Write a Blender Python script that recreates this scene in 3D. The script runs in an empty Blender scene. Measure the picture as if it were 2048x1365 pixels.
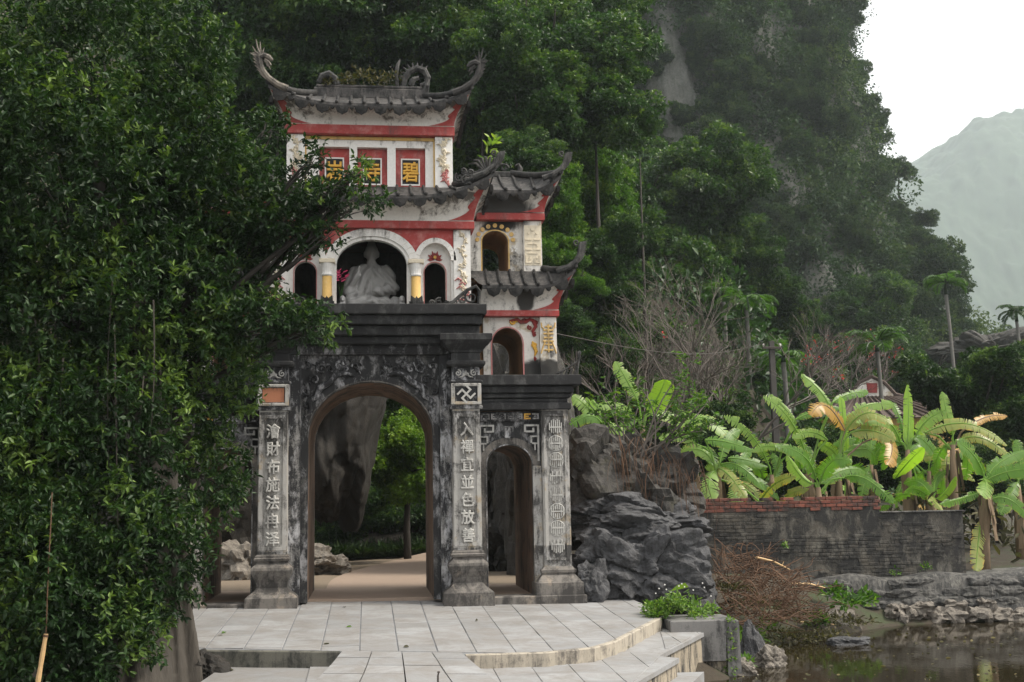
import bpy, bmesh, math, random
import numpy as np
from mathutils import Vector, Matrix, noise as mnoise

SC = bpy.context.scene
COL = SC.collection
R = math.radians

# ------------------------------------------------------------------ camera
PHW, PHH, FPX = 2048.0, 1365.0, 2340.0          # photograph size and focal length in its pixels
YAW, PITCH, ROLL = R(7.1107), R(7.6045), R(1.0)
_f = np.array([math.sin(YAW) * math.cos(PITCH), math.cos(YAW) * math.cos(PITCH), math.sin(PITCH)])
_r = np.array([math.cos(YAW), -math.sin(YAW), 0.0])
_u = np.cross(_r, _f)
CR = math.cos(ROLL) * _r - math.sin(ROLL) * _u
CU = math.sin(ROLL) * _r + math.cos(ROLL) * _u
CPOS = np.array([-0.0542, -19.3, 1.5917])
cam = bpy.data.objects.new('camera', bpy.data.cameras.new('camera'))
COL.objects.link(cam)
cam.matrix_world = Matrix(((CR[0], CU[0], -_f[0], CPOS[0]), (CR[1], CU[1], -_f[1], CPOS[1]),
                           (CR[2], CU[2], -_f[2], CPOS[2]), (0, 0, 0, 1)))
cam.data.sensor_width = 36.0
cam.data.lens = 36.0 * FPX / PHW
cam.data.clip_start, cam.data.clip_end = 0.1, 6000
cam.data.dof.use_dof = True
cam.data.dof.focus_distance = 18.9
cam.data.dof.aperture_fstop = 4.5
SC.camera = cam

# ------------------------------------------------------------------ sky, sun, exposure
SUN_DIR = Vector((0.64, -0.16, 0.80)).normalized()      # towards the sun
wd = bpy.data.worlds.new('World'); SC.world = wd; wd.use_nodes = True
wn, wl = wd.node_tree.nodes, wd.node_tree.links
sky = wn.new('ShaderNodeTexSky'); sky.sky_type = 'NISHITA'; sky.sun_disc = False
sky.sun_elevation = math.asin(SUN_DIR.z); sky.sun_rotation = math.atan2(SUN_DIR.x, SUN_DIR.y)
sky.air_density, sky.dust_density, sky.ozone_density = 1.0, 6.0, 1.0
veil = wn.new('ShaderNodeMixRGB'); veil.inputs[0].default_value = 0.75   # bright even cloud over the sky
veil.inputs[2].default_value = (11.0, 10.9, 10.6, 1)
wl.new(sky.outputs[0], veil.inputs[1])
wl.new(veil.outputs[0], wn['Background'].inputs[0])
wn['Background'].inputs[1].default_value = 0.085
sun = bpy.data.objects.new('sun', bpy.data.lights.new('sun', 'SUN')); COL.objects.link(sun)
sun.data.energy, sun.data.angle, sun.data.color = 2.5, R(14), (1.0, 0.93, 0.81)
sun.rotation_euler = SUN_DIR.to_track_quat('Z', 'Y').to_euler()
SC.view_settings.view_transform = 'Standard'; SC.view_settings.look = 'None'
SC.view_settings.gamma = 1.0; SC.view_settings.use_curve_mapping = False
SC.view_settings.exposure = 1.05
HAZE = 0.00036
SC.cycles.use_denoising = True
SC.cycles.max_bounces = 6; SC.cycles.diffuse_bounces = 3; SC.cycles.glossy_bounces = 2
SC.cycles.transmission_bounces = 3; SC.cycles.volume_bounces = 1; SC.cycles.transparent_max_bounces = 4

# ------------------------------------------------------------------ picture -> place
def ray(px, py):
    return _f + CR * (px - PHW / 2) / FPX - CU * (py - PHH / 2) / FPX
def at(px, py, Y):                              # the point of that direction on the plane y = Y
    d = ray(px, py); return CPOS + d * ((Y - CPOS[1]) / d[1])
def plane_at(px, py, a, b, c, y0=-0.5):         # ... on the plane z = a + b (y - y0) + c x
    d = ray(px, py)
    t = (a + b * (CPOS[1] - y0) + c * CPOS[0] - CPOS[2]) / (d[2] - b * d[1] - c * d[0])
    return CPOS + d * t

# ------------------------------------------------------------------ tags
def tag(o, label=None, cat=None, group=None, kind=None):
    if label: o['label'] = label
    if cat: o['category'] = cat
    if group: o['group'] = group
    if kind: o['kind'] = kind
    return o
def thing(name, loc, label, cat, group=None, rz=0.0):
    o = bpy.data.objects.new(name, None); COL.objects.link(o)
    o.location = loc; o.rotation_euler = (0, 0, rz); o.empty_display_size = 0.2
    return tag(o, label, cat, group)

# ------------------------------------------------------------------ mesh builders
def mesh_np(name, V, Fq, mat, parent=None, smooth=False, attr=None):
    """V (n,3), Fq (m,k) with one k; attr: per-vertex float 'tint'"""
    V = np.asarray(V, np.float32); Fq = np.asarray(Fq, np.int32)
    me = bpy.data.meshes.new(name)
    k = Fq.shape[1]; m = len(Fq)
    me.vertices.add(len(V)); me.vertices.foreach_set('co', V.ravel())
    me.loops.add(m * k); me.loops.foreach_set('vertex_index', Fq.ravel())
    me.polygons.add(m)
    me.polygons.foreach_set('loop_start', np.arange(0, m * k, k, dtype=np.int32))
    me.polygons.foreach_set('loop_total', np.full(m, k, np.int32))
    if smooth: me.polygons.foreach_set('use_smooth', np.ones(m, bool))
    me.update(calc_edges=True)
    if attr is not None:
        a = me.attributes.new('tint', 'FLOAT', 'POINT'); a.data.foreach_set('value', np.asarray(attr, np.float32))
    me.materials.append(mat)
    return link(name, me, parent)
def link(name, me, parent=None):
    o = bpy.data.objects.new(name, me); COL.objects.link(o)
    if parent is not None: o.parent = parent
    return o
def copy_of(o, parent, loc=None, rot=None, scale=None):
    c = o.copy(); COL.objects.link(c); c.parent = parent
    if loc is not None: c.location = loc
    if rot is not None: c.rotation_euler = rot
    if scale is not None: c.scale = scale
    return c
def copy_tree(root):
    r = root.copy(); COL.objects.link(r)
    for ch in root.children:
        c = ch.copy(); COL.objects.link(c); c.parent = r
        for g in ch.children:
            d = g.copy(); COL.objects.link(d); d.parent = c
    return r

class MB:
    def __init__(s, sx=1.0):
        s.v, s.f, s.sx = [], [], sx
    def add(s, vs, fs):
        n = len(s.v); s.v += [tuple(p) for p in vs]; s.f += [tuple(i + n for i in f) for f in fs]; return s
    def box(s, x0, x1, y0, y1, z0, z1):
        vs = [(x, y, z) for z in (z0, z1) for y in (y0, y1) for x in (x0, x1)]
        return s.add(vs, [(0, 2, 3, 1), (4, 5, 7, 6), (0, 1, 5, 4), (2, 6, 7, 3), (0, 4, 6, 2), (1, 3, 7, 5)])
    def cbox(s, x0, x1, y0, y1, z0, z1, b=0.01):
        """box with chamfered edges along every side"""
        return s.loft([(z0, x0 + b, x1 - b, y0 + b, y1 - b), (z0 + b, x0, x1, y0, y1),
                       (z1 - b, x0, x1, y0, y1), (z1, x0 + b, x1 - b, y0 + b, y1 - b)])
    def loft(s, rings):
        """rings of (z, x0, x1, y0, y1) joined upwards"""
        vs = []
        for z, x0, x1, y0, y1 in rings: vs += [(x0, y0, z), (x1, y0, z), (x1, y1, z), (x0, y1, z)]
        fs = [(0, 3, 2, 1)]
        for i in range(len(rings) - 1):
            a = 4 * i
            for k in range(4):
                j = (k + 1) % 4; fs.append((a + k, a + j, a + 4 + j, a + 4 + k))
        a = 4 * (len(rings) - 1); fs.append((a, a + 1, a + 2, a + 3))
        return s.add(vs, fs)
    def tube(s, pts, rad, n=8, cap=True, squash=1.0):
        """tube along pts, radius scalar or list"""
        pts = [Vector(p) for p in pts]; m = len(pts)
        rad = [rad] * m if isinstance(rad, (int, float)) else list(rad)
        vs, fs = [], []
        up = Vector((0.13, 0.21, 1)).normalized(); a = None
        for i, p in enumerate(pts):
            t = (pts[min(i + 1, m - 1)] - pts[max(i - 1, 0)])
            t = t.normalized() if t.length > 1e-9 else Vector((0, 0, 1))
            if a is None:
                a = t.cross(up)
                if a.length < 1e-3: a = t.cross(Vector((1, 0, 0)))
            else: a = a - t * a.dot(t)
            a.normalize(); b = t.cross(a)
            for k in range(n):
                c, q = math.cos(2 * math.pi * k / n), math.sin(2 * math.pi * k / n)
                vs.append(p + (a * c + b * (q * squash)) * rad[i])
        for i in range(m - 1):
            for k in range(n):
                j = (k + 1) % n; fs.append((i * n + k, i * n + j, (i + 1) * n + j, (i + 1) * n + k))
        if cap:
            fs.append(tuple(range(n - 1, -1, -1))); fs.append(tuple((m - 1) * n + k for k in range(n)))
        return s.add(vs, fs)
    def prism(s, poly, y0, y1):
        """(x, z) polygon, counter-clockwise seen from -y, pushed from y0 (front) to y1"""
        n = len(poly)
        vs = [(x, y0, z) for x, z in poly] + [(x, y1, z) for x, z in poly]
        fs = [tuple(range(n)), tuple(range(2 * n - 1, n - 1, -1))]
        for i in range(n):
            j = (i + 1) % n; fs.append((j, i, n + i, n + j))
        return s.add(vs, fs)
    def slab(s, poly, z0, z1):
        """(x, y) polygon counter-clockwise from above; z1 may be a function"""
        n = len(poly); g = z1 if callable(z1) else (lambda x, y: z1)
        vs = [(x, y, z0) for x, y in poly] + [(x, y, g(x, y)) for x, y in poly]
        fs = [tuple(range(n - 1, -1, -1)), tuple(range(n, 2 * n))]
        for i in range(n):
            j = (i + 1) % n; fs.append((i, j, n + j, n + i))
        return s.add(vs, fs)
    def disc(s, cx, cz, r, y0, y1, n=16):
        return s.prism([(cx + r * math.cos(2 * math.pi * k / n), cz + r * math.sin(2 * math.pi * k / n)) for k in range(n)], y0, y1)
    def arch_wall(s, x0, x1, z0, z1, cx, hw, sp, rise, y0, y1, n=16, bottom=None):
        """wall with an arched opening from z0 (or bottom) up; sp spring height"""
        b = z0 if bottom is None else bottom
        arch = [(cx - hw, b)] + [(cx - hw * math.cos(math.pi * k / n), sp + rise * math.sin(math.pi * k / n)) for k in range(n + 1)] + [(cx + hw, b)]
        m = len(arch)
        outer = []
        for i, (x, z) in enumerate(arch):
            if i == 0: outer.append((x0, b))
            elif i == m - 1: outer.append((x1, b))
            elif i == 1: outer.append((x0, sp))
            elif i == m - 2: outer.append((x1, sp))
            else:
                t = (i - 1) / (m - 3)
                if t < 0.25: outer.append((x0, sp + (z1 - sp) * t / 0.25))
                elif t > 0.75: outer.append((x1, sp + (z1 - sp) * (1 - t) / 0.25))
                else: outer.append((x0 + (x1 - x0) * (t - 0.25) / 0.5, z1))
        # make sure corners are present
        vs, fs = [], []
        for y in (y0, y1):
            vs += [(x, y, z) for x, z in arch] + [(x, y, z) for x, z in outer]
        for i in range(m - 1):
            fs.append((i, i + 1, m + i + 1, m + i))                       # front
            fs.append((2 * m + i + 1, 2 * m + i, 3 * m + i, 3 * m + i + 1))   # back
            fs.append((i + 1, i, 2 * m + i, 2 * m + i + 1))                # intrados
            fs.append((m + i, m + i + 1, 3 * m + i + 1, 3 * m + i))        # outside
        s.add(vs, fs)
        if bottom is not None and bottom > z0: s.box(x0, x1, y0, y1, z0, b)
        return s
    def arch_band(s, cx, hw, sp, rise, w, y0, y1, n=16, bottom=None):
        """a curved band of width w outside the arch line"""
        a = [(cx - hw * math.cos(math.pi * k / n), sp + rise * math.sin(math.pi * k / n)) for k in range(n + 1)]
        o = [(cx - (hw + w) * math.cos(math.pi * k / n), sp + (rise + w) * math.sin(math.pi * k / n)) for k in range(n + 1)]
        if bottom is not None:
            a = [(cx - hw, bottom)] + a + [(cx + hw, bottom)]; o = [(cx - hw - w, bottom)] + o + [(cx + hw + w, bottom)]
        m = len(a)
        vs = [(x, y0, z) for x, z in a] + [(x, y0, z) for x, z in o] + [(x, y1, z) for x, z in a] + [(x, y1, z) for x, z in o]
        fs = []
        for i in range(m - 1):
            fs += [(i, i + 1, m + i + 1, m + i), (i + 1, i, 2 * m + i, 2 * m + i + 1), (m + i, m + i + 1, 3 * m + i + 1, 3 * m + i),
                   (2 * m + i + 1, 2 * m + i, 3 * m + i, 3 * m + i + 1)]
        fs += [(0, m, 3 * m, 2 * m), (m - 1, 3 * m - 1, 4 * m - 1, 2 * m - 1)]
        return s.add(vs, fs)
    def build(s, name, mat, parent=None, smooth=False, bevel=0.0):
        me = bpy.data.meshes.new(name)
        vs = s.v if s.sx == 1 else [(x * s.sx, y, z) for x, y, z in s.v]
        fs = s.f if s.sx > 0 else [f[::-1] for f in s.f]
        me.from_pydata(vs, [], fs)
        if smooth: me.polygons.foreach_set('use_smooth', [True] * len(me.polygons))
        me.update(); me.materials.append(mat)
        if bevel > 0:
            bm = bmesh.new(); bm.from_mesh(me)
            bmesh.ops.bevel(bm, geom=[e for e in bm.edges if e.calc_length() > 2.2 * bevel and (len(e.link_faces) == 2 and e.calc_face_angle(0) > 0.5)], offset=bevel, segments=1, affect='EDGES')
            bm.to_mesh(me); bm.free()
        return link(name, me, parent)

# smooth value noise on arrays, for shaping terrain and rock
_rng0 = np.random.default_rng(11)
_LAT = _rng0.random((64, 64, 64)).astype(np.float32)
def vnoise(x, y, z):
    x, y, z = np.asarray(x, float), np.asarray(y, float), np.asarray(z, float)
    xi, yi, zi = np.floor(x).astype(int), np.floor(y).astype(int), np.floor(z).astype(int)
    fx, fy, fz = x - xi, y - yi, z - zi
    fx, fy, fz = [t * t * (3 - 2 * t) for t in (fx, fy, fz)]
    def L(a, b, c): return _LAT[(xi + a) & 63, (yi + b) & 63, (zi + c) & 63]
    def mix(a, b, t): return a + (b - a) * t
    return mix(mix(mix(L(0, 0, 0), L(1, 0, 0), fx), mix(L(0, 1, 0), L(1, 1, 0), fx), fy),
               mix(mix(L(0, 0, 1), L(1, 0, 1), fx), mix(L(0, 1, 1), L(1, 1, 1), fx), fy), fz) * 2 - 1
def fbm(x, y, z, o=4):
    s, a = 0.0, 1.0
    for i in range(o):
        s = s + a * vnoise(x * 2 ** i + 17 * i, y * 2 ** i + 5 * i, z * 2 ** i + 9 * i); a *= 0.5
    return s
def sstep(a, b, x):
    t = np.clip((np.asarray(x, float) - a) / (b - a), 0, 1); return t * t * (3 - 2 * t)
# ------------------------------------------------------------------ materials
def new_mat(name):
    m = bpy.data.materials.new(name); m.use_nodes = True
    nt = m.node_tree; b = nt.nodes['Principled BSDF']
    return m, nt.nodes, nt.links, b
def N(nodes, t, **kw):
    n = nodes.new(t)
    for k, v in kw.items(): setattr(n, k, v)
    return n
def noise_tex(nodes, links, scale, detail=5, rough=0.6, vec=None, dist=0.0):
    n = nodes.new('ShaderNodeTexNoise'); n.inputs['Scale'].default_value = scale
    n.inputs['Detail'].default_value = detail; n.inputs['Roughness'].default_value = rough; n.inputs['Distortion'].default_value = dist
    if vec is not None: links.new(vec, n.inputs['Vector'])
    return n
def ramp(nodes, links, fac, stops):
    r = nodes.new('ShaderNodeValToRGB')
    e = r.color_ramp.elements
    while len(e) < len(stops): e.new(0.5)
    for i, (p, c) in enumerate(stops):
        e[i].position = p; e[i].color = (c, c, c, 1) if isinstance(c, (int, float)) else tuple(c) + (1,)
    links.new(fac, r.inputs[0]); return r
def mixc(nodes, links, fac, a, b, mode='MIX'):
    m = nodes.new('ShaderNodeMixRGB'); m.blend_type = mode
    for i, v in ((0, fac), (1, a), (2, b)):
        if isinstance(v, (int, float)): m.inputs[i].default_value = v if i == 0 else (v, v, v, 1)
        elif isinstance(v, tuple): m.inputs[i].default_value = v + (1,) if len(v) == 3 else v
        else: links.new(v, m.inputs[i])
    return m.outputs[0]
def bump(nodes, links, b, h, strength=0.4, dist=0.02):
    n = nodes.new('ShaderNodeBump'); n.inputs['Strength'].default_value = strength; n.inputs['Distance'].default_value = dist
    links.new(h, n.inputs['Height']); links.new(n.outputs[0], b.inputs['Normal'])
def wpos(nodes, links, scale=(1, 1, 1)):
    g = nodes.new('ShaderNodeNewGeometry'); mp = nodes.new('ShaderNodeMapping'); mp.inputs['Scale'].default_value = scale
    links.new(g.outputs['Position'], mp.inputs['Vector']); return mp.outputs[0]

def smooth_below(n, l, v, a, b_):
    m = n.new('ShaderNodeMapRange'); m.interpolation_type = 'SMOOTHSTEP'
    m.inputs[1].default_value = b_; m.inputs[2].default_value = a; m.inputs[3].default_value = 0.0; m.inputs[4].default_value = 0.96
    l.new(v, m.inputs[0]); return m.outputs[0]
def masonry(name, base, dark, dirt, scale=1.0, light=None, rough=0.85, bumps=0.35, extra=None, streak=0.5, soot=None, runs=None):
    """weathered lime plaster: clean colour, black mould in patches and rain streaks, pale worn spots"""
    m, n, l, b = new_mat(name)
    p = wpos(n, l); ps = wpos(n, l, (2.2, 2.2, 0.42))
    big = noise_tex(n, l, 1.5 * scale, 9, 0.62, p, 0.7)
    st = noise_tex(n, l, 2.6 * scale, 7, 0.68, ps, 0.3)
    fine = noise_tex(n, l, 24 * scale, 5, 0.7, p)
    s = mixc(n, l, streak, big.outputs[0], st.outputs[0])
    s = mixc(n, l, 0.20, s, fine.outputs[0])
    for zt, ln_, amt in (runs or ()):                       # black runs below a ledge at height zt
        sp = n.new('ShaderNodeSeparateXYZ'); l.new(p, sp.inputs[0])
        k = n.new('ShaderNodeMapRange'); k.inputs[1].default_value = zt - ln_; k.inputs[2].default_value = zt; k.inputs[3].default_value = 0.0; k.inputs[4].default_value = amt; l.new(sp.outputs[2], k.inputs[0])
        lt = n.new('ShaderNodeMath'); lt.operation = 'LESS_THAN'; lt.inputs[1].default_value = zt + .004; l.new(sp.outputs[2], lt.inputs[0])
        v1 = n.new('ShaderNodeMath'); v1.operation = 'MULTIPLY'; l.new(k.outputs[0], v1.inputs[0]); l.new(lt.outputs[0], v1.inputs[1])
        fs_ = noise_tex(n, l, 7.0, 5, 0.7, wpos(n, l, (2.6, 2.6, 0.12)))
        v2 = n.new('ShaderNodeMath'); v2.operation = 'MULTIPLY'; l.new(v1.outputs[0], v2.inputs[0]); l.new(fs_.outputs[0], v2.inputs[1])
        s = mixc(n, l, 1.0, s, v2.outputs[0], 'ADD')
    lo = 0.64 - 0.27 * dirt
    mask = ramp(n, l, s, [(max(0.0, lo - 0.045), 0.0), (lo + 0.055, 1.0)])
    c0 = mixc(n, l, fine.outputs[0], tuple(x * 0.72 for x in base), tuple(min(1, x * 1.12) for x in base))
    if extra:                                       # patches of other paint or bare render
        e = noise_tex(n, l, 2.6 * scale, 5, 0.6, p, 0.3)
        em = ramp(n, l, e.outputs[0], [(0.56, 0.0), (0.64, 1.0)])
        c0 = mixc(n, l, em.outputs[0], c0, extra)
    dk = mixc(n, l, fine.outputs[0], tuple(x * 0.5 for x in dark), tuple(x * 1.7 for x in dark))
    col = mixc(n, l, mask.outputs[0], c0, dk)
    if light:                                       # pale lichen and salts over the mould
        w = noise_tex(n, l, 3.0 * scale, 9, 0.72, wpos(n, l, (1.3, 1.3, 0.7)), 0.35)
        wm = ramp(n, l, w.outputs[0], [(0.51, 0.0), (0.66, 0.85)])
        col = mixc(n, l, wm.outputs[0], col, light)
    for (sx_, sy_, sz_, rx_, rz_) in (soot or ()):          # a patch of smoke-black mould with a ragged edge
        mp = n.new('ShaderNodeMapping'); mp.vector_type = 'POINT'; mp.inputs['Location'].default_value = (-sx_ / rx_, -sy_ / .9, -sz_ / rz_); mp.inputs['Scale'].default_value = (1 / rx_, 1 / .9, 1 / rz_)
        l.new(p, mp.inputs['Vector']); ln = n.new('ShaderNodeVectorMath'); ln.operation = 'LENGTH'; l.new(mp.outputs[0], ln.inputs[0])
        wb = n.new('ShaderNodeMath'); wb.operation = 'MULTIPLY_ADD'; wb.inputs[1].default_value = 1.6; l.new(big.outputs[0], wb.inputs[0]); l.new(ln.outputs['Value'], wb.inputs[2])
        col = mixc(n, l, smooth_below(n, l, wb.outputs[0], 1.55, 1.95), col, (0.018, 0.017, 0.016))
    l.new(col, b.inputs['Base Color']); b.inputs['Roughness'].default_value = rough
    h = mixc(n, l, 0.5, fine.outputs[0], mask.outputs[0])
    bump(n, l, b, h, bumps, 0.012)
    return m
def paint(name, col, worn=(0.5, 0.42, 0.38), amount=0.35, rough=0.75):
    m, n, l, b = new_mat(name)
    p = wpos(n, l)
    a = noise_tex(n, l, 5.0, 8, 0.7, p); f = noise_tex(n, l, 30, 4, 0.7, p)
    d = noise_tex(n, l, 2.2, 7, 0.7, wpos(n, l, (2.5, 2.5, 0.6)))
    c = mixc(n, l, f.outputs[0], tuple(x * 0.75 for x in col), tuple(min(1, x * 1.15) for x in col))
    mk = ramp(n, l, a.outputs[0], [(0.60 - 0.12 * amount, 0.0), (0.74, 0.85)])
    c = mixc(n, l, mk.outputs[0], c, worn)
    dm = ramp(n, l, d.outputs[0], [(0.53, 0.0), (0.72, 0.75)])
    c = mixc(n, l, dm.outputs[0], c, (0.06, 0.055, 0.05))
    l.new(c, b.inputs['Base Color']); b.inputs['Roughness'].default_value = rough
    bump(n, l, b, f.outputs[0], 0.2, 0.006)
    return m
def simple(name, col, rough=0.8, var=0.3, scale=8.0, bumps=0.3, vec=(1, 1, 1), spec=0.4):
    m, n, l, b = new_mat(name)
    a = noise_tex(n, l, scale, 6, 0.65, wpos(n, l, vec))
    c = mixc(n, l, a.outputs[0], tuple(x * (1 - var) for x in col), tuple(min(1, x * (1 + var)) for x in col))
    l.new(c, b.inputs['Base Color']); b.inputs['Roughness'].default_value = rough
    b.inputs['Specular IOR Level'].default_value = spec
    bump(n, l, b, a.outputs[0], bumps, 0.02)
    return m
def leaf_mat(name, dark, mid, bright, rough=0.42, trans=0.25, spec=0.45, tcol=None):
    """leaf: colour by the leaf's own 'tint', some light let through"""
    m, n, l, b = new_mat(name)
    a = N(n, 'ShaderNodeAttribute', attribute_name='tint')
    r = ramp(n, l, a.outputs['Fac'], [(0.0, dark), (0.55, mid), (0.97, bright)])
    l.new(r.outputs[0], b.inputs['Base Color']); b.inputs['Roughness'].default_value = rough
    b.inputs['Specular IOR Level'].default_value = spec
    t = n.new('ShaderNodeBsdfTranslucent')
    tc = mixc(n, l, 1.0, r.outputs[0], tcol or (1.5, 1.7, 0.6), 'MULTIPLY'); l.new(tc, t.inputs['Color'])
    mx = n.new('ShaderNodeMixShader'); mx.inputs[0].default_value = trans
    l.new(b.outputs[0], mx.inputs[1]); l.new(t.outputs[0], mx.inputs[2])
    l.new(mx.outputs[0], n['Material Output'].inputs['Surface'])
    return m

M = {}
M['black'] = masonry('black_mould_plaster', (0.14, 0.135, 0.13), (0.013, 0.013, 0.014), 0.78, 1.3, light=(0.36, 0.355, 0.365))
M['cornice'] = masonry('cornice_black', (0.085, 0.083, 0.082), (0.010, 0.010, 0.011), 0.86, 1.4, light=(0.06, 0.06, 0.06), bumps=0.3, streak=0.3)
M['pillar'] = masonry('pillar_plaster', (0.40, 0.385, 0.36), (0.045, 0.043, 0.041), 0.40, 1.7, extra=(0.36, 0.30, 0.22), light=(0.43, 0.42, 0.41), runs=((3.0, .7, .24), (.80, .5, .12)))
M['pillar_dark'] = masonry('pillar_side_plaster', (0.34, 0.33, 0.32), (0.016, 0.016, 0.018), 0.64, 1.7, light=(0.52, 0.52, 0.54), runs=((3.96, 1.0, .40),))
M['pedestal'] = masonry('pedestal_stone', (0.17, 0.155, 0.14), (0.035, 0.032, 0.03), 0.55, 1.3, extra=(0.25, 0.21, 0.17))
M['relief'] = masonry('relief_plaster', (0.42, 0.41, 0.39), (0.05, 0.05, 0.05), 0.35, 2.2)
M['glyph_stone'] = masonry('raised_character', (0.46, 0.45, 0.425), (0.11, 0.105, 0.10), 0.30, 2.2)
M['white'] = masonry('white_limewash', (0.79, 0.77, 0.735), (0.13, 0.12, 0.11), 0.12, 0.9, bumps=0.15, runs=((6.10, .45, .22), (7.83, .35, .20)))
M['white2'] = masonry('white_limewash_stained', (0.70, 0.67, 0.62), (0.05, 0.048, 0.045), 0.30, 1.1, bumps=0.2, extra=(0.45, 0.38, 0.28))
M['cove'] = masonry('cove_limewash', (0.78, 0.755, 0.71), (0.14, 0.13, 0.115), 0.20, 1.2, bumps=0.2, streak=0.8, runs=((8.35, .30, .34), (6.66, .36, .34)))
SOOT = [(2.32, .2, 6.52, .50, .34), (2.25, .45, 6.30, .30, .16), (2.62, .05, 4.92, .16, .22), (3.0, .2, 3.75, .35, .16), (2.7, .3, 3.72, .3, .14)]
M['white_soot'] = masonry('tower_limewash_sooty', (0.70, 0.67, 0.62), (0.05, 0.048, 0.045), 0.30, 1.1, bumps=0.2, extra=(0.45, 0.38, 0.28), soot=SOOT)
M['cove_soot'] = masonry('tower_cove_sooty', (0.76, 0.735, 0.69), (0.09, 0.085, 0.08), 0.24, 1.2, bumps=0.2, streak=0.8, soot=SOOT)
M['red'] = paint('faded_red_paint', (0.36, 0.05, 0.045), (0.50, 0.22, 0.20), 0.9)
M['deepred'] = paint('deep_red_paint', (0.24, 0.026, 0.024), (0.34, 0.10, 0.09), 0.2)
M['pink'] = paint('pink_paint', (0.52, 0.20, 0.19), (0.65, 0.45, 0.40))
M['yellow'] = paint('ochre_paint', (0.62, 0.40, 0.13), (0.66, 0.55, 0.38))
M['cream'] = paint('cream_paint', (0.68, 0.60, 0.46), (0.70, 0.66, 0.58))
M['gold'] = paint('gold_paint', (0.72, 0.40, 0.06), (0.62, 0.42, 0.18), 0.15)
M['blackpaint'] = paint('black_panel_paint', (0.012, 0.012, 0.012), (0.03, 0.03, 0.03), 0.1)
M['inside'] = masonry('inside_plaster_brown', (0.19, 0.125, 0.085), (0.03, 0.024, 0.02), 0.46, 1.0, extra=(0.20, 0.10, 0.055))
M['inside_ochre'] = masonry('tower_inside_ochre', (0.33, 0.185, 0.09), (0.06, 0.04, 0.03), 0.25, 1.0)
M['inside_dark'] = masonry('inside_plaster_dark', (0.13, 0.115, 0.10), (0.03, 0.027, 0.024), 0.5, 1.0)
M['tile'] = masonry('roof_tile_dark', (0.065, 0.060, 0.058), (0.012, 0.012, 0.012), 0.55, 2.4, light=(0.10, 0.09, 0.085), bumps=0.5)
M['tileroll'] = masonry('roof_roll_dark', (0.045, 0.041, 0.039), (0.008, 0.008, 0.008), 0.55, 3.0, bumps=0.5)
M['ornament'] = masonry('ornament_dark', (0.075, 0.072, 0.068), (0.012, 0.012, 0.012), 0.58, 3.0, bumps=0.5)
M['dragon'] = masonry('dragon_stucco', (0.19, 0.165, 0.135), (0.03, 0.027, 0.024), 0.45, 3.0, bumps=0.5)
M['brickred'] = masonry('bare_brick', (0.42, 0.17, 0.09), (0.07, 0.05, 0.04), 0.25, 4.0)
M['statue'] = masonry('shade_greyed_stone', (0.50, 0.49, 0.475), (0.22, 0.21, 0.20), 0.22, 2.0, bumps=0.12, rough=0.6)  # white stone greyed, the shade of the niche is in its base colour
M['concrete'] = masonry('grey_concrete', (0.17, 0.165, 0.16), (0.03, 0.03, 0.03), 0.45, 1.5)
M['riser'] = masonry('tan_riser_plaster', (0.36, 0.32, 0.26), (0.09, 0.08, 0.07), 0.40, 2.4)
M['riser_dark'] = masonry('mossy_riser', (0.12, 0.115, 0.095), (0.03, 0.03, 0.026), 0.5, 2.0)
M['stained'] = masonry('stained_side', (0.34, 0.29, 0.22), (0.03, 0.028, 0.025), 0.5, 1.8, streak=0.85)

def paving(name, base):
    m, n, l, b = new_mat(name)
    oi = N(n, 'ShaderNodeObjectInfo'); p = wpos(n, l)
    a = noise_tex(n, l, 2.2, 9, 0.72, p, 0.5); f = noise_tex(n, l, 55, 5, 0.75, p)
    c = mixc(n, l, oi.outputs['Random'], tuple(x * 0.84 for x in base), tuple(x * 1.14 for x in base))
    c = mixc(n, l, ramp(n, l, a.outputs[0], [(0.40, 0.0), (0.62, 0.85)]).outputs[0], c, (0.195, 0.182, 0.17))
    c = mixc(n, l, ramp(n, l, f.outputs[0], [(0.55, 0.0), (0.8, 0.4)]).outputs[0], c, (0.2, 0.2, 0.2))
    d = noise_tex(n, l, 1.1, 8, 0.7, p, 0.8)
    c = mixc(n, l, ramp(n, l, d.outputs[0], [(0.50, 0.0), (0.70, 0.6)]).outputs[0], c, (0.15, 0.14, 0.13))
    l.new(c, b.inputs['Base Color'])
    l.new(ramp(n, l, a.outputs[0], [(0.3, 0.5), (0.7, 0.75)]).outputs[0], b.inputs['Roughness'])
    bump(n, l, b, f.outputs[0], 0.12, 0.004); return m
M['paver'] = paving('grey_stone_paver', (0.262, 0.264, 0.270))
M['grout'] = simple('grout', (0.17, 0.175, 0.185), 0.9, 0.4, 12)
M['earth'] = simple('packed_earth', (0.27, 0.21, 0.15), 0.95, 0.25, 2.5)
M['mud'] = simple('bank_soil', (0.075, 0.058, 0.04), 0.95, 0.5, 4.0, 0.6)
M['path'] = simple('pinkish_path', (0.27, 0.205, 0.16), 0.9, 0.15, 3.0)

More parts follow.
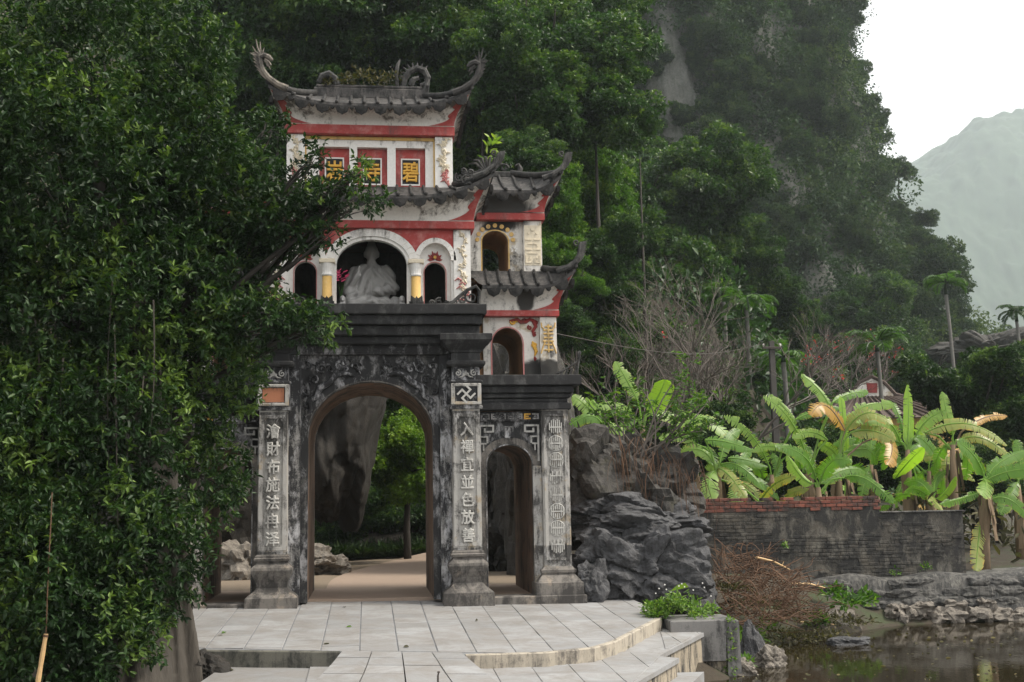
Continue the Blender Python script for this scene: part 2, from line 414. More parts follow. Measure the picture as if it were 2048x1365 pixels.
def rock_mat(name, base, dark, scale=1.0, moss=None):
    m, n, l, b = new_mat(name)
    p = wpos(n, l)
    a = noise_tex(n, l, 1.3 * scale, 8, 0.7, p, 0.8); s = noise_tex(n, l, 3.0 * scale, 7, 0.7, wpos(n, l, (2.0, 2.0, 0.5)))
    f = noise_tex(n, l, 18 * scale, 6, 0.75, p)
    v = n.new('ShaderNodeTexVoronoi'); v.feature = 'DISTANCE_TO_EDGE'; v.inputs['Scale'].default_value = 2.2 * scale
    dn = mixc(n, l, 0.35, p, a.outputs['Color']); l.new(dn, v.inputs['Vector'])
    c = mixc(n, l, ramp(n, l, s.outputs[0], [(0.34, 0.0), (0.66, 1.0)]).outputs[0], dark, base)
    c = mixc(n, l, ramp(n, l, f.outputs[0], [(0.4, 0.0), (0.75, 0.55)]).outputs[0], c, tuple(min(1, x * 1.8) for x in base))
    c = mixc(n, l, ramp(n, l, a.outputs[0], [(0.5, 0.0), (0.72, 0.7)]).outputs[0], c, tuple(x * 0.45 for x in dark))
    if moss: c = mixc(n, l, ramp(n, l, noise_tex(n, l, 2.4 * scale, 7, 0.7, p).outputs[0], [(0.52, 0.0), (0.66, 0.8)]).outputs[0], c, moss)
    l.new(c, b.inputs['Base Color']); b.inputs['Roughness'].default_value = 0.8
    h = mixc(n, l, 0.5, f.outputs[0], s.outputs[0])
    h = mixc(n, l, 0.3, h, ramp(n, l, v.outputs[0], [(0.0, 0.0), (0.12, 1.0)]).outputs[0])
    bump(n, l, b, h, 0.8, 0.05); return m
M['rock'] = rock_mat('grey_limestone', (0.075, 0.075, 0.08), (0.013, 0.013, 0.014), 1.8)
M['rock_brown'] = rock_mat('brown_limestone', (0.019, 0.015, 0.011), (0.006, 0.005, 0.004), 0.9)  # base darkened to stand in for shade under the cliff
M['rock_mossy'] = rock_mat('rooty_limestone', (0.055, 0.05, 0.045), (0.011, 0.010, 0.009), 1.6, (0.035, 0.032, 0.018))
M['pale_rock'] = rock_mat('pale_limestone', (0.22, 0.195, 0.165), (0.07, 0.06, 0.05), 2.4)
M['cliff'] = rock_mat('cliff_limestone', (0.10, 0.10, 0.09), (0.022, 0.026, 0.020), 0.3, (0.016, 0.030, 0.010))
M['hill'] = simple('far_hillside', (0.028, 0.050, 0.026), 0.95, 0.7, 0.045, 1.0)
M['bark'] = simple('grey_bark', (0.055, 0.048, 0.04), 0.9, 0.55, 7.0, 0.9, (2, 2, 0.4))
M['bark_dark'] = simple('dark_bark', (0.028, 0.024, 0.02), 0.9, 0.5, 7.0, 0.8, (2, 2, 0.5))
M['twig'] = simple('grey_twig', (0.115, 0.098, 0.085), 0.9, 0.35, 5.0, 0.2)
M['brush'] = simple('dry_brown_twig', (0.105, 0.058, 0.034), 0.9, 0.5, 6.0, 0.3)
M['bamboo'] = simple('dry_bamboo', (0.50, 0.33, 0.16), 0.6, 0.2, 9.0, 0.2)
M['palmtrunk'] = simple('palm_trunk', (0.13, 0.125, 0.115), 0.9, 0.35, 4.0, 0.4, (1, 1, 3))
M['pole'] = simple('concrete_pole', (0.065, 0.06, 0.055), 0.85, 0.25, 5.0, 0.2)
M['iron'] = simple('rusty_iron', (0.05, 0.04, 0.035), 0.7, 0.3, 9.0, 0.2)
M['rooftile_far'] = simple('weathered_brown_tile', (0.09, 0.066, 0.056), 0.9, 0.4, 6.0, 0.5)
M['tan_stem'] = simple('dry_banana_stem', (0.17, 0.12, 0.075), 0.9, 0.55, 9.0, 0.6, (2, 2, 0.35))
M['pinkflower'] = simple('pink_petal', (0.75, 0.10, 0.22), 0.6, 0.2, 20, 0.1)

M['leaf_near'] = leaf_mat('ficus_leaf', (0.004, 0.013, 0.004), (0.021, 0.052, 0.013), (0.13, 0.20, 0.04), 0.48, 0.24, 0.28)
M['leaf_forest'] = leaf_mat('forest_leaf', (0.007, 0.022, 0.006), (0.030, 0.075, 0.017), (0.13, 0.20, 0.035), 0.40, 0.32, 0.42)
M['leaf_cliff'] = leaf_mat('cliff_leaf', (0.007, 0.020, 0.008), (0.026, 0.056, 0.020), (0.085, 0.12, 0.038), 0.6, 0.25, 0.2)
M['leaf_bush'] = leaf_mat('garden_leaf', (0.02, 0.05, 0.008), (0.06, 0.14, 0.018), (0.18, 0.26, 0.04), 0.45, 0.38, 0.3)
M['leaf_painted_sun'] = leaf_mat('painted_sun_leaf', (0.035, 0.08, 0.010), (0.10, 0.185, 0.022), (0.24, 0.33, 0.05), 0.45, 0.40, 0.3)  # brighter leaf green, sunlight on the arch bush put into the colour
M['leaf_dry'] = leaf_mat('dull_leaf', (0.03, 0.028, 0.018), (0.07, 0.065, 0.035), (0.14, 0.12, 0.05), 0.6, 0.2, 0.2)
M['leaf_weed'] = leaf_mat('weed_leaf', (0.04, 0.09, 0.015), (0.10, 0.19, 0.03), (0.24, 0.32, 0.07), 0.45, 0.35, 0.35)
M['grass'] = leaf_mat('grass_blade', (0.014, 0.03, 0.011), (0.035, 0.07, 0.022), (0.08, 0.12, 0.04), 0.45, 0.25, 0.35)
M['flower_red'] = leaf_mat('red_blossom', (0.25, 0.03, 0.03), (0.42, 0.06, 0.05), (0.55, 0.15, 0.12), 0.6, 0.3, 0.2, (1.2, 0.6, 0.5))
def banana_mat(name, a, c, edge, trans=0.42):
    """banana blade: ribbed across, yellowing along the edge"""
    m, n, l, b = new_mat(name)
    t = N(n, 'ShaderNodeAttribute', attribute_name='tint')          # 0 at the midrib, 1 at the margin
    w = noise_tex(n, l, 7.0, 5, 0.7, N(n, 'ShaderNodeTexCoord').outputs['Object'])
    k = mixc(n, l, w.outputs[0], a, c)
    e = n.new('ShaderNodeMath'); e.operation = 'MULTIPLY'
    l.new(t.outputs['Fac'], e.inputs[0]); l.new(w.outputs[0], e.inputs[1])
    k = mixc(n, l, ramp(n, l, e.outputs[0], [(0.42, 0.0), (0.60, 1.0)]).outputs[0], k, edge)
    l.new(k, b.inputs['Base Color']); b.inputs['Roughness'].default_value = 0.38; b.inputs['Specular IOR Level'].default_value = 0.5
    tr = n.new('ShaderNodeBsdfTranslucent'); l.new(mixc(n, l, 1.0, k, (1.5, 1.6, 0.6), 'MULTIPLY'), tr.inputs['Color'])
    mx = n.new('ShaderNodeMixShader'); mx.inputs[0].default_value = trans
    l.new(b.outputs[0], mx.inputs[1]); l.new(tr.outputs[0], mx.inputs[2]); l.new(mx.outputs[0], n['Material Output'].inputs['Surface'])
    return m
M['ban_green'] = banana_mat('banana_leaf_green', (0.08, 0.19, 0.025), (0.16, 0.32, 0.04), (0.32, 0.32, 0.06), 0.55)
M['ban_pale'] = banana_mat('banana_leaf_pale', (0.18, 0.32, 0.06), (0.28, 0.42, 0.10), (0.38, 0.38, 0.10), 0.52)
M['ban_lime'] = banana_mat('banana_leaf_young', (0.22, 0.40, 0.04), (0.32, 0.50, 0.07), (0.36, 0.46, 0.08), 0.5)
M['ban_dry'] = banana_mat('banana_leaf_dry', (0.36, 0.19, 0.035), (0.50, 0.29, 0.055), (0.20, 0.10, 0.03), 0.42)
M['ban_half'] = banana_mat('banana_leaf_yellowing', (0.14, 0.24, 0.06), (0.34, 0.30, 0.06), (0.50, 0.28, 0.05), 0.35)

def water_mat():
    m, n, l, b = new_mat('pond_water')
    a = noise_tex(n, l, 1.6, 4, 0.5, wpos(n, l, (1, 1, 1)))
    f = noise_tex(n, l, 9.0, 3, 0.5, wpos(n, l, (1, 0.5, 1)))
    c = mixc(n, l, a.outputs[0], (0.013, 0.010, 0.005), (0.022, 0.017, 0.009))
    l.new(c, b.inputs['Base Color']); b.inputs['Roughness'].default_value = 0.05
    b.inputs['Specular IOR Level'].default_value = 0.5; b.inputs['IOR'].default_value = 1.33
    bump(n, l, b, mixc(n, l, 0.5, a.outputs[0], f.outputs[0]), 0.10, 0.03); return m
M['water'] = water_mat()
def wall_mat(name, red, dk, dirt):
    m, n, l, b = new_mat(name)
    oi = N(n, 'ShaderNodeObjectInfo'); p = wpos(n, l)
    a = noise_tex(n, l, 2.2, 8, 0.72, p, 0.6); f = noise_tex(n, l, 25, 5, 0.7, p)
    c = mixc(n, l, oi.outputs['Random'], tuple(x * 0.6 for x in red), tuple(x * 1.25 for x in red))
    c = mixc(n, l, ramp(n, l, a.outputs[0], [(0.62 - 0.3 * dirt, 0.0), (0.75 - 0.3 * dirt, 0.95)]).outputs[0], c, dk)
    c = mixc(n, l, ramp(n, l, f.outputs[0], [(0.5, 0.0), (0.8, 0.5)]).outputs[0], c, (0.10, 0.09, 0.085))
    l.new(c, b.inputs['Base Color']); b.inputs['Roughness'].default_value = 0.9; bump(n, l, b, f.outputs[0], 0.5, 0.01); return m
M['brick'] = wall_mat('old_red_brick', (0.20, 0.062, 0.04), (0.035, 0.028, 0.025), 0.62)
M['oldwall'] = masonry('sooty_wall', (0.085, 0.075, 0.06), (0.014, 0.0135, 0.013), 0.62, 1.2, light=(0.14, 0.13, 0.11), streak=0.35, bumps=0.6)
M['ledge'] = masonry('cement_ledge', (0.11, 0.105, 0.098), (0.018, 0.018, 0.018), 0.58, 2.4, light=(0.15, 0.145, 0.13), bumps=0.7)
# ------------------------------------------------------------------ the gate
GATE = thing('temple_gate', (0, 0, 0), 'tall weathered three-arched temple gate with red and white storeys and curved tile roofs', 'gate')

def glyph_mesh(ch, size, depth, bold):
    c = bpy.data.curves.new('glyph', 'FONT'); c.body = ch; c.size = 1.0; c.extrude = depth / size
    c.bevel_depth = bold; c.bevel_resolution = 0; c.resolution_u = 2
    o = bpy.data.objects.new('glyph', c); COL.objects.link(o)
    me = bpy.data.meshes.new_from_object(o.evaluated_get(bpy.context.evaluated_depsgraph_get()))
    bpy.data.objects.remove(o); bpy.data.curves.remove(c)
    n = len(me.vertices); co = np.empty(n * 3, np.float32); me.vertices.foreach_get('co', co); co = co.reshape(-1, 3)
    mn, mx = co.min(0), co.max(0); ctr = (mn + mx) / 2
    q = (co - ctr) * size
    out = np.stack([q[:, 0], -q[:, 2], q[:, 1]], 1)
    me.vertices.foreach_set('co', out.ravel().astype(np.float32)); me.update()
    return me
def glyph(ch, x, y, z, size, mat, parent, depth=0.02, bold=0.03, sq=1.0):
    me = glyph_mesh(ch, size, depth, bold); me.materials.clear(); me.materials.append(mat)
    o = link('character', me, parent); o.location = (x, y, z); o.scale = (sq, 1, 1); return o

def spiral(cx, y, cz, r0, turns, a0=0.0, sgn=1, n=22, lead=None):
    pts = [] if lead is None else list(lead)
    for k in range(n):
        t = k / (n - 1); r = r0 * (1 - 0.85 * t); a = a0 + sgn * turns * 2 * math.pi * t
        pts.append((cx + r * math.cos(a), y, cz + r * math.sin(a)))
    return pts

def lotus_petals(mb, cx, cz, y, r, n=9, h=1.0, spread=1.25, th=0.02):
    for k in range(n):
        t = (k / (n - 1) * 2 - 1) * spread
        L = r * (1.0 - 0.25 * abs(t) / spread) * h * (1.0 if k % 2 == 0 else .80); w = r * (0.13 if n > 7 else .2)
        dx, dz = math.sin(t), math.cos(t); px, pz = dz, -dx
        b = (cx + dx * r * 0.10, cz + dz * r * 0.10)
        m_ = (cx + dx * L * 0.62, cz + dz * L * 0.62); e = (cx + dx * L, cz + dz * L)
        yy = y - th * (1.0 - 0.4 * abs(t)) * (1.0 if k % 2 == 0 else .6)
        mb.prism([b, (m_[0] + px * w, m_[1] + pz * w), e, (m_[0] - px * w, m_[1] - pz * w)], yy, y)

# ---- eave medallions: two meshes, shared
def medallion_mesh(r, drop):
    mb = MB()
    n = 12
    outer = [(-r, 0.01)] + [(-r * math.cos(math.pi * k / n) * (1 + 0.05 * math.cos(8 * math.pi * k / n)), -drop * math.sin(math.pi * k / n) * (1.0 + (0.10 if k == n // 2 else 0.04 * math.cos(8 * math.pi * k / n)))) for k in range(n + 1)] + [(r, 0.01)]
    mb.prism(outer, -0.022, 0.022)
    for s_, th in ((0.78, -0.034), (0.45, -0.044)):
        mb.prism([(-r * s_ * math.cos(math.pi * k / 8), -0.006 - drop * s_ * math.sin(math.pi * k / 8)) for k in range(9)], th, -0.02)
    me = bpy.data.meshes.new('eave_medallion'); me.from_pydata(mb.v, [], mb.f); me.materials.append(M['tileroll']); return me
MED_L, MED_S = medallion_mesh(0.118, 0.128), medallion_mesh(0.042, 0.055)

def roof(tagname, s, xl, xr, yf, yb, ze, inner, zin, tipl, tipr, tip_h, band, zb, cove_mat=None, roll=0.225, rr=0.026, sag=0.05):
    """hipped tile roof with upswept corners and the plastered cove under it; s mirrors x"""
    ixl, ixr, iyf, iyb = inner; bxl, bxr, byf, byb = band
    def c(u): 
        a = abs(2 * u - 1)
        if (u < 0.5 and not tipl) or (u > 0.5 and not tipr): return 0.0
        return (max(0.0, a - 0.25) / 0.75) ** 2.6
    def eave(side, u):                                  # side: 0 front, 1 right, 2 back, 3 left
        k = c(u) if side in (0, 2) else (max(0.0, abs(2 * u - 1) - 0.25) / 0.75) ** 2.6
        if side == 1 and not tipr or side == 3 and not tipl: k = 0
        o = 0.10 * k
        if side == 0: return Vector((xl + (xr - xl) * u + (o if u > .5 else -o), yf - o, ze + tip_h * k))
        if side == 2: return Vector((xl + (xr - xl) * u + (o if u > .5 else -o), yb + o, ze + tip_h * k))
        if side == 1: return Vector((xr + o, yf + (yb - yf) * u + (o if u > .5 else -o), ze + tip_h * k))
        return Vector((xl - o, yf + (yb - yf) * u + (o if u > .5 else -o), ze + tip_h * k))
    def inn(side, u):
        if side == 0: return Vector((ixl + (ixr - ixl) * u, iyf, zin))
        if side == 2: return Vector((ixl + (ixr - ixl) * u, iyb, zin))
        if side == 1: return Vector((ixr, iyf + (iyb - iyf) * u, zin))
        return Vector((ixl, iyf + (iyb - iyf) * u, zin))
    def bnd(side, u):
        if side == 0: return Vector((bxl + (bxr - bxl) * u, byf, zb))
        if side == 2: return Vector((bxl + (bxr - bxl) * u, byb, zb))
        if side == 1: return Vector((bxr, byf + (byb - byf) * u, zb))
        return Vector((bxl, byf + (byb - byf) * u, zb))
    def surf(side, u, v):
        p = eave(side, u).lerp(inn(side, u), v); p.z -= sag * math.sin(math.pi * v) ; return p
    sides = [0, 2] + ([1] if tipr else []) + ([3] if tipl else [])
    rf = None; bed = MB(s)
    nu, nv = 28, 6
    for sd in sides:
        g = [[surf(sd, i / nu, j / nv) for i in range(nu + 1)] for j in range(nv + 1)]
        drop = [Vector((p.x, p.y, p.z - 0.062)) for p in g[0]]
        inner_low = [eave(sd, i / nu).lerp(bnd(sd, i / nu), 0.25) - Vector((0, 0, 0.05)) for i in range(nu + 1)]
        for i in range(nu + 1): inner_low[i].z = drop[i].z
        rows = [inner_low, drop] + g
        vs = [p for r_ in rows for p in r_]; w = nu + 1
        fs = [(j * w + i, j * w + i + 1, (j + 1) * w + i + 1, (j + 1) * w + i) for j in range(len(rows) - 1) for i in range(nu)]
        if sd in (2, 3): fs = [f[::-1] for f in fs]
        bed.add(vs, fs)
    rf = bed.build('roof', M['tile'], GATE)
    # tile rolls and medallions on the seen sides
    for sd in ([0] + ([1] if tipr else []) + ([3] if tipl else [])):
        L = (xr - xl) if sd == 0 else (yb - yf)
        n = max(3, int(round(L / roll)))
        for k in range(n + 1):
            u = (k + 0.5) / n
            if u > 1: continue
            if not (0.03 < u < 0.97): continue
            # the roll runs straight up the slope until it meets the hip
            A_, B_ = (xl, xr) if sd == 0 else (yf, yb); a_, b_ = (ixl, ixr) if sd == 0 else (iyf, iyb); x0_ = A_ + (B_ - A_) * u
            def uu(v): return (x0_ - ((1 - v) * A_ + v * a_)) / max(1e-6, (1 - v) * (B_ - A_) + v * (b_ - a_))
            vm = 1.0
            while vm > .05 and not (-.001 <= uu(vm) <= 1.001): vm -= .02
            if vm < .12: continue
            pts = [surf(sd, min(1, max(0, uu(max(0, q * vm)))), q * vm) + Vector((0, 0, 0.018)) for q in (-0.03, 0.0, .01, .25, .26, .5, .51, .75, .76, 1.0)]
            rad = [rr * 0.9, rr * 1.2, rr * 1.12, rr * .95, rr * 1.1, rr * .95, rr * 1.1, rr * .95, rr * 1.1, rr]
            MB(s).tube(pts, rad, 8).build('tile_roll', M['tileroll'], rf, smooth=True)
        nm = max(3, int(round(L / .33)))
        for k in range(2 * nm + 1):
            u = k / (2 * nm)
            if not (0.04 < u < 0.965): continue
            big = k % 2 == 1
            p = eave(sd, u); p2 = eave(sd, min(1, u + .01)); p1 = eave(sd, max(0, u - .01)); d = p2 - p1
            o = link('eave_medallion', MED_L if big else MED_S, rf)
            o.location = (p.x * s, p.y - (0.02 if sd == 0 else 0), p.z - 0.066)
            ang = math.atan2(d.z, math.hypot(d.x, d.y))
            if sd == 0: o.rotation_euler = (0.12, -ang * s, 0)
            elif sd == 1: o.rotation_euler = (0, 0, (math.pi / 2) * s)
            else: o.rotation_euler = (0, 0, (-math.pi / 2) * s)
    # thick ridge tile along the eave near the corners and hips
    for sd, u, ok in ((0, 1, tipr), (0, 0, tipl), (2, 1, tipr), (2, 0, tipl)):
        if not ok: continue
        pts = [surf(sd, u, v) + Vector((0, 0, 0.05)) for v in (0, .15, .3, .45, .6, .8, 1.0)]
        MB(s).tube(pts, [.055, .06, .06, .06, .06, .06, .06], 8).build('hip_ridge', M['tileroll'], rf, smooth=True)
    cm = MB(s)
    nw = 7
    for sd in sides:
        vs, w = [], nu + 1
        for j in range(nw + 1):
            t = j / nw
            for i in range(nu + 1):
                a, b = bnd(sd, i / nu), eave(sd, i / nu); b.z -= 0.055
                p = a.lerp(b, t ** 1.7 * 0.94); p.z = a.z + (b.z - a.z) * t ** 0.95; vs.append(p)
        fs = [(j * w + i, j * w + i + 1, (j + 1) * w + i + 1, (j + 1) * w + i) for j in range(nw) for i in range(nu)]
        if sd in (2, 3): fs = [f[::-1] for f in fs]
        cm.add(vs, fs)
    cv = cm.build('roof_cove', cove_mat or M['cove'], GATE, smooth=True)
    # red scallops that follow the corner edges
    for cu, ok in ((1, tipr), (0, tipl)):
        if not ok: continue
        sm = MB(s); vs = []; nt, nk = 30, 6
        span = bxr - bxl
        for j in range(nt + 1):
            t = 0.02 + 0.93 * j / nt
            wd = 0.085 + 0.40 * math.exp(-t / 0.10) + 0.050 * abs(math.sin(t * 10.5)) + 0.02 * math.sin(t * 21)
            for i in range(nk + 1):
                du = wd / span * i / nk; u = 1 - du if cu else du
                a, b = bnd(0, u), eave(0, u); b.z -= 0.055
                p = a.lerp(b, t ** 1.7 * 0.94); p.z = a.z + (b.z - a.z) * t ** 0.95
                p += Vector((0, -0.018 if 0 < i else -0.012, 0)); vs.append(p)
        # skirt back to the wall along the scalloped side
        w = nk + 1
        fs = [(j * w + i, j * w + i + 1, (j + 1) * w + i + 1, (j + 1) * w + i) for j in range(nt) for i in range(nk)]
        base = len(vs)
        vs += [vs[j * w + nk] + Vector((0, 0.03, 0)) for j in range(nt + 1)]
        fs += [(j * w + nk, base + j, base + j + 1, (j + 1) * w + nk) for j in range(nt)]
        if cu: fs = [f[::-1] for f in fs]
        sm.add(vs, fs)
        sm.build('corner_scroll', M['red'], cv)
    return rf, eave

def dragon_finial(parent, s, p, dx, h, mat, head=True, y=None):
    """upswept corner figure: tapering neck with a spiked crest, a head and whiskers"""
    mb = MB(s); sg = 1 if dx > 0 else -1
    path = [(p.x - sg * 0.32, p.y + .04, p.z - 0.06), (p.x - sg * 0.15, p.y + .01, p.z + 0.0), (p.x, p.y, p.z + 0.11), (p.x + sg * 0.09, p.y, p.z + 0.11 + h * .24),
            (p.x + sg * 0.125, p.y, p.z + .11 + h * .46), (p.x + sg * 0.14, p.y, p.z + .11 + h * .64), (p.x + sg * 0.15, p.y, p.z + .11 + h * .80)]
    if not head: path = [(p.x + (q[0] - p.x) * (.6 if (q[0] - p.x) * sg > 0 else 1), q[1], q[2]) for q in path]
    mb.tube(path, [r_ * (.74 if head else .62) for r_ in (.085, .08, .072, .062, .054, .048, .026)], 8)
    for k in range(9):                                   # crest
        t = k / 8; i = 1 + t * 4.4; a = int(i); f = i - a
        q = Vector(path[a]).lerp(Vector(path[a + 1]), f); r0 = .075 - .02 * t
        mb.add([(q.x + sg * r0 * .5, q.y - .02, q.z - .045), (q.x + sg * r0 * .5, q.y + .02, q.z - .045), (q.x + sg * r0 * .4, q.y, q.z + .05), (q.x + sg * (r0 + .075), q.y, q.z + .065)],
               [(0, 1, 3), (1, 2, 3), (2, 0, 3), (0, 2, 1)])
    if head:
        hx, hz = p.x + sg * 0.09, p.z + .11 + h * .62
        mb.tube([(hx + sg * .06, p.y, hz + .02), (hx - sg * .02, p.y, hz + .05), (hx - sg * .10, p.y, hz + .02), (hx - sg * .16, p.y, hz - .03)], [.04, .055, .05, .022], 8)
        mb.tube([(hx - sg * .02, p.y, hz - .03), (hx - sg * .09, p.y, hz - .07), (hx - sg * .14, p.y, hz - .12)], [.045, .035, .012], 6)
        for k, (ax, az) in enumerate(((.10, .34), (.03, .30), (.16, .22), (-.04, .2), (.2, .10))):
            mb.tube([(hx + sg * .03, p.y + .02 * (k % 2), hz + .04), (hx + sg * (.03 + ax * .6), p.y, hz + az * .55 * h / .55), (hx + sg * (.02 + ax), p.y, hz + az * h / .55)], [.024, .016, .005], 5)
        for k in range(4):
            mb.tube([(hx - sg * .05, p.y, hz - .04), (hx - sg * (.07 + .02 * k), p.y - .02, hz - .14 - .02 * k)], [.018, .004], 4)
    else:
        mb.tube(spiral(p.x + sg * .02, p.y, p.z + .11 + h * .78, .055, 1.1, -1.2, -sg, 14), .018, 6)
    return mb.build('roof_finial', mat, parent, smooth=False)

# =================================================================== lower storey, middle bay
mb = MB(); mb.arch_wall(-1.13, 1.13, -0.02, 3.95, 0, 1.01, 2.62, 0.885, 0.0, 0.07)
mw = mb.build('arch_wall', M['black'], GATE)
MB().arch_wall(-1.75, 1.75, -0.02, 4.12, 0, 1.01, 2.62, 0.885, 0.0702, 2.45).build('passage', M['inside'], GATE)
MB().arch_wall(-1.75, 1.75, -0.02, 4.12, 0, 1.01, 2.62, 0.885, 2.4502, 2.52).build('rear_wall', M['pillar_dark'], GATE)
for s in (-1, 1):                                       # raised strips that frame the panel
    MB(s).cbox(1.13, 1.32, -0.075, 0.07, -0.05, 3.953, .012).build('wall_strip', M['pillar_dark'], GATE)
fr = MB(); fr.cbox(-1.325, 1.325, -0.085, 0.0698, 3.955, 4.135, .01)
fo = fr.build('frieze', M['black'], GATE)
for k in range(9):                                      # sunk panels of the frieze shown as raised frets
    x = -1.2 + 2.4 * (k + .5) / 9; g = MB()
    g.cbox(x - .118, x + .118, -.098, -.0852, 3.985, 4.105, .006)
    for a in (-.06, .03): g.box(x + a, x + a + .025, -.112, -.0982, 4.005, 4.085)
    g.box(x - .09, x + .09, -.110, -.0984, 4.035, 4.052)
    g.build('fret_panel', M['black'], fo)
MB().arch_band(0, 1.0105, 2.62, 0.8855, 0.115, -0.022, -0.0005, 20, bottom=-0.02).build('arch_moulding', M['black'], mw)
MB().arch_band(0, 1.02, 2.62, 0.895, 0.018, -0.030, -0.0225, 20).build('arch_bead', M['pedestal'], mw)
# stucco dragons and clouds over the arch
rnd = random.Random(5)
for s in (-1, 1):
    rl = MB(s)
    rl.tube([(1.06, -.012, 2.95), (0.97, -.02, 3.06), (0.99, -.02, 3.2), (0.87, -.025, 3.27), (.82, -.025, 3.42), (.68, -.025, 3.5), (.56, -.025, 3.62), (.42, -.025, 3.66), (.28, -.02, 3.62)], [.02, .035, .045, .05, .055, .055, .05, .045, .02], 6)
    for (cx, cz, r0, tr, a0, sg) in ((.92, 3.55, .09, 1.3, 0, 1), (.80, 3.74, .11, 1.4, 2, -1), (1.02, 3.78, .07, 1.2, 1, 1), (.52, 3.78, .08, 1.2, 3, -1), (.25, 3.76, .06, 1.1, 0, 1), (1.05, 3.36, .06, 1.2, 4, 1),
                                     (.66, 3.72, .05, 1, 2, 1), (.99, 3.02, .055, 1.2, 1, -1), (1.05, 3.15, .045, 1.1, 2, 1), (.40, 3.72, .05, 1.1, 5, 1)):
        rl.tube(spiral(cx, -.012, cz, r0, tr, a0, sg, 16), [.024 - .012 * k / 15 for k in range(16)], 5)
    for k in range(26):
        x = rnd.uniform(.15, 1.08); z = rnd.uniform(3.3 + .35 * (1 - x) if x < 1 else 3.0, 3.86)
        a = rnd.uniform(0, 3.1); L = rnd.uniform(.03, .10)
        rl.tube([(x, -.006, z), (x + L * .5 * math.cos(a), -.02, z + L * .5 * math.sin(a) + .01), (x + L * math.cos(a), -.008, z + L * math.sin(a))], [.008, .016, .006], 4)
    rl.build('dragon_relief', M['pillar_dark'], mw, smooth=True)

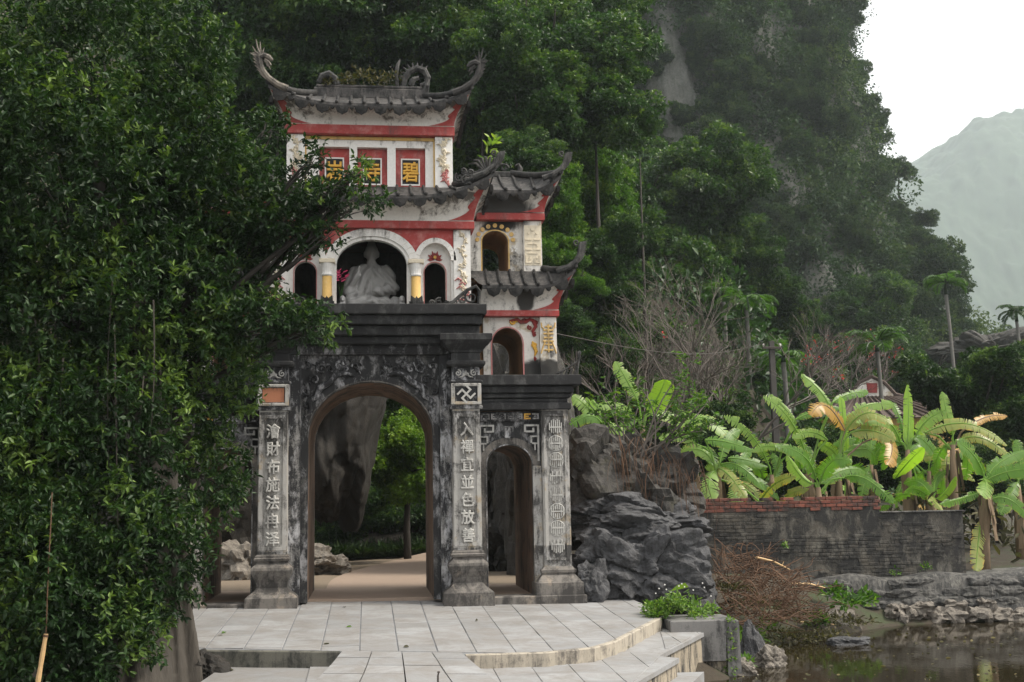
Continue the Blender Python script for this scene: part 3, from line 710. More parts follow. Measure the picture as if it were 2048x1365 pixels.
# ---- the two big pillars with pedestals
def pillar_rings(prof, cx, cy):
    return [(z, cx - h, cx + h, cy - h, cy + h) for z, h in prof]
COUPLET = {-1: '澮財布施法冉泽', 1: '入禪宜並色放善'}
for s in (-1, 1):
    cx = 1.545; cy = -0.07
    pil = MB(s).loft(pillar_rings([(0.70, .225), (0.73, .232), (3.03, .222)], cx, cy)).build('pillar', M['pillar'], GATE)
    pd = MB(s).loft(pillar_rings([(-0.20, .405), (0.10, .40), (.125, .375), (.15, .345), (.19, .285), (.25, .235), (.34, .245), (.43, .29), (.52, .322), (.56, .315), (.60, .27), (.64, .232), (.652, .236), (.665, .272), (.70, .282), (.715, .262), (.74, .262), (.765, .235)], cx, cy)).build('pedestal', M['pedestal'], GATE)
    # sunk panel frame on the shaft
    yf = cy - .229
    fm = MB(s)
    for x0, x1, z0, z1 in ((cx - .215, cx - .155, .82, 2.96), (cx + .155, cx + .215, .82, 2.96), (cx - .154, cx + .154, .82, .88), (cx - .154, cx + .154, 2.90, 2.96)):
        fm.cbox(x0, x1, yf - .018, yf + .02, z0, z1, .006)
    for a, b in ((-1, .885), (1, .885), (-1, 2.895), (1, 2.895)): fm.disc(cx + a * .153, b, .035, yf - .016, yf + .01, 10)
    fm.build('panel_frame', M['pillar'], pil)
    zs = [2.70 - k * .283 for k in range(7)]
    for ch, z in zip(COUPLET[s], zs):
        glyph(ch, s * cx, yf - .018, z, .235, M['glyph_stone'], pil, .02, .034, .92)
    cb = MB(s).loft(pillar_rings([(3.03, .235), (3.035, .262), (3.075, .268), (3.09, .25), (3.46, .25), (3.475, .268), (3.505, .262), (3.51, .235)], cx, cy)).build('capital_box', M['pillar_dark'], GATE)
    yb_ = cy - .25
    fm = MB(s)
    for x0, x1, z0, z1 in ((cx - .245, cx - .185, 3.10, 3.45), (cx + .185, cx + .245, 3.10, 3.45), (cx - .184, cx + .184, 3.10, 3.15), (cx - .184, cx + .184, 3.40, 3.45)):
        fm.cbox(x0, x1, yb_ - .03, yb_ + .01, z0, z1, .01)
    fm.build('box_frame', M['pillar'], cb)
    if s < 0:
        g = MB(s); g.cbox(cx - .17, cx + .17, yb_ - .008, yb_ + .01, 3.16, 3.39, .004); pb = g.build('bare_patch', M['brickred'], cb)
        tag(pb, 'orange bare brick where the panel has fallen away')
    else:
        g = MB(s); e, a, w = .028, .112, .018            # the diagonal fret sign in relief
        segs = [(-a, 0, a, 0), (0, -a, 0, a), (a, 0, a, a), (0, a, -a, a), (-a, 0, -a, -a), (0, -a, a, -a)]
        c45 = math.cos(math.pi / 4)
        for i, (x0, z0, x1, z1) in enumerate(segs):
            dx, dz = x1 - x0, z1 - z0; L = math.hypot(dx, dz); ux, uz = dx / L, dz / L
            x0 -= ux * w; z0 -= uz * w; x1 += ux * w; z1 += uz * w
            poly = [(x0 - uz * w, z0 + ux * w), (x0 + uz * w, z0 - ux * w), (x1 + uz * w, z1 - ux * w), (x1 - uz * w, z1 + ux * w)]
            poly = [((p - q) * c45 * .86 + cx, (p + q) * c45 * .86 + 3.275) for p, q in poly]
            g.prism(poly, yb_ - .030 - .0006 * i, yb_ + .003)
        g.build('emblem', M['glyph_stone'], cb)
    nk = MB(s).loft(pillar_rings([(3.51, .232), (3.725, .225)], cx, cy)).build('pillar_neck', M['pillar_dark'], GATE)
    g = MB(s)
    for sg in (-1, 1):
        g.tube(spiral(cx + sg * .13, cy - .235, 3.62, .055, 1.3, math.pi / 2, sg, 14), .012, 5)
        g.tube([(cx + sg * .02, cy - .235, 3.60), (cx + sg * .06, cy - .24, 3.56), (cx + sg * .12, cy - .235, 3.55)], [.018, .014, .005], 5)
    lotus_petals(g, cx, 3.57, cy - .222, .10, 5, 1, .8, .03)
    g.build('neck_relief', M['relief'], nk)
    MB(s).loft(pillar_rings([(3.725, .235), (3.735, .30), (3.765, .318), (3.80, .318), (3.82, .295), (3.83, .24), (3.95, .235), (3.96, .255), (4.0, .262), (4.04, .31), (4.09, .365), (4.14, .40), (4.145, .41), (4.15, .425), (4.245, .425), (4.255, .41)], cx, cy)).build('pillar_cap', M['cornice'], GATE)

# ---- middle cornice
def cornice(name, s, x0, x1, yb, steps, mat, grow_l=1):
    """steps: (z0, z1, right edge, front)"""
    m_ = MB(s); rings = []
    for z0, z1, e, f in steps:
        xl = -e if x0 is None else x0
        rings += [(z0, xl, e, f, yb), (z0 + .012, xl, e + .008, f - .008, yb), (z1 - .012, xl, e + .008, f - .008, yb), (z1, xl, e, f, yb)]
        rings += [(z1 + .002, xl + (.03 if x0 is None else 0), e - .05, f + .05, yb), (z1 + .012, xl + (.03 if x0 is None else 0), e - .05, f + .05, yb)]
    return m_.loft(rings[:-2]).build(name, mat, GATE)
cornice('main_cornice', 1, None, 0, 2.75, [(4.122, 4.235, 1.74, -.19), (4.255, 4.405, 1.775, -.28), (4.42, 4.565, 1.81, -.37), (4.58, 4.745, 1.88, -.44)], M['cornice'])

# =================================================================== side bays (s mirrors)
for s in (1, -1):
    sw = MB(s).arch_wall(1.7502, 2.83, -0.02, 3.0, 2.275, .375, 2.12, .325, 0.0, 0.06).build('side_arch_wall', M['black'], GATE)
    MB(s).arch_wall(1.7502, 3.24, -0.02, 3.02, 2.275, .375, 2.12, .325, 0.0602, 2.45).build('side_passage', M['inside'], GATE)
    MB(s).arch_band(2.275, .3755, 2.12, .3255, .13, -.02, -.0005, 18, bottom=.02).build('side_arch_moulding', M['pedestal'], sw)
    MB(s).arch_band(2.275, .380, 2.12, .330, .016, -.028, -.0205, 18, bottom=.02).build('side_arch_bead', M['pillar_dark'], sw)
    MB(s).cbox(2.655, 2.80, -.06, .0, .02, 2.10, .01).build('jamb_strip', M['pillar'], sw)
    # corner pilaster
    cx = 3.03; rings = lambda prof: [(z, cx - h, cx + h, -.15 - (h - .222), .25) for z, h in prof]
    pl = MB(s).loft(rings([(.42, .228), (.45, .226), (3.02, .222)])).build('corner_pilaster', M['pillar'], GATE)
    MB(s).loft(rings([(-.03, .39), (.21, .385), (.225, .36), (.24, .35), (.30, .30), (.335, .27), (.34, .262), (.37, .285), (.41, .29), (.43, .262), (.465, .232)])).build('pilaster_base', M['pedestal'], GATE)
    MB(s).cbox(1.955, 3.46, -.34, .10, -.26, .018, .015).build('sill_step', M['pedestal'], GATE)
    g = MB(s)
    for x0, x1, z0, z1 in ((2.83, 2.885, .56, 2.95), (3.175, 3.23, .56, 2.95), (2.886, 3.174, .56, .60), (2.886, 3.174, 2.91, 2.95)): g.cbox(x0, x1, -.172, -.14, z0, z1, .005)
    g.build('panel_frame', M['pillar'], pl)
    pr = random.Random(8)
    for k in range(8):                                   # round longevity signs
        z = 2.74 - k * .278; g = MB(s); r = .125; yy = -.158
        ringp = [(cx + r * math.cos(2 * math.pi * q / 20), yy, z + r * math.sin(2 * math.pi * q / 20)) for q in range(21)]
        kind = k % 4
        for b in range(-3, 4):
            x = b * .033; h = math.sqrt(max(0, r * r - x * x)) * (.96 if (b + kind) % 3 else .80)
            if kind == 1 and abs(b) < 2: g.box(cx + x - .009, cx + x + .009, yy - .022, yy + .012, z + .03, z + h); g.box(cx + x - .009, cx + x + .009, yy - .022, yy + .012, z - h, z - .03)
            elif kind == 3 and b in (-1, 1): g.box(cx + x - .009, cx + x + .009, yy - .022, yy + .012, z - h, z + .02)
            else: g.box(cx + x - .0085, cx + x + .0085, yy - .022, yy + .012, z - h, z + h)
        g.box(cx - .095, cx + .095, yy - .0245, yy + .012, z - .011 + .012 * (kind - 1), z + .011 + .012 * (kind - 1))
        if kind in (1, 2): g.tube(ringp, .010, 5, cap=False)
        g.build('round_sign', M['glyph_stone'], pl)
    # frieze with frets and key pattern in the corners of the arch panel
    fz = MB(s).cbox(1.80, 2.81, -.05, .0598, 2.84, 3.0, .008).build('side_frieze', M['black'], GATE)
    for k in range(7):
        x = 1.84 + k * .137; g = MB(s)
        g.box(x, x + .11, -.068, -.0502, 2.945, 2.968); g.box(x, x + .11, -.068, -.0502, 2.872, 2.895)
        g.box(x + (.0 if k % 2 else .085), x + (.025 if k % 2 else .11), -.0665, -.0502, 2.8955, 2.9445); g.box(x + .03, x + .08, -.066, -.0502, 2.91, 2.93)
        o = g.build('fret', M['gold'] if k == 5 else M['pillar_dark'], fz)
    for sg in (-1, 1):
        g = MB(s); bx = 2.275 + sg * .50
        def bar(x0, x1, z0, z1, q=[0]):
            q[0] += 1; e = .0004 * (q[0] % 9); g.box(min(x0, x1), max(x0, x1), -.045 - e, -.0, z0, z1)
        bar(bx, bx - sg * .03, 2.18, 2.78); bar(bx - sg * .0305, bx - sg * .25, 2.755, 2.785); bar(bx - sg * .22, bx - sg * .25, 2.66, 2.7545)
        bar(bx - sg * .08, bx - sg * .2195, 2.655, 2.685); bar(bx - sg * .08, bx - sg * .11, 2.685, 2.73); bar(bx - sg * .0305, bx - sg * .15, 2.575, 2.60)
        bar(bx - sg * .12, bx - sg * .15, 2.48, 2.5745); bar(bx - sg * .0305, bx - sg * .12, 2.46, 2.485); bar(bx - sg * .06, bx - sg * .085, 2.36, 2.4595)
        g.build('key_fret', M['relief'], sw)
    MB(s).cbox(2.20, 2.35, -.04, -.0, 2.56, 2.76, .01).build('key_block', M['pillar_dark'], sw)
    cornice('side_cornice', s, 1.70, 0, 2.6, [(3.022, 3.13, 3.285, -.20), (3.15, 3.20, 3.24, -.14), (3.22, 3.29, 3.29, -.17), (3.30, 3.405, 3.33, -.22), (3.42, 3.59, 3.455, -.30)], M['cornice'])

    # ---- second storey of the tower
    w2 = MB(s).arch_wall(1.90, 2.86, 3.59, 4.632, 2.31, .262, 4.17, .285, .30, .36).build('tower_wall', M['white_soot'], GATE)
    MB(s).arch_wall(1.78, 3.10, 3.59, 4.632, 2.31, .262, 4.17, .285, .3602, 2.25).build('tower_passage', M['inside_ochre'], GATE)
    MB(s).arch_band(2.31, .2625, 4.17, .2855, .022, .288, .2998, 16, bottom=3.60).build('arch_rim', M['pink'], w2)
    p2 = MB(s).cbox(2.8602, 3.147, .20, 2.3, 3.59, 4.632, .01).build('tower_pillar', M['white_soot'], GATE)
    g = MB(s)                                            # red and yellow scroll work
    g.tube([(2.35, .29, 4.57), (2.48, .285, 4.60), (2.55, .285, 4.55), (2.64, .285, 4.56), (2.70, .285, 4.60), (2.77, .285, 4.57), (2.80, .285, 4.47), (2.75, .285, 4.40), (2.77, .285, 4.30)], [.02, .03, .035, .035, .03, .035, .035, .03, .012], 6)
    for a in ((2.60, 4.57, .05, 0), (2.70, 4.46, .045, 2), (2.78, 4.34, .04, 1), (2.80, 4.55, .05, 3)): g.tube(spiral(a[0], .288, a[1], a[2], 1.2, a[3], 1, 12), .014, 5)
    g.build('red_scroll', M['deepred'], w2)
    g = MB(s)
    for a in ((2.40, 4.56, .05, 0), (2.47, 4.585, .04, 2)): g.tube(spiral(a[0], .287, a[1], a[2], 1.2, a[3], -1, 12), .018, 5)
    g.build('yellow_scroll', M['gold'], w2); g = MB(s)
    g.tube([(2.74, .288, 4.22), (2.77, .282, 4.13), (2.80, .282, 4.05), (2.775, .285, 3.97)], [.015, .035, .03, .012], 6); g.tube(spiral(2.76, .287, 4.15, .05, 1.1, 0, 1, 12), .016, 5)
    g.build('yellow_scroll', M['gold'], w2)
    g = MB(s); g.tube([(2.77, .288, 3.96), (2.785, .285, 3.92), (2.775, .288, 3.885)], [.012, .03, .01], 6); g.build('red_bud', M['deepred'], w2)
    c2 = 3.003; yq = .199
    g = MB(s)                                            # tall yellow longevity sign on the pillar
    for z0, hw_ in ((4.46, .06), (4.40, .085), (4.34, .085), (4.27, .075), (4.21, .09), (4.15, .06), (4.06, .08)): g.cbox(c2 - hw_, c2 + hw_, yq - .020, yq + .005, z0 - .014, z0 + .014, .004)
    g.box(c2 - .014, c2 + .014, yq - .0195, yq + .005, 4.02, 4.50); 
    for sg in (-1, 1):
        g.tube([(c2 + sg * .12, yq - .006, 4.53), (c2 + sg * .11, yq - .01, 4.45), (c2 + sg * .075, yq - .01, 4.42)], .013, 5)
        g.tube([(c2 + sg * .06, yq - .008, 4.20), (c2 + sg * .10, yq - .01, 4.10), (c2 + sg * .13, yq - .006, 4.0)], .013, 5)
    g.build('pillar_sign', M['yellow'], p2)
    MB(s).cbox(1.80, 3.19, .14, 2.36, 4.634, 4.735, .008).build('red_band', M['red'], GATE)
    rf2, ev2 = roof('side_lower', s, 1.86, 3.33, -.12, 2.6, 5.12, (1.68, 2.96, .40, 2.1), 5.46, False, True, .28, (1.80, 3.18, .15, 2.35), 4.735, M['cove_soot'])
    tp = ev2(0, 1); dragon_finial(rf2, s, tp, 1, .42, M['ornament'], head=False)
    # ---- third storey of the tower
    w3 = MB(s).arch_wall(1.6802, 2.635, 5.36, 6.353, 2.15, .228, 6.0, .19, .50, .56, bottom=5.47).build('tower_wall', M['white_soot'], GATE)
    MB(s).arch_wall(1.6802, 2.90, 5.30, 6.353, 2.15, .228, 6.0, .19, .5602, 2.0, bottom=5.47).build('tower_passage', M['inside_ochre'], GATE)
    MB(s).arch_band(2.15, .2285, 6.0, .1905, .02, .492, .4998, 16, bottom=5.475).build('arch_rim', M['yellow'], w3)
    for k in range(9):
        a = math.pi * (k + .0) / 8
        o = MB(s).disc(2.15 - .31 * math.cos(a), 6.03 + .25 * math.sin(a), .038, .472, .4998, 12).build('gold_boss', M['yellow'], w3)
    g = MB(s)
    for sg in (-1, 1):
        lotus_petals(g, 2.15 + sg * .33, 5.86, .50, .09, 6, 1, 2.2, .02)
    g.build('flower_relief', M['white'], w3)
    p3 = MB(s).cbox(2.6352, 2.955, .40, 2.05, 5.37, 6.353, .01).build('tower_pillar', M['white_soot'], GATE)
    g = MB(s); c3 = 2.795; yq = .399
    g.cbox(c3 - .145, c3 + .145, yq - .004, yq + .004, 5.56, 6.27, .001); g.disc(c3, 6.20, .033, yq - .02, yq + .004, 12)
    for sg in (-1, 1): g.disc(c3 + sg * .07, 6.13, .02, yq - .016, yq + .004, 10)
    for x0, x1, z0, z1 in ((-.13, -.02, 6.005, 6.025), (.02, .13, 6.005, 6.025), (-.085, .085, 5.93, 5.95), (.065, .085, 5.89, 5.9295), (-.13, -.02, 5.83, 5.85), (.02, .13, 5.83, 5.85), (-.085, .085, 5.765, 5.785),
                           (-.13, -.11, 5.60, 5.74), (-.1095, -.02, 5.60, 5.62), (.03, .05, 5.60, 5.70), (.0505, .13, 5.60, 5.62), (.11, .13, 5.6205, 5.74), (.0505, .09, 5.68, 5.70), (-.06, -.04, 5.66, 5.72)):
        g.box(c3 + x0, c3 + x1, yq - .016, yq + .004, z0, z1)
    g.build('pillar_sign', M['cream'], p3)
    MB(s).cbox(1.82, 3.006, .34, 2.12, 6.3535, 6.477, .008).build('red_band', M['red'] , GATE)
    rf3, ev3 = roof('side_upper', s, 1.7, 3.16, .12, 2.35, 6.82, (1.7, 2.55, 1.22, 1.24), 7.38, False, True, .26, (1.82, 3.0, .345, 2.115), 6.477, M['cove_soot'])
    tp = ev3(0, 1); dragon_finial(rf3, s, tp, 1, .34, M['ornament'], head=False)
    g = MB(s); g.cbox(1.7, 2.60, 1.15, 1.31, 7.33, 7.45, .02)
    g.tube([(2.60, 1.23, 7.40), (2.68, 1.23, 7.42), (2.72, 1.23, 7.52), (2.68, 1.23, 7.60), (2.62, 1.23, 7.57)], [.06, .055, .05, .04, .02], 7)
    for k in range(8):                                   # spiny crest at the ridge's inner end
        a = -1.1 + 2.2 * k / 7
        g.tube([(2.12 + .06 * math.sin(a), 1.2, 7.44), (2.12 + .25 * math.sin(a), 1.17, 7.46 + .22 * math.cos(a) + .03), (2.12 + .40 * math.sin(a), 1.2, 7.47 + .27 * math.cos(a))], [.035, .028, .006], 5)
    g.tube(spiral(2.42, 1.2, 7.52, .08, 1.2, 0, 1, 14), .022, 5)
    g.build('ridge', M['ornament'], rf3)
    # crest on the corner of the side cornice
    g = MB(s)
    g.tube([(3.40, -.22, 3.59), (3.42, -.22, 3.72), (3.44, -.22, 3.84), (3.45, -.22, 3.93)], [.03, .022, .02, .035], 6); g.disc(3.45, 3.955, .035, -.25, -.19, 10)
    for k in range(4): g.tube([(3.36 - .075 * k, -.22, 3.59), (3.40 - .075 * k, -.22, 3.66 + .02 * (3 - k)), (3.37 - .07 * k, -.22, 3.74 - .03 * k)], [.02, .018, .012], 5)
    g.tube([(3.42, -.22, 3.82), (3.3, -.22, 3.74), (3.18, -.22, 3.67), (3.06, -.22, 3.61)], [.016, .018, .018, .02], 5)
    g.build('corner_crest', M['ornament'], GATE)

# =================================================================== upper storeys, middle
# niche storey
nb = MB(); nb.arch_wall(-.76, .80, 4.75, 6.10, .02, .585, 5.50, .42, .10, .22)
nw_ = nb.build('niche_wall', M['white'], GATE)
for s in (1, -1):
    a0 = .8002 if s > 0 else .7602
    sw = MB(s).arch_wall(a0, 1.395, 4.75, 6.10, 1.085, .265, 5.57, .30, .10, .22).build('niche_wall', M['white'], GATE)
    iw = MB(s).arch_wall(a0, 1.395, 4.75, 6.10, 1.085, .180, 5.39, .175, .2202, .34).build('inner_niche', M['white'], GATE)
    MB(s).arch_band(1.085, .1805, 5.39, .1755, .014, .206, .2200, 16, bottom=4.755).build('arch_rim', M['pink'], iw)
    g = MB(s); lotus_petals(g, 1.085, 5.60, .2195, .175, 11, 1, 1.5, .04); tag(g.build('lotus', M['deepred'], iw), 'red lotus flower above the small arch'); MB(s).disc(1.085, 5.645, .028, .165, .1795, 10).build('lotus_heart', M['gold'], iw)
    cp = MB(s).cbox(1.3952, 1.68, .05, 2.40, 4.75, 6.10, .01).build('corner_pillar', M['white'], GATE)
    g = MB(s); rr_ = random.Random(3)                    # blossom branch in relief
    pts = [(1.60, .046, 4.95), (1.52, .04, 5.1), (1.57, .04, 5.25), (1.50, .04, 5.42), (1.58, .04, 5.58), (1.52, .04, 5.75), (1.60, .04, 5.92), (1.50, .046, 6.05)]
    g.tube(pts, [.02, .018, .016, .015, .014, .012, .01, .006], 5)
    for k in range(80):
        i = rr_.randrange(7); t = rr_.random(); q = Vector(pts[i]).lerp(Vector(pts[i + 1]), t); a = rr_.uniform(0, 6.28); L = rr_.uniform(.03, .085)
        ex, ez = min(1.665, max(1.41, q.x + L * math.cos(a))), q.z + L * math.sin(a)
        g.tube([(q.x, .042, q.z), ((q.x + ex) / 2, .03, (q.z + ez) / 2 + .01), (ex, .045, ez)], [.006, .017, .004], 4)
    g.build('branch_relief', M['cream'], cp)
    g = MB(s)
    for k in range(7):
        x, z = 1.44 + rr_.random() * .2, 4.8 + k * .07
        g.tube([(x - .06, .045, z), (x, .03, z + .04), (x + .05, .035, z + .01), (x + .03, .045, z - .03)], [.008, .018, .015, .006], 5)
    g.build('cloud_relief', M['pink'], cp)
    # columns
    cc = .755 if s > 0 else .715
    col = MB(s); 
    prof = [(4.75, .10), (4.80, .10), (4.82, .082), (5.28, .078)]
    def lathe(mbx, prof, cx, cy, n=16):
        vs = [(cx + r * math.cos(2 * math.pi * k / n), cy + r * math.sin(2 * math.pi * k / n), z) for z, r in prof for k in range(n)]
        fs = [(i * n + k, i * n + (k + 1) % n, (i + 1) * n + (k + 1) % n, (i + 1) * n + k) for i in range(len(prof) - 1) for k in range(n)]
        fs += [tuple(range(n - 1, -1, -1)), tuple((len(prof) - 1) * n + k for k in range(n))]; mbx.add(vs, fs)
    lathe(col, prof, cc, .03); co_ = col.build('column', M['yellow'], GATE, smooth=True)
    cap = MB(s); lathe(cap, [(5.281, .084), (5.30, .095), (5.33, .086), (5.36, .086), (5.40, .092), (5.47, .112), (5.49, .118)], cc, .03)
    cap.build('column_capital', M['white'], co_)
    MB(s).cbox(cc - .13, cc + .13, -.09, .0998, 5.491, 5.56, .008).build('column_slab', M['cream'], co_)
    g = MB(s); lotus_petals(g, cc, 4.72, -.13, .25, 7, 1, 1.25, .06); g.build('grey_lotus', M['ornament'], GATE)
    g = MB(s)                                            # grey scrolls along the ledge
    for (x, z, r, a) in ((1.00, 4.80, .05, 0), (1.12, 4.82, .07, 1), (1.27, 4.80, .05, 2), (1.38, 4.82, .06, 3), (1.52, 4.86, .09, 1), (1.66, 4.90, .12, 2)):
        g.tube(spiral(x, -.2, z, r, 1.3, a, 1, 14), .018, 5)
    g.tube([(1.30, -.2, 4.76), (1.45, -.2, 4.90), (1.60, -.2, 5.02), (1.74, -.2, 5.08), (1.80, -.2, 5.0), (1.78, -.2, 4.76)], [.03, .03, .03, .032, .03, .03], 6)
    g.tube([(.95, -.2, 4.76), (1.2, -.2, 4.775), (1.5, -.2, 4.775), (1.78, -.2, 4.77)], .025, 6)
    g.build('ledge_scroll', M['ornament'], GATE)
# white arch bands
ab = MB().arch_band(.02, .5855, 5.50, .4205, .055, .075, .0998, 24).build('arch_band', M['white'], nw_)
ob = MB().arch_band(.02, .641, 5.50, .476, .135, .045, .0998, 24).build('arch_band', M['white'], nw_)
for k in range(17):                                      # incised voussoirs
    a = math.pi * (k + 1) / 18; c_, s_ = math.cos(a), math.sin(a); g = MB()
    x0, z0 = .02 - .655 * c_, 5.50 + .49 * s_; x1, z1 = .02 - .765 * c_ + .02, 5.50 + .60 * s_
    g.tube([(x0, .044, z0), (x1, .044, z1)], .006, 4); g.build('band_rib', M['white2'], ob)
for s in (1, -1):
    bo = MB(s).arch_band(1.085, .2655, 5.57, .3005, .085, .05, .0998, 20).build('arch_band', M['white'], GATE)
    for k in range(11):
        a = math.pi * (k + 1) / 12; c_, s_ = math.cos(a), math.sin(a); g = MB(s)
        g.tube([(1.085 - .275 * c_, .049, 5.57 + .31 * s_), (1.085 - .345 * c_ + .012, .049, 5.57 + .38 * s_)], .005, 4); g.build('band_rib', M['white2'], bo)
# red spandrels above the arches
g = MB(); nx = 90; vs = []
for i in range(nx + 1):
    x = -1.39 + 2.78 * i / nx
    zl = 5.56
    for cx_, hw_, sp_, ri in ((.02, .77, 5.50, .605), (1.085, .345, 5.57, .38), (-1.085, .345, 5.57, .38)):
        t = (x - cx_) / hw_
        if abs(t) < 1: zl = max(zl, sp_ + ri * math.sqrt(1 - t * t))
    zl = min(zl, 6.095)
    vs += [(x, .088, zl), (x, .088, 6.098), (x, .0995, zl), (x, .0995, 6.098)]
fs = []
for i in range(nx):
    a, b = 4 * i, 4 * i + 4
    fs += [(a, b, b + 1, a + 1), (a + 2, b + 2, b, a)]
g.add(vs, fs); g.build('red_spandrel', M['red'], nw_)
# room behind the niche
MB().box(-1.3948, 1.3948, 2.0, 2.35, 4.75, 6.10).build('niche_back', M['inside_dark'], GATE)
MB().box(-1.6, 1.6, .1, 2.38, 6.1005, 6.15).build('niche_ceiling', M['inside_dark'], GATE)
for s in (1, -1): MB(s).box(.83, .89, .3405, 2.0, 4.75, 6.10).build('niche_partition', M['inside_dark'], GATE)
MB().cbox(-1.745, 1.745, -.02, 2.45, 6.1505 - .05, 6.23, .008).build('red_band', M['red'], GATE)
rfm, evm = roof('main_lower', 1, -1.93, 1.93, -.38, 2.85, 6.57, (-1.44, 1.44, .42, 2.05), 6.93, True, True, .38, (-1.735, 1.735, -.01, 2.44), 6.23)
for u in (0, 1): dragon_finial(rfm, 1, evm(0, u), 1 if u else -1, .30, M['ornament'], head=False)
g = MB()                                                 # grey cloud scroll on the hip
for (x, z, r, a) in ((1.78, 7.0, .10, 0), (1.62, 6.98, .09, 1), (1.50, 7.02, .08, 2), (1.70, 7.12, .07, 3), (1.86, 7.1, .06, 1), (1.58, 7.14, .06, 4)):
    g.tube(spiral(x, .1, z, r, 1.4, a, 1, 14), .022, 5)
g.build('hip_scroll', M['ornament'], rfm)
# name storey
MB().box(-1.38, 1.38, .62, 2.0, 6.85, 7.83).build('name_core', M['white'], GATE)
wins = ((-.875, -.36), (-.225, .292), (.437, .952))
zf0, zf1 = 6.93, 7.645
g = MB(); xs = [-1.115] + [v for w in wins for v in w] + [1.115]
for k in range(0, len(xs), 2): g.box(xs[k], xs[k + 1], .50, .6198, zf0, zf1)
g.box(-1.115, 1.115, .50, .6198, zf1, 7.83); g.box(-1.115, 1.115, .50, .6198, 6.85, zf0)
nwall = g.build('name_wall', M['white'], GATE)
MB().cbox(-1.115, 1.115, .475, .4998, 7.77, 7.826, .006).build('yellow_trim', M['yellow'], nwall)
for s in (1, -1): MB(s).box(1.09, 1.1148, .478, .4998, 6.90, 7.7698).build('yellow_trim', M['yellow'], nwall)
for (x0, x1), ch in zip(wins, '岩寺碧'):
    pn = MB().box(x0, x1, .605, .6195, zf0, zf1).build('name_panel', M['red'], GATE)
    xm = (x0 + x1) / 2; fm = MB()
    for a0, a1, b0, b1 in ((-.165, -.142, 7.0, 7.48), (.142, .165, 7.0, 7.48), (-.1415, .1415, 7.0, 7.023), (-.1415, .1415, 7.457, 7.48)): fm.box(xm + a0, xm + a1, .585, .6048, b0, b1)
    fm.build('white_frame', M['white'], pn)
    MB().box(xm - .1415, xm + .1415, .598, .6046, 7.0235, 7.4565).build('black_plate', M['blackpaint'], pn)
    glyph(ch, xm, .585, 7.24, .37, M['gold'], pn, .02, .022, .80)
for s in (1, -1):
    cp = MB(s).cbox(1.1155, 1.42, .40, 2.02, 6.85, 7.83, .01).build('corner_pillar', M['white'], GATE)
    g = MB(s); h = MB(s); rr_ = random.Random(17)
    pts = [(1.36, .394, 6.98), (1.24, .39, 7.1), (1.31, .39, 7.25), (1.20, .39, 7.38), (1.30, .39, 7.52), (1.22, .39, 7.66), (1.34, .394, 7.78)]
    g.tube(pts, .011, 5)
    for k in range(120):
        i = rr_.randrange(6); q = Vector(pts[i]).lerp(Vector(pts[i + 1]), rr_.random()); a = rr_.uniform(0, 6.28); L = rr_.uniform(.03, .10)
        ex, ez = min(1.405, max(1.13, q.x + L * math.cos(a))), min(7.80, q.z + L * math.sin(a))
        (g if ez > 7.2 else h).tube([(q.x, .392, q.z), ((q.x + ex) / 2, .378, (q.z + ez) / 2 + .012), (ex, .396, ez)], [.006, .017, .004], 4)
    g.build('branch_relief', M['cream'], cp); h.build('cloud_relief', M['pink'], cp)
MB().cbox(-1.455, 1.455, .34, 2.08, 7.8305, 7.995, .008).build('red_band', M['red'], GATE)
rft, evt = roof('top', 1, -1.60, 1.62, .02, 2.40, 8.27, (-.95, .95, 1.20, 1.22), 8.80, True, True, .26, (-1.445, 1.445, .35, 2.07), 7.995, roll=.225, sag=.07)
dragon_finial(rft, 1, evt(0, 0), -1, .54, M['dragon'])
dragon_finial(rft, 1, evt(0, 1), 1, .52, M['tileroll'])
g = MB(); g.cbox(-1.0, .98, 1.12, 1.30, 8.74, 8.94, .02); g.cbox(-.96, .94, 1.14, 1.28, 8.941, 9.00, .015)
g.build('ridge', M['tile'], rft)
g = MB()                                                 # coiled ridge beast
g.tube([(.60, 1.2, 9.0), (.62, 1.2, 9.14), (.70, 1.2, 9.28), (.84, 1.2, 9.36), (.98, 1.2, 9.32), (1.05, 1.2, 9.18), (1.0, 1.2, 9.06), (.90, 1.2, 9.04)], [.05, .055, .06, .062, .062, .058, .05, .035], 8)
g.tube([(.72, 1.2, 9.02), (.78, 1.18, 9.14), (.88, 1.18, 9.18)], [.06, .06, .04], 7)
for k in range(10):
    a = -.4 + 2.6 * k / 9
    q = (.84 - .24 * math.cos(a), 9.16 + .22 * math.sin(a)); g.tube([(q[0], 1.2, q[1]), (q[0] - .10 * math.cos(a), 1.2, q[1] + .10 * math.sin(a))], [.03, .006], 4)
g.tube([(.50, 1.22, 9.0), (.47, 1.22, 9.22), (.50, 1.22, 9.42), (.54, 1.22, 9.52)], [.04, .04, .034, .015], 7)
g.tube([(.98, 1.2, 8.96), (1.0, 1.15, 8.9), (1.02, 1.1, 9.0), (1.05, 1.12, 9.12)], [.06, .06, .05, .03], 6)
g.build('ridge_beast', M['ornament'], rft)
g = MB()                                                 # its partner, half lost among weeds
g.tube([(-.60, 1.2, 9.0), (-.64, 1.2, 9.12), (-.74, 1.2, 9.2), (-.86, 1.2, 9.16), (-.92, 1.2, 9.04)], [.07, .075, .08, .07, .05], 8)
g.build('ridge_beast', M['ornament'], rft)

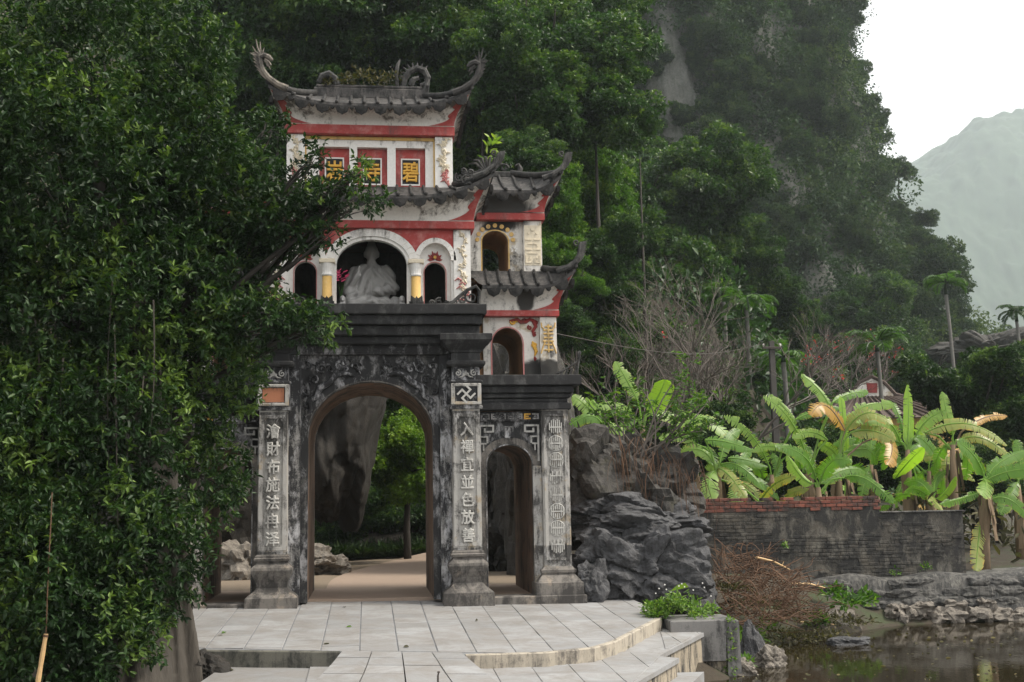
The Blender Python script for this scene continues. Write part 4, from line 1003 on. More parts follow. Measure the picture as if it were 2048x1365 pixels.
# =================================================================== seated statue in the niche
def blob_mesh(name, parts, mat, parent, voxel=0.012, fold=None):
    """union of tapered capsules, remeshed into one skin"""
    bm = bmesh.new()
    for a, b, ra, rb, sy in parts:
        a, b = Vector(a), Vector(b); n = max(2, int((b - a).length / (0.35 * min(ra, rb))) + 1)
        for k in range(n + 1):
            t = k / n; p = a.lerp(b, t); r_ = ra + (rb - ra) * t
            bmesh.ops.create_icosphere(bm, subdivisions=2, radius=1.0, matrix=Matrix.Translation(p) @ Matrix.Diagonal((r_, r_ * sy, r_, 1)))
    me = bpy.data.meshes.new(name); bm.to_mesh(me); bm.free()
    o = bpy.data.objects.new(name, me); COL.objects.link(o)
    md = o.modifiers.new('r', 'REMESH'); md.mode = 'VOXEL'; md.voxel_size = voxel
    sm = o.modifiers.new('s', 'SMOOTH'); sm.iterations = 4; sm.factor = .5
    me2 = bpy.data.meshes.new_from_object(o.evaluated_get(bpy.context.evaluated_depsgraph_get()))
    bpy.data.objects.remove(o); bpy.data.meshes.remove(me)
    n = len(me2.vertices); co = np.empty(n * 3, np.float32); me2.vertices.foreach_get('co', co); co = co.reshape(-1, 3)
    if fold is not None:
        no = np.empty(n * 3, np.float32); me2.vertices.foreach_get('normal', no); no = no.reshape(-1, 3)
        co = co + no * fold(co)[:, None]; me2.vertices.foreach_set('co', co.astype(np.float32).ravel())
    me2.polygons.foreach_set('use_smooth', [True] * len(me2.polygons)); me2.update()
    me2.materials.clear(); me2.materials.append(mat)
    return link(name, me2, parent)
ST = thing('statue', (0.02, 0.95, 4.78), 'white stone seated robed statue inside the middle upper niche', 'statue')
def folds(co):
    x, y, z = co[:, 0], co[:, 1], co[:, 2]
    robe = sstep(1.02, .90, z)
    rad = np.sin(np.abs(x) * 34 + z * 26 + 2.0 * np.sin(z * 7 + x * 5)) * .017
    lap = np.sin((z - .25 * np.cos(x * 3.0)) * 60 + x * 9) * .012 * sstep(.5, .3, z)
    return robe * (rad + lap)
blob_mesh('body', [
    ((-.40, -.02, .14), (.40, -.02, .14), .14, .14, 1.0), ((-.42, -.10, .17), (.05, -.30, .15), .13, .12, .9), ((.42, -.10, .17), (-.05, -.26, .14), .13, .12, .9),
    ((-.10, .02, .25), (-.08, .04, .70), .24, .18, .75), ((.10, .02, .25), (.08, .04, .70), .24, .18, .75), ((-.15, .05, .78), (.15, .05, .78), .12, .12, .8),
    ((-.26, .02, .76), (-.38, -.05, .42), .12, .13, .9), ((-.38, -.05, .44), (-.34, -.2, .18), .13, .10, .9),
    ((.26, .02, .76), (.36, -.04, .46), .12, .12, .9), ((.36, -.04, .46), (.06, -.26, .36), .10, .075, .9), ((-.34, -.10, .50), (-.22, -.24, .66), .085, .05, .9), ((-.22, -.24, .66), (-.20, -.25, .78), .042, .03, .8),
    ((0, .03, .86), (0, .01, .98), .08, .075, 1.0), ((0, -.005, 1.06), (0, -.005, 1.13), .115, .12, 1.05), ((0, .03, 1.22), (0, .04, 1.30), .085, .06, 1.0),
    ((0, -.115, 1.065), (0, -.125, 1.05), .022, .026, 1.0), ((-.118, .01, 1.10), (-.118, .01, 1.03), .024, .022, 1.0), ((.118, .01, 1.10), (.118, .01, 1.03), .024, .022, 1.0),
    ((-.05, -.105, 1.115), (.05, -.105, 1.115), .020, .020, 1.0), ((-.03, -.108, 1.01), (.03, -.108, 1.01), .016, .016, 1.0)], M['statue'], ST, .014, folds)
g = MB(); g.loft([(-.03, -.60, .60, -.40, .35), (.0, -.60, .60, -.40, .35), (.02, -.56, .56, -.37, .32), (.07, -.54, .54, -.36, .30)])
g.build('seat_base', M['statue'], ST)
for s_ in (-1, 1):                                       # little guardian lions either side
    L = thing('stone_lion', (0.03 + s_ * .50, .42, 4.752), 'small pale stone guardian on the ledge, %s the seated statue' % ('left of' if s_ < 0 else 'right of'), 'figurine', 'guardian figures beside the statue')
    blob_mesh('body', [((0, 0, .05), (0, 0, .14), .07, .055, .9), ((0, -.03, .19), (0, -.04, .22), .055, .05, 1.0), ((-.03, -.06, .02), (-.03, -.06, .12), .022, .026, 1), ((.03, -.06, .02), (.03, -.06, .12), .022, .026, 1), ((0, -.085, .19), (0, -.09, .18), .025, .024, 1)], M['statue'], L, .012)
    MB().cbox(-.08, .08, -.09, .09, 0, .03, .006).build('plinth', M['statue'], L)
FV = thing('flower_vase', (-.50, .55, 4.752), 'vase with a pink flower beside the statue in the niche', 'vase')
g = MB(); lathe(g, [(0, .05), (.05, .07), (.14, .06), (.18, .035), (.22, .05)], 0, 0); g.build('vase', M['ornament'], FV, smooth=True)
g = MB()
for k in range(5):
    a = k * 1.3; g.tube([(0, 0, .2), (.03 * math.cos(a), .03 * math.sin(a), .4), (.07 * math.cos(a), .07 * math.sin(a), .58 - .04 * k)], [.008, .007, .005], 5)
g.build('stem', simple('stem_green', (.05, .11, .03)), FV)
g = MB()
for k in range(16):
    a = k * 2.4; q = (.0 + .07 * math.cos(a) * (k % 3) / 2, .04 * math.sin(a), .55 + .012 * k)
    g.add([q, (q[0] + .05 * math.cos(a) + .02, q[1] - .03, q[2] + .03), (q[0] + .09 * math.cos(a), q[1] - .02, q[2] + .015), (q[0] + .04 * math.cos(a) - .03, q[1] - .03, q[2] - .025)], [(0, 1, 2, 3)])
g.build('petal', M['pinkflower'], FV)
# ------------------------------------------------------------------ ground, pond, hills
WATER_Z = -1.05
SHORE = [(4.3, -30.0), (4.5, -6.0), (4.9, -3.2), (5.3, -2.0), (6.4, 0.6), (7.6, 1.7), (8.9, 2.3), (10.4, 3.3), (14.0, 3.5), (1300.0, 3.5)]
def shore_dist(x, y):
    """signed distance to the shoreline, positive over the pond"""
    x, y = np.asarray(x, float), np.asarray(y, float); best = np.full(x.shape, 1e9); sgn = np.ones(x.shape)
    for (ax, ay), (bx, by) in zip(SHORE[:-1], SHORE[1:]):
        dx, dy = bx - ax, by - ay; t = np.clip(((x - ax) * dx + (y - ay) * dy) / (dx * dx + dy * dy), 0, 1)
        qx, qy = ax + t * dx - x, ay + t * dy - y; d = np.hypot(qx, qy)
        cr = dx * (y - ay) - dy * (x - ax); m_ = d < best
        best = np.where(m_, d, best); sgn = np.where(m_, np.where(cr < 0, 1, -1), sgn)
    return best * sgn
def ground_z(x, y):
    x, y = np.asarray(x, float), np.asarray(y, float)
    z = -0.02 + 0.0 * x
    z = np.where(y < 2.2, -0.35 - 0.25 * sstep(-1.0, -5.0, y), z)
    z = np.where((x > 2.6) & (y < -2.6), -1.3, z)
    z = z + 0.20 * sstep(8, 20, y) * sstep(-1.5, 4, x)
    hill = np.maximum(0, y - 21) * 1.25; hill = 60 * (1 - np.exp(-hill / 60))
    hill = hill * sstep(24, 9, x - 0.10 * (y - 20)) + np.maximum(0, -x - 9) * .5 * sstep(2, 14, y)
    z = z + hill + np.where(hill > .2, fbm(x * .15, y * .15, 0 * x, 4) * 1.2, 0)
    z = np.where(x > 6.5, z + .5 * sstep(18, 40, y), z)
    s = shore_dist(x, y)
    pond = np.where(s > 0, WATER_Z - np.minimum(1.2, .6 * s + .02), WATER_Z + np.minimum(2.0, .55 * -s))
    z = np.where(s > -4, np.minimum(z, pond), z)
    return z
def axis(*segs):
    a = [np.arange(p, q, st) for p, q, st in segs]; return np.concatenate(a + [[segs[-1][1]]])
gx = axis((-1200, -60, 40), (-60, -12, 3), (-12, 16, .5), (16, 60, 2), (60, 2400, 40))
gy = axis((-60, -12, 4), (-12, 24, .5), (24, 80, 2), (80, 2400, 40))
GX, GY = np.meshgrid(gx, gy); GZ = ground_z(GX, GY)
GZ += np.where((GY > 0.5) | (GX > 4), .03 * fbm(GX * 1.1, GY * 1.1, GX * 0, 3), 0)
nxg, nyg = len(gx), len(gy); idx = np.arange(nxg * nyg).reshape(nyg, nxg)
Fq = np.stack([idx[:-1, :-1].ravel(), idx[:-1, 1:].ravel(), idx[1:, 1:].ravel(), idx[1:, :-1].ravel()], 1)
def ground_mat():
    m, n, l, b = new_mat('ground_earth')
    p = wpos(n, l); a = noise_tex(n, l, 1.6, 7, 0.7, p); f = noise_tex(n, l, 14, 6, 0.7, p)
    c = mixc(n, l, f.outputs[0], (0.12, 0.092, 0.065), (0.23, 0.18, 0.13))
    sep = n.new('ShaderNodeSeparateXYZ'); g_ = n.new('ShaderNodeNewGeometry'); l.new(g_.outputs['Position'], sep.inputs[0])
    soil = mixc(n, l, f.outputs[0], (0.018, 0.014, 0.009), (0.055, 0.042, 0.027))
    soil = mixc(n, l, ramp(n, l, a.outputs[0], [(0.5, 0.0), (0.62, 0.8)]).outputs[0], soil, (0.035, 0.05, 0.018))
    mx = n.new('ShaderNodeMath'); mx.operation = 'ADD'                  # dark soil away from the trodden court
    k = n.new('ShaderNodeMapRange'); k.inputs[1].default_value = 3.6; k.inputs[2].default_value = 4.6; l.new(sep.outputs[0], k.inputs[0])
    k2 = n.new('ShaderNodeMapRange'); k2.inputs[1].default_value = 15.0; k2.inputs[2].default_value = 17.0; l.new(sep.outputs[1], k2.inputs[0])
    k3 = n.new('ShaderNodeMapRange'); k3.inputs[1].default_value = -3.2; k3.inputs[2].default_value = -3.9; l.new(sep.outputs[0], k3.inputs[0])
    k4 = n.new('ShaderNodeMapRange'); k4.inputs[1].default_value = -.2; k4.inputs[2].default_value = -.6; l.new(sep.outputs[1], k4.inputs[0])
    mx2 = n.new('ShaderNodeMath'); mx2.operation = 'ADD'; l.new(k3.outputs[0], mx2.inputs[0]); l.new(k4.outputs[0], mx2.inputs[1])
    mx3 = n.new('ShaderNodeMath'); mx3.operation = 'ADD'; l.new(k.outputs[0], mx3.inputs[0]); l.new(k2.outputs[0], mx3.inputs[1])
    l.new(mx2.outputs[0], mx.inputs[0]); l.new(mx3.outputs[0], mx.inputs[1]); mx.use_clamp = True
    c = mixc(n, l, mx.outputs[0], c, soil)
    l.new(c, b.inputs['Base Color']); b.inputs['Roughness'].default_value = 0.95; bump(n, l, b, f.outputs[0], 0.5, 0.03); return m
gr = mesh_np('ground', np.stack([GX.ravel(), GY.ravel(), GZ.ravel()], 1), Fq, ground_mat(), smooth=True); tag(gr, kind='structure')
w_ = MB(); w_.add([(4.0, -60, WATER_Z), (1200, -60, WATER_Z), (1200, 3.9, WATER_Z), (4.0, 3.9, WATER_Z)], [(0, 1, 2, 3)])
tag(w_.build('pond', M['water']), kind='structure')
tag(MB().box(-3.45, 3.45, .29, 2.75, -.5, -.004).build('gate_floor', M['path']), kind='structure')
# reddish path that curves off behind the gate
pm = MB(); pv = []
for k in range(25):
    t = k / 24; y = 2.6 + 15 * t; xc = .2 + 5.5 * t ** 2.0; hw = 1.0 + .5 * t
    for x in (xc - hw, xc + hw): pv.append((x, y, float(ground_z(x, y)) + .04 * float(sstep(0, .15, t)) + .004 + .28 * float(sstep(.35, .8, t)) * (1 if x > xc else .3)))
pm.add(pv, [(2 * k, 2 * k + 1, 2 * k + 3, 2 * k + 2) for k in range(24)]); tag(pm.build('path', M['path'], smooth=True), kind='structure')

# ------------------------------------------------------------------ paved terrace in front of the gate
PA, PB, PC = -0.08, 0.042, -0.015
def plat(x, y): return PA + PB * (y + .5) + PC * x
def low(x, y): return plat(x, y) - 0.17
EDGE = [(-2.35, -4.10), (-.42, -4.42), (1.12, -4.80), (2.10, -4.74), (2.72, -4.48), (3.10, -4.02), (3.75, -2.82), (4.22, -1.98), (4.36, -.55), (4.1, .3)]
outline = [(-3.35, -3.9)] + EDGE + [(-3.35, .3)]
TER = MB().slab(outline, -1.0, lambda x, y: plat(x, y) - .010).build('terrace', M['grout']); tag(TER, kind='structure')
def inside(px_, py_, poly):
    c = False; n = len(poly)
    for i in range(n):
        (x0, y0), (x1, y1) = poly[i], poly[i - 1]
        if (y0 > py_) != (y1 > py_) and px_ < (x1 - x0) * (py_ - y0) / (y1 - y0) + x0: c = not c
    return c
def clip_poly(poly, a, b):
    """keep the part of poly on the left of a->b"""
    out = []; n = len(poly)
    def sd(p): return (b[0] - a[0]) * (p[1] - a[1]) - (b[1] - a[1]) * (p[0] - a[0])
    for i in range(n):
        p, q = poly[i], poly[(i + 1) % n]; sp, sq = sd(p), sd(q)
        if sp >= 0: out.append(p)
        if (sp >= 0) != (sq >= 0):
            t = sp / (sp - sq); out.append((p[0] + (q[0] - p[0]) * t, p[1] + (q[1] - p[1]) * t))
    return out
trng = random.Random(4)
T = .475
def lay_tiles(parent, outline, zf, x0, x1, y0, y1, holes=(), wide=.016):
    n = len(outline); hull = outline
    for i in range(int((x1 - x0) / T) + 1):
        for j in range(int((y1 - y0) / T) + 1):
            a0, b0 = x0 + i * T, y0 + j * T
            gx_ = wide if -2.9 < a0 < 1.0 else .006; gy_ = .012 if a0 < 1.0 else .006
            q = [(a0 + gx_ / 2, b0 + gy_ / 2), (a0 + T - gx_ / 2, b0 + gy_ / 2), (a0 + T - gx_ / 2, b0 + T - gy_ / 2), (a0 + gx_ / 2, b0 + T - gy_ / 2)]
            for k in range(n): 
                if len(q) >= 3: q = clip_poly(q, hull[k], hull[(k + 1) % n])
            if len(q) < 3: continue
            cx_ = sum(p[0] for p in q) / len(q); cy_ = sum(p[1] for p in q) / len(q)
            ar = abs(sum(q[k][0] * q[(k + 1) % len(q)][1] - q[(k + 1) % len(q)][0] * q[k][1] for k in range(len(q)))) / 2
            if ar < .004 or any(h[0] < cx_ < h[1] and h[2] < cy_ < h[3] for h in holes): continue
            dz = trng.uniform(-.003, .003); tx, ty = trng.uniform(-.006, .006), trng.uniform(-.006, .006)
            f_ = lambda x, y: zf(x, y) + dz + tx * (x - cx_) + ty * (y - cy_)
            m_ = MB(); nq = len(q); e = .005
            qi = [(x + (cx_ - x) * e / T * 2, y + (cy_ - y) * e / T * 2) for x, y in q]
            m_.add([(x, y, zf(x, y) - .03) for x, y in q] + [(x, y, f_(x, y) - e) for x, y in q] + [(x, y, f_(x, y)) for x, y in qi],
                   [tuple(range(2 * nq, 3 * nq))] + [(r_ * nq + k, r_ * nq + (k + 1) % nq, (r_ + 1) * nq + (k + 1) % nq, (r_ + 1) * nq + k) for r_ in (0, 1) for k in range(nq)])
            m_.build('paver', M['paver'], parent)
conv = [(-2.75, -4.0), (-.42, -4.40), (1.12, -4.78), (2.09, -4.72), (2.71, -4.46), (3.08, -4.01), (4.20, -1.98), (4.34, -.55), (4.3, .28), (-3.4, .28)]
lay_tiles(TER, conv, plat, -3.48, 4.4, -5.0, .3, holes=((-1.93, -1.16, -.45, .4), (1.16, 1.93, -.45, .4)))
# facing of the terrace edge, one face to each straight run
def facing(a, b, z0f, z1f, mat, th=.05):
    ax, ay = a; bx, by = b; L = math.hypot(bx - ax, by - ay); ex_, ey_ = (bx - ax) / L * .035, (by - ay) / L * .035; bx += ex_; by += ey_; nx_, ny_ = (by - ay) / L, -(bx - ax) / L
    m_ = MB(); k = 12; vs = []
    for i in range(k + 1):
        t = i / k; x, y = ax + (bx - ax) * t, ay + (by - ay) * t; w = .012 * math.sin(i * 1.7 + ax)
        vs += [(x + nx_ * (th + w), y + ny_ * (th + w), z0f(x, y)), (x + nx_ * (th + w * .5), y + ny_ * (th + w * .5), z1f(x, y) - .012), (x + nx_ * (th - .015), y + ny_ * (th - .015), z1f(x, y) + .001), (x - nx_ * .02, y - ny_ * .02, z1f(x, y) + .001)]
    fs = [(4 * i + r_, 4 * i + 4 + r_, 4 * i + 5 + r_, 4 * i + 1 + r_) for i in range(k) for r_ in range(3)]
    return m_.add(vs, fs).build('edge_facing', mat, TER)
facing(EDGE[0], EDGE[1], lambda x, y: low(x, y) - .25, lambda x, y: plat(x, y) - .004, M['riser_dark'])
for a, b in ((2, 3), (3, 4), (4, 5), (5, 6), (6, 7), (7, 8)): facing(EDGE[a], EDGE[b], lambda x, y: low(x, y) - .15, lambda x, y: plat(x, y) - .004, M['riser'])
# lower landing with its sawtooth side towards the water
A1 = plane_at(1412, 1259, PA - .17, PB, PC); A2 = plane_at(1312, 1310, PA - .17, PB, PC); B1 = plane_at(1353, 1314, PA - .17, PB, PC); B2 = plane_at(1265, 1365, PA - .17, PB, PC)
d_ = (B2 - B1) / np.linalg.norm((B2 - B1)[:2]); B3 = B2 + d_ * 2.5
LAND = [(-.75, -4.2), (-.75, -9.5), (float(B3[0]), -9.5), (float(B3[0]), float(B3[1])), (float(B1[0]), float(B1[1])), (float(A2[0]), float(A2[1])), (float(A1[0]), float(A1[1])), (4.3, -1.15), (3.0, -2.0), (1.2, -4.0)]
LN = MB().slab(LAND, -1.6, lambda x, y: low(x, y) - .07).build('landing', M['stained']); tag(LN, kind='structure')
MB().slab([(x + (.03 if x > 2 else 0), y - .02) for x, y in LAND], -.9, lambda x, y: low(x, y) - .012).build('landing_slab', M['paver'], LN)
LNS = [o for o in LN.children][0]
for v in LNS.data.vertices:
    if v.co.z < -.85: v.co.z = low(v.co.x, v.co.y) - .0695
cl = [(-.7, -4.3), (-.7, -8.0), (float(B2[0]), -8.0), (float(B2[0]), float(B2[1])), (float(B1[0]), float(B1[1])), (3.6, -3.4), (3.2, -3.0), (1.0, -4.0)]
land_hull = [(.0, -7.5), (float(B2[0]) - .3, -7.5), (float(B2[0]), float(B2[1])), (float(B1[0]), float(B1[1])), (3.9, -3.55), (3.0, -3.2), (1.0, -4.2), (.0, -4.4)]
lay_tiles(LN, [(.55, -7.5), (2.2, -7.5), (float(B2[0]), float(B2[1])), (float(B1[0]), float(B1[1])), (3.0, -3.62), (.9, -4.35)], low, .5, 4.4, -7.6, -3.3, wide=.009)
lay_tiles(LN, [(2.95, -4.42), (float(A2[0]), float(A2[1])), (float(A1[0]), float(A1[1])), (4.40, -1.2), (4.22, -2.06)], low, 2.8, 5.2, -4.6, -1.0, wide=.009)
CS = [plane_at(px, py, PA - .42, PB, PC) for px, py in ((1300, 1385), (1365, 1385), (1408, 1344), (1335, 1346))]
ST1 = MB().slab([(float(q[0]), float(q[1])) for q in CS], -1.7, lambda x, y: plat(x, y) - .42).build('water_step', M['paver']); tag(ST1, kind='structure')
# ramp of slabs flaring down from the terrace
RP = thing('ramp', (0, 0, 0), 'flared grey stone slab ramp down the middle of the terrace edge', 'ramp')
L0, L1 = plane_at(684, 1303, PA, PB, PC), plane_at(924, 1306, PA, PB, PC)
def ramp_pt(u, t):
    x0, y0 = L0[0] + (L1[0] - L0[0]) * u, L0[1] + (L1[1] - L0[1]) * u + .02
    fl = .33 * t + .25 * t ** 3
    x = x0 + (u - .5) * 2 * fl; y = y0 - 2.3 * t
    return x, y, plat(x0, y0) + .002 + (low(x, y) + .004 - plat(x0, y0)) * (t ** 1.1)
for i in range(4):
    for j in range(6):
        u0, u1 = i / 4 + .004, (i + 1) / 4 - .004; t0, t1 = j / 6 + .003, (j + 1) / 6 - .003; m_ = MB(); pts = []
        for u, t in ((u0, t1), (u1, t1), (u1, t0), (u0, t0)): pts.append(ramp_pt(u, t))
        dz = trng.uniform(-.002, .004)
        m_.add([(x, y, z - .22) for x, y, z in pts] + [(x, y, z + dz) for x, y, z in pts], [(4, 5, 6, 7), (0, 1, 5, 4), (1, 2, 6, 5), (2, 3, 7, 6), (3, 0, 4, 7)])
        m_.build('slab', M['paver'], RP)
# low slab left of the ramp
Q = [plane_at(px, py, PA - .20, PB, PC) for px, py in ((452, 1331), (690, 1338))]
LS = MB().slab([(Q[0][0] - .25, Q[0][1] - 1.6), (Q[1][0] + .0, Q[1][1] - 1.6), (Q[1][0] + .15, Q[1][1] - .05), (Q[0][0] + .06, Q[0][1]), (Q[0][0] - .02, Q[0][1] - .06)], -1.2, lambda x, y: plat(x, y) - .20).build('low_slab', M['paver']); tag(LS, kind='structure')

# ------------------------------------------------------------------ rocks
def unit_rows(v): return v / np.linalg.norm(v, axis=1, keepdims=True)
def rock(name, loc, size, mat, seed, label=None, cat='rock', group=None, sub=4, rough=.35, flute=0.0, parent=None, squash=1.0, shape=None, smooth=False):
    bm = bmesh.new(); bmesh.ops.create_icosphere(bm, subdivisions=sub, radius=1.0)
    me = bpy.data.meshes.new(name); bm.to_mesh(me); bm.free()
    n = len(me.vertices); co = np.empty(n * 3, np.float32); me.vertices.foreach_get('co', co); co = co.reshape(-1, 3).astype(float)
    o_ = seed * 3.7
    d = rough * fbm(co[:, 0] * 1.3 + o_, co[:, 1] * 1.3 - o_, co[:, 2] * 1.3 + 2 * o_, 5)
    rid = 1 - np.abs(fbm(co[:, 0] * 2.0 + o_, co[:, 1] * 2.0, co[:, 2] * 1.0 - o_, 4)); d = d + rough * .45 * (rid - .7)
    if flute:
        ph = 4.6 * co[:, 0] + 2.6 * co[:, 2] + 1.5 * co[:, 1] + 1.9 * vnoise(co[:, 0] * 1.6 + o_, co[:, 1] * 1.6, co[:, 2] * 1.6)
        d = d - flute * np.abs(np.cos(ph)) * (.6 + .6 * vnoise(co[:, 0] * 1.3, co[:, 1] * 1.3 + o_, co[:, 2] * 1.3)) - flute * .45 * np.abs(np.cos(2.7 * ph + 3 * co[:, 2]))
    d = d + .09 * rough * (1 - 2 * np.abs(fbm(co[:, 0] * 6 + o_, co[:, 1] * 6, co[:, 2] * 6, 3)))
    # fracture faces: each cell of the rock is set back and tilted a little
    rgf = np.random.default_rng(int(seed)); sd_ = unit_rows(rgf.normal(size=(24 if sub > 4 else 16, 3))); dd = ((co[:, None, :] - sd_[None]) ** 2).sum(2) if n < 12000 else np.concatenate([((c_[:, None, :] - sd_[None]) ** 2).sum(2) for c_ in np.array_split(co, 6)])
    wob = .10 * np.stack([fbm(co[:, 0] * 4, co[:, 1] * 4, co[:, 2] * 4 + j, 2) for j in range(3)], 1)
    dd = dd + (wob[:, :1] * sd_[None, :, 0] + wob[:, 1:2] * sd_[None, :, 1] + wob[:, 2:] * sd_[None, :, 2])
    ci = dd.argmin(1); srt = np.partition(dd, 1, axis=1); crack = np.exp(-(srt[:, 1] - srt[:, 0]) * 22)
    d = d + rough * (.48 * rgf.uniform(-1, 1, len(sd_))[ci] + (co * rgf.normal(size=(len(sd_), 3))[ci] * .36).sum(1) - .30 * crack)
    lay = co[:, 2] * 4.2 + .9 * vnoise(co[:, 0] * 1.5 + o_, co[:, 1] * 1.5, co[:, 2] * .6); d = d + .07 * rough * ((lay - np.floor(lay)) - .5)      # bedding ledges
    # facet: pull towards a boxier form
    co = co / np.maximum(1e-6, (np.abs(co) ** 3).sum(1) ** (1 / 3))[:, None] * .5 + co * .5
    co = co * (1 + d)[:, None]
    co = co * np.array(size)
    if shape is not None: co = shape(co)
    me.vertices.foreach_set('co', co.astype(np.float32).ravel()); me.polygons.foreach_set('use_smooth', [smooth] * len(me.polygons)); me.update()
    me.materials.append(mat); o = link(name, me, parent); o.location = loc
    if label: tag(o, label, cat, group)
    return o
# big outcrop right of the gate, three stacked masses
rock('limestone_outcrop', (4.52, .62, .28), (1.16, .80, .86), M['rock'], 3, 'fluted grey limestone boulder at the foot of the outcrop beside the gate', sub=6, rough=.34, flute=.13)
rock('limestone_outcrop', (4.62, 1.25, 1.10), (1.18, .95, .46), M['rock'], 9, 'grey limestone slab with a dark overhang in the middle of the outcrop', sub=6, rough=.24, flute=.04)
rock('limestone_outcrop', (4.12, 1.9, 1.95), (.95, 1.0, .95), M['rock_mossy'], 6, 'dark root-covered limestone at the top of the outcrop', sub=5, rough=.26, flute=.05)
rock('limestone_outcrop', (5.05, 1.9, 1.62), (.78, .85, .78), M['rock_mossy'], 13, 'dark brown overgrown limestone at the right end of the outcrop', sub=5, rough=.3, flute=.05)
rock('limestone_outcrop', (3.62, -.10, .20), (.26, .20, .32), M['rock'], 21, 'small pointed grey rock against the right corner pedestal', sub=4, rough=.35)
# overhanging rock seen through the arch, hanging from the cliff
def hang(co):
    z = co[:, 2]; k = sstep(-1.4, 1.6, z); co = co.copy(); co[:, 0] += .35 * sstep(-.2, -1.6, z) * 0 + .22 * np.sin(z * 1.1); co[:, 0] *= .70 + .35 * k; return co
rock('overhanging_rock', (-1.0, 9.3, 4.0), (1.55, 2.0, 3.1), M['rock_brown'], 31, 'huge dark rock hanging down behind the middle arch', sub=6, rough=.15, flute=.03, shape=hang, smooth=True)
rock('boulder', (-3.4, 9.0, 1.6), (1.9, 2.2, 2.6), M['rock_brown'], 35, 'brown boulder behind the left side arch', sub=5, rough=.28)
rock('boulder', (-1.25, 6.9, .16), (.65, .6, .34), M['pale_rock'], 37, 'low pale rock on the earth just through the middle arch', sub=5, rough=.4)
rock('boulder', (2.75, 7.6, .2), (.75, .7, .75), M['rock_mossy'], 39, 'grey boulder seen low through the right small arch', sub=5, rough=.35)
rock('boulder', (2.95, 8.6, 2.5), (.85, .9, 1.7), M['rock_mossy'], 40, 'tall grey rock face seen through the right small arch', sub=5, rough=.35, flute=.06)
rock('boulder', (3.6, 6.6, 2.2), (.9, 1.2, 2.6), M['rock_mossy'], 47, 'dark rock filling the right edge of the right small arch', sub=5, rough=.3)
rock('boulder', (.35, 14.6, .42), (.9, .5, .26), M['pale_rock'], 41, 'pale flat stone behind the grass border through the arch', sub=4, rough=.3)
rock('boulder', (-2.55, 6.3, .25), (.5, .6, .45), M['pale_rock'], 43, 'pale rock at the foot of the wall through the left side arch', sub=4, rough=.35)

# ------------------------------------------------------------------ planter box at the terrace corner
PLN = thing('stone_planter', (4.75, -1.9, 0), 'square dark concrete planter box at the right corner of the terrace', 'planter')
def planter(p):
    g = MB()
    g.loft([(-.82, -.42, .38, -.40, .45), (-.30, -.44, .40, -.42, .47), (-.25, -.44, .40, -.42, .47), (-.235, -.43, .39, -.41, .46)]); g.build('box', M['concrete'], p)
    g = MB(); g.loft([(-1.5, .41, .62, -.38, .5), (-.27, .41, .60, -.38, .5), (-.245, .42, .585, -.36, .48)]); g.build('side_block', M['concrete'], p)
planter(PLN)
g = MB(); g.loft([(-1.5, 4.30, 5.35, -2.22, -1.45), (-.84, 4.36, 5.30, -2.20, -1.45)]); 
g.build('rubble_footing', M['stained']); tag(bpy.data.objects['rubble_footing'], 'stained footing under the concrete planter at the water', 'footing')

# ------------------------------------------------------------------ old wall by the pond
WL = thing('pond_wall', (6.0, 4.2, 0), 'old soot-black wall with red bricks along its top beside the pond', 'wall')
def brick_mesh(w, h, d):
    return MB().cbox(0, w, 0, d, 0, h, .006)
bw, bh, bd = .215, .062, .20
base_me = None; brng = random.Random(2)
def place_brick(parent, x, z, w, mat, jit=.008):
    global base_me
    if base_me is None:
        o = brick_mesh(bw, bh, bd).build('brick', M['brick'], parent); base_me = o.data
    else:
        o = link('brick', base_me, parent)
    o.location = (x, brng.uniform(-jit, jit), z); o.scale = (w / bw, 1, 1); o.rotation_euler = (brng.uniform(-.01, .01), brng.uniform(-.012, .012), brng.uniform(-.01, .01))
    return o
XE1, XE2 = 4.55, 6.35            # wall lengths from the thing's origin
ctop = 1.50 - 4 * .073
for r_ in range(4):                                      # exposed courses
    x = -.6 - (.11 if r_ % 2 else 0); z = ctop + r_ * .073
    while x < XE1 - .05:
        w = min(bw, XE1 - x)
        if not (r_ == 3 and brng.random() < .22 and x < 3.2) and not (r_ == 0 and brng.random() < .35): place_brick(WL, x, z, w, M['brick'])
        x += bw + .012
MB().box(-.6, XE1 - .01, .02, .18, ctop - .02, 1.50 - .085).build('mortar_core', M['oldwall'], WL)
core = MB(); core.box(-.6, XE2, .012, .21, -.35, 1.13); core.box(-.6, XE1 - .02, .013, .209, 1.1302, ctop - .004); core.build('wall_body', M['oldwall'], WL)
bmx = MB(); z = -.30                                     # smeared brickwork below, course by course
while z < ctop - .07:
    x = -.6 - brng.random() * .2; lim = XE2 if z < 1.06 else XE1
    while x < lim:
        w = min(bw, lim - x)
        if w > .04 and vnoise(np.array(x * .9), np.array(z * 2.2), np.array(.5)) + brng.uniform(-.25, .25) > .12:
            q = brng.uniform(-.010, .006); bmx.cbox(x + .004, x + w - .004, .004 + q, .03, z + .003, z + bh - .003, .005)
        x += bw + .012
    z += .073
bo_ = bmx.build('brickwork', M['oldwall'], WL); tag(bo_, kind='stuff')
MB().cbox(XE1 + .002, XE2 + .04, -.02, .23, 1.131, 1.165, .01).build('wall_cap', M['ledge'], WL)
EMB = thing('stone_embankment', (6.0, 3.9, 0), 'grey cement and rubble embankment along the pond edge under the wall', 'embankment')
ev = []; exs = np.linspace(1.2, 30, 90)
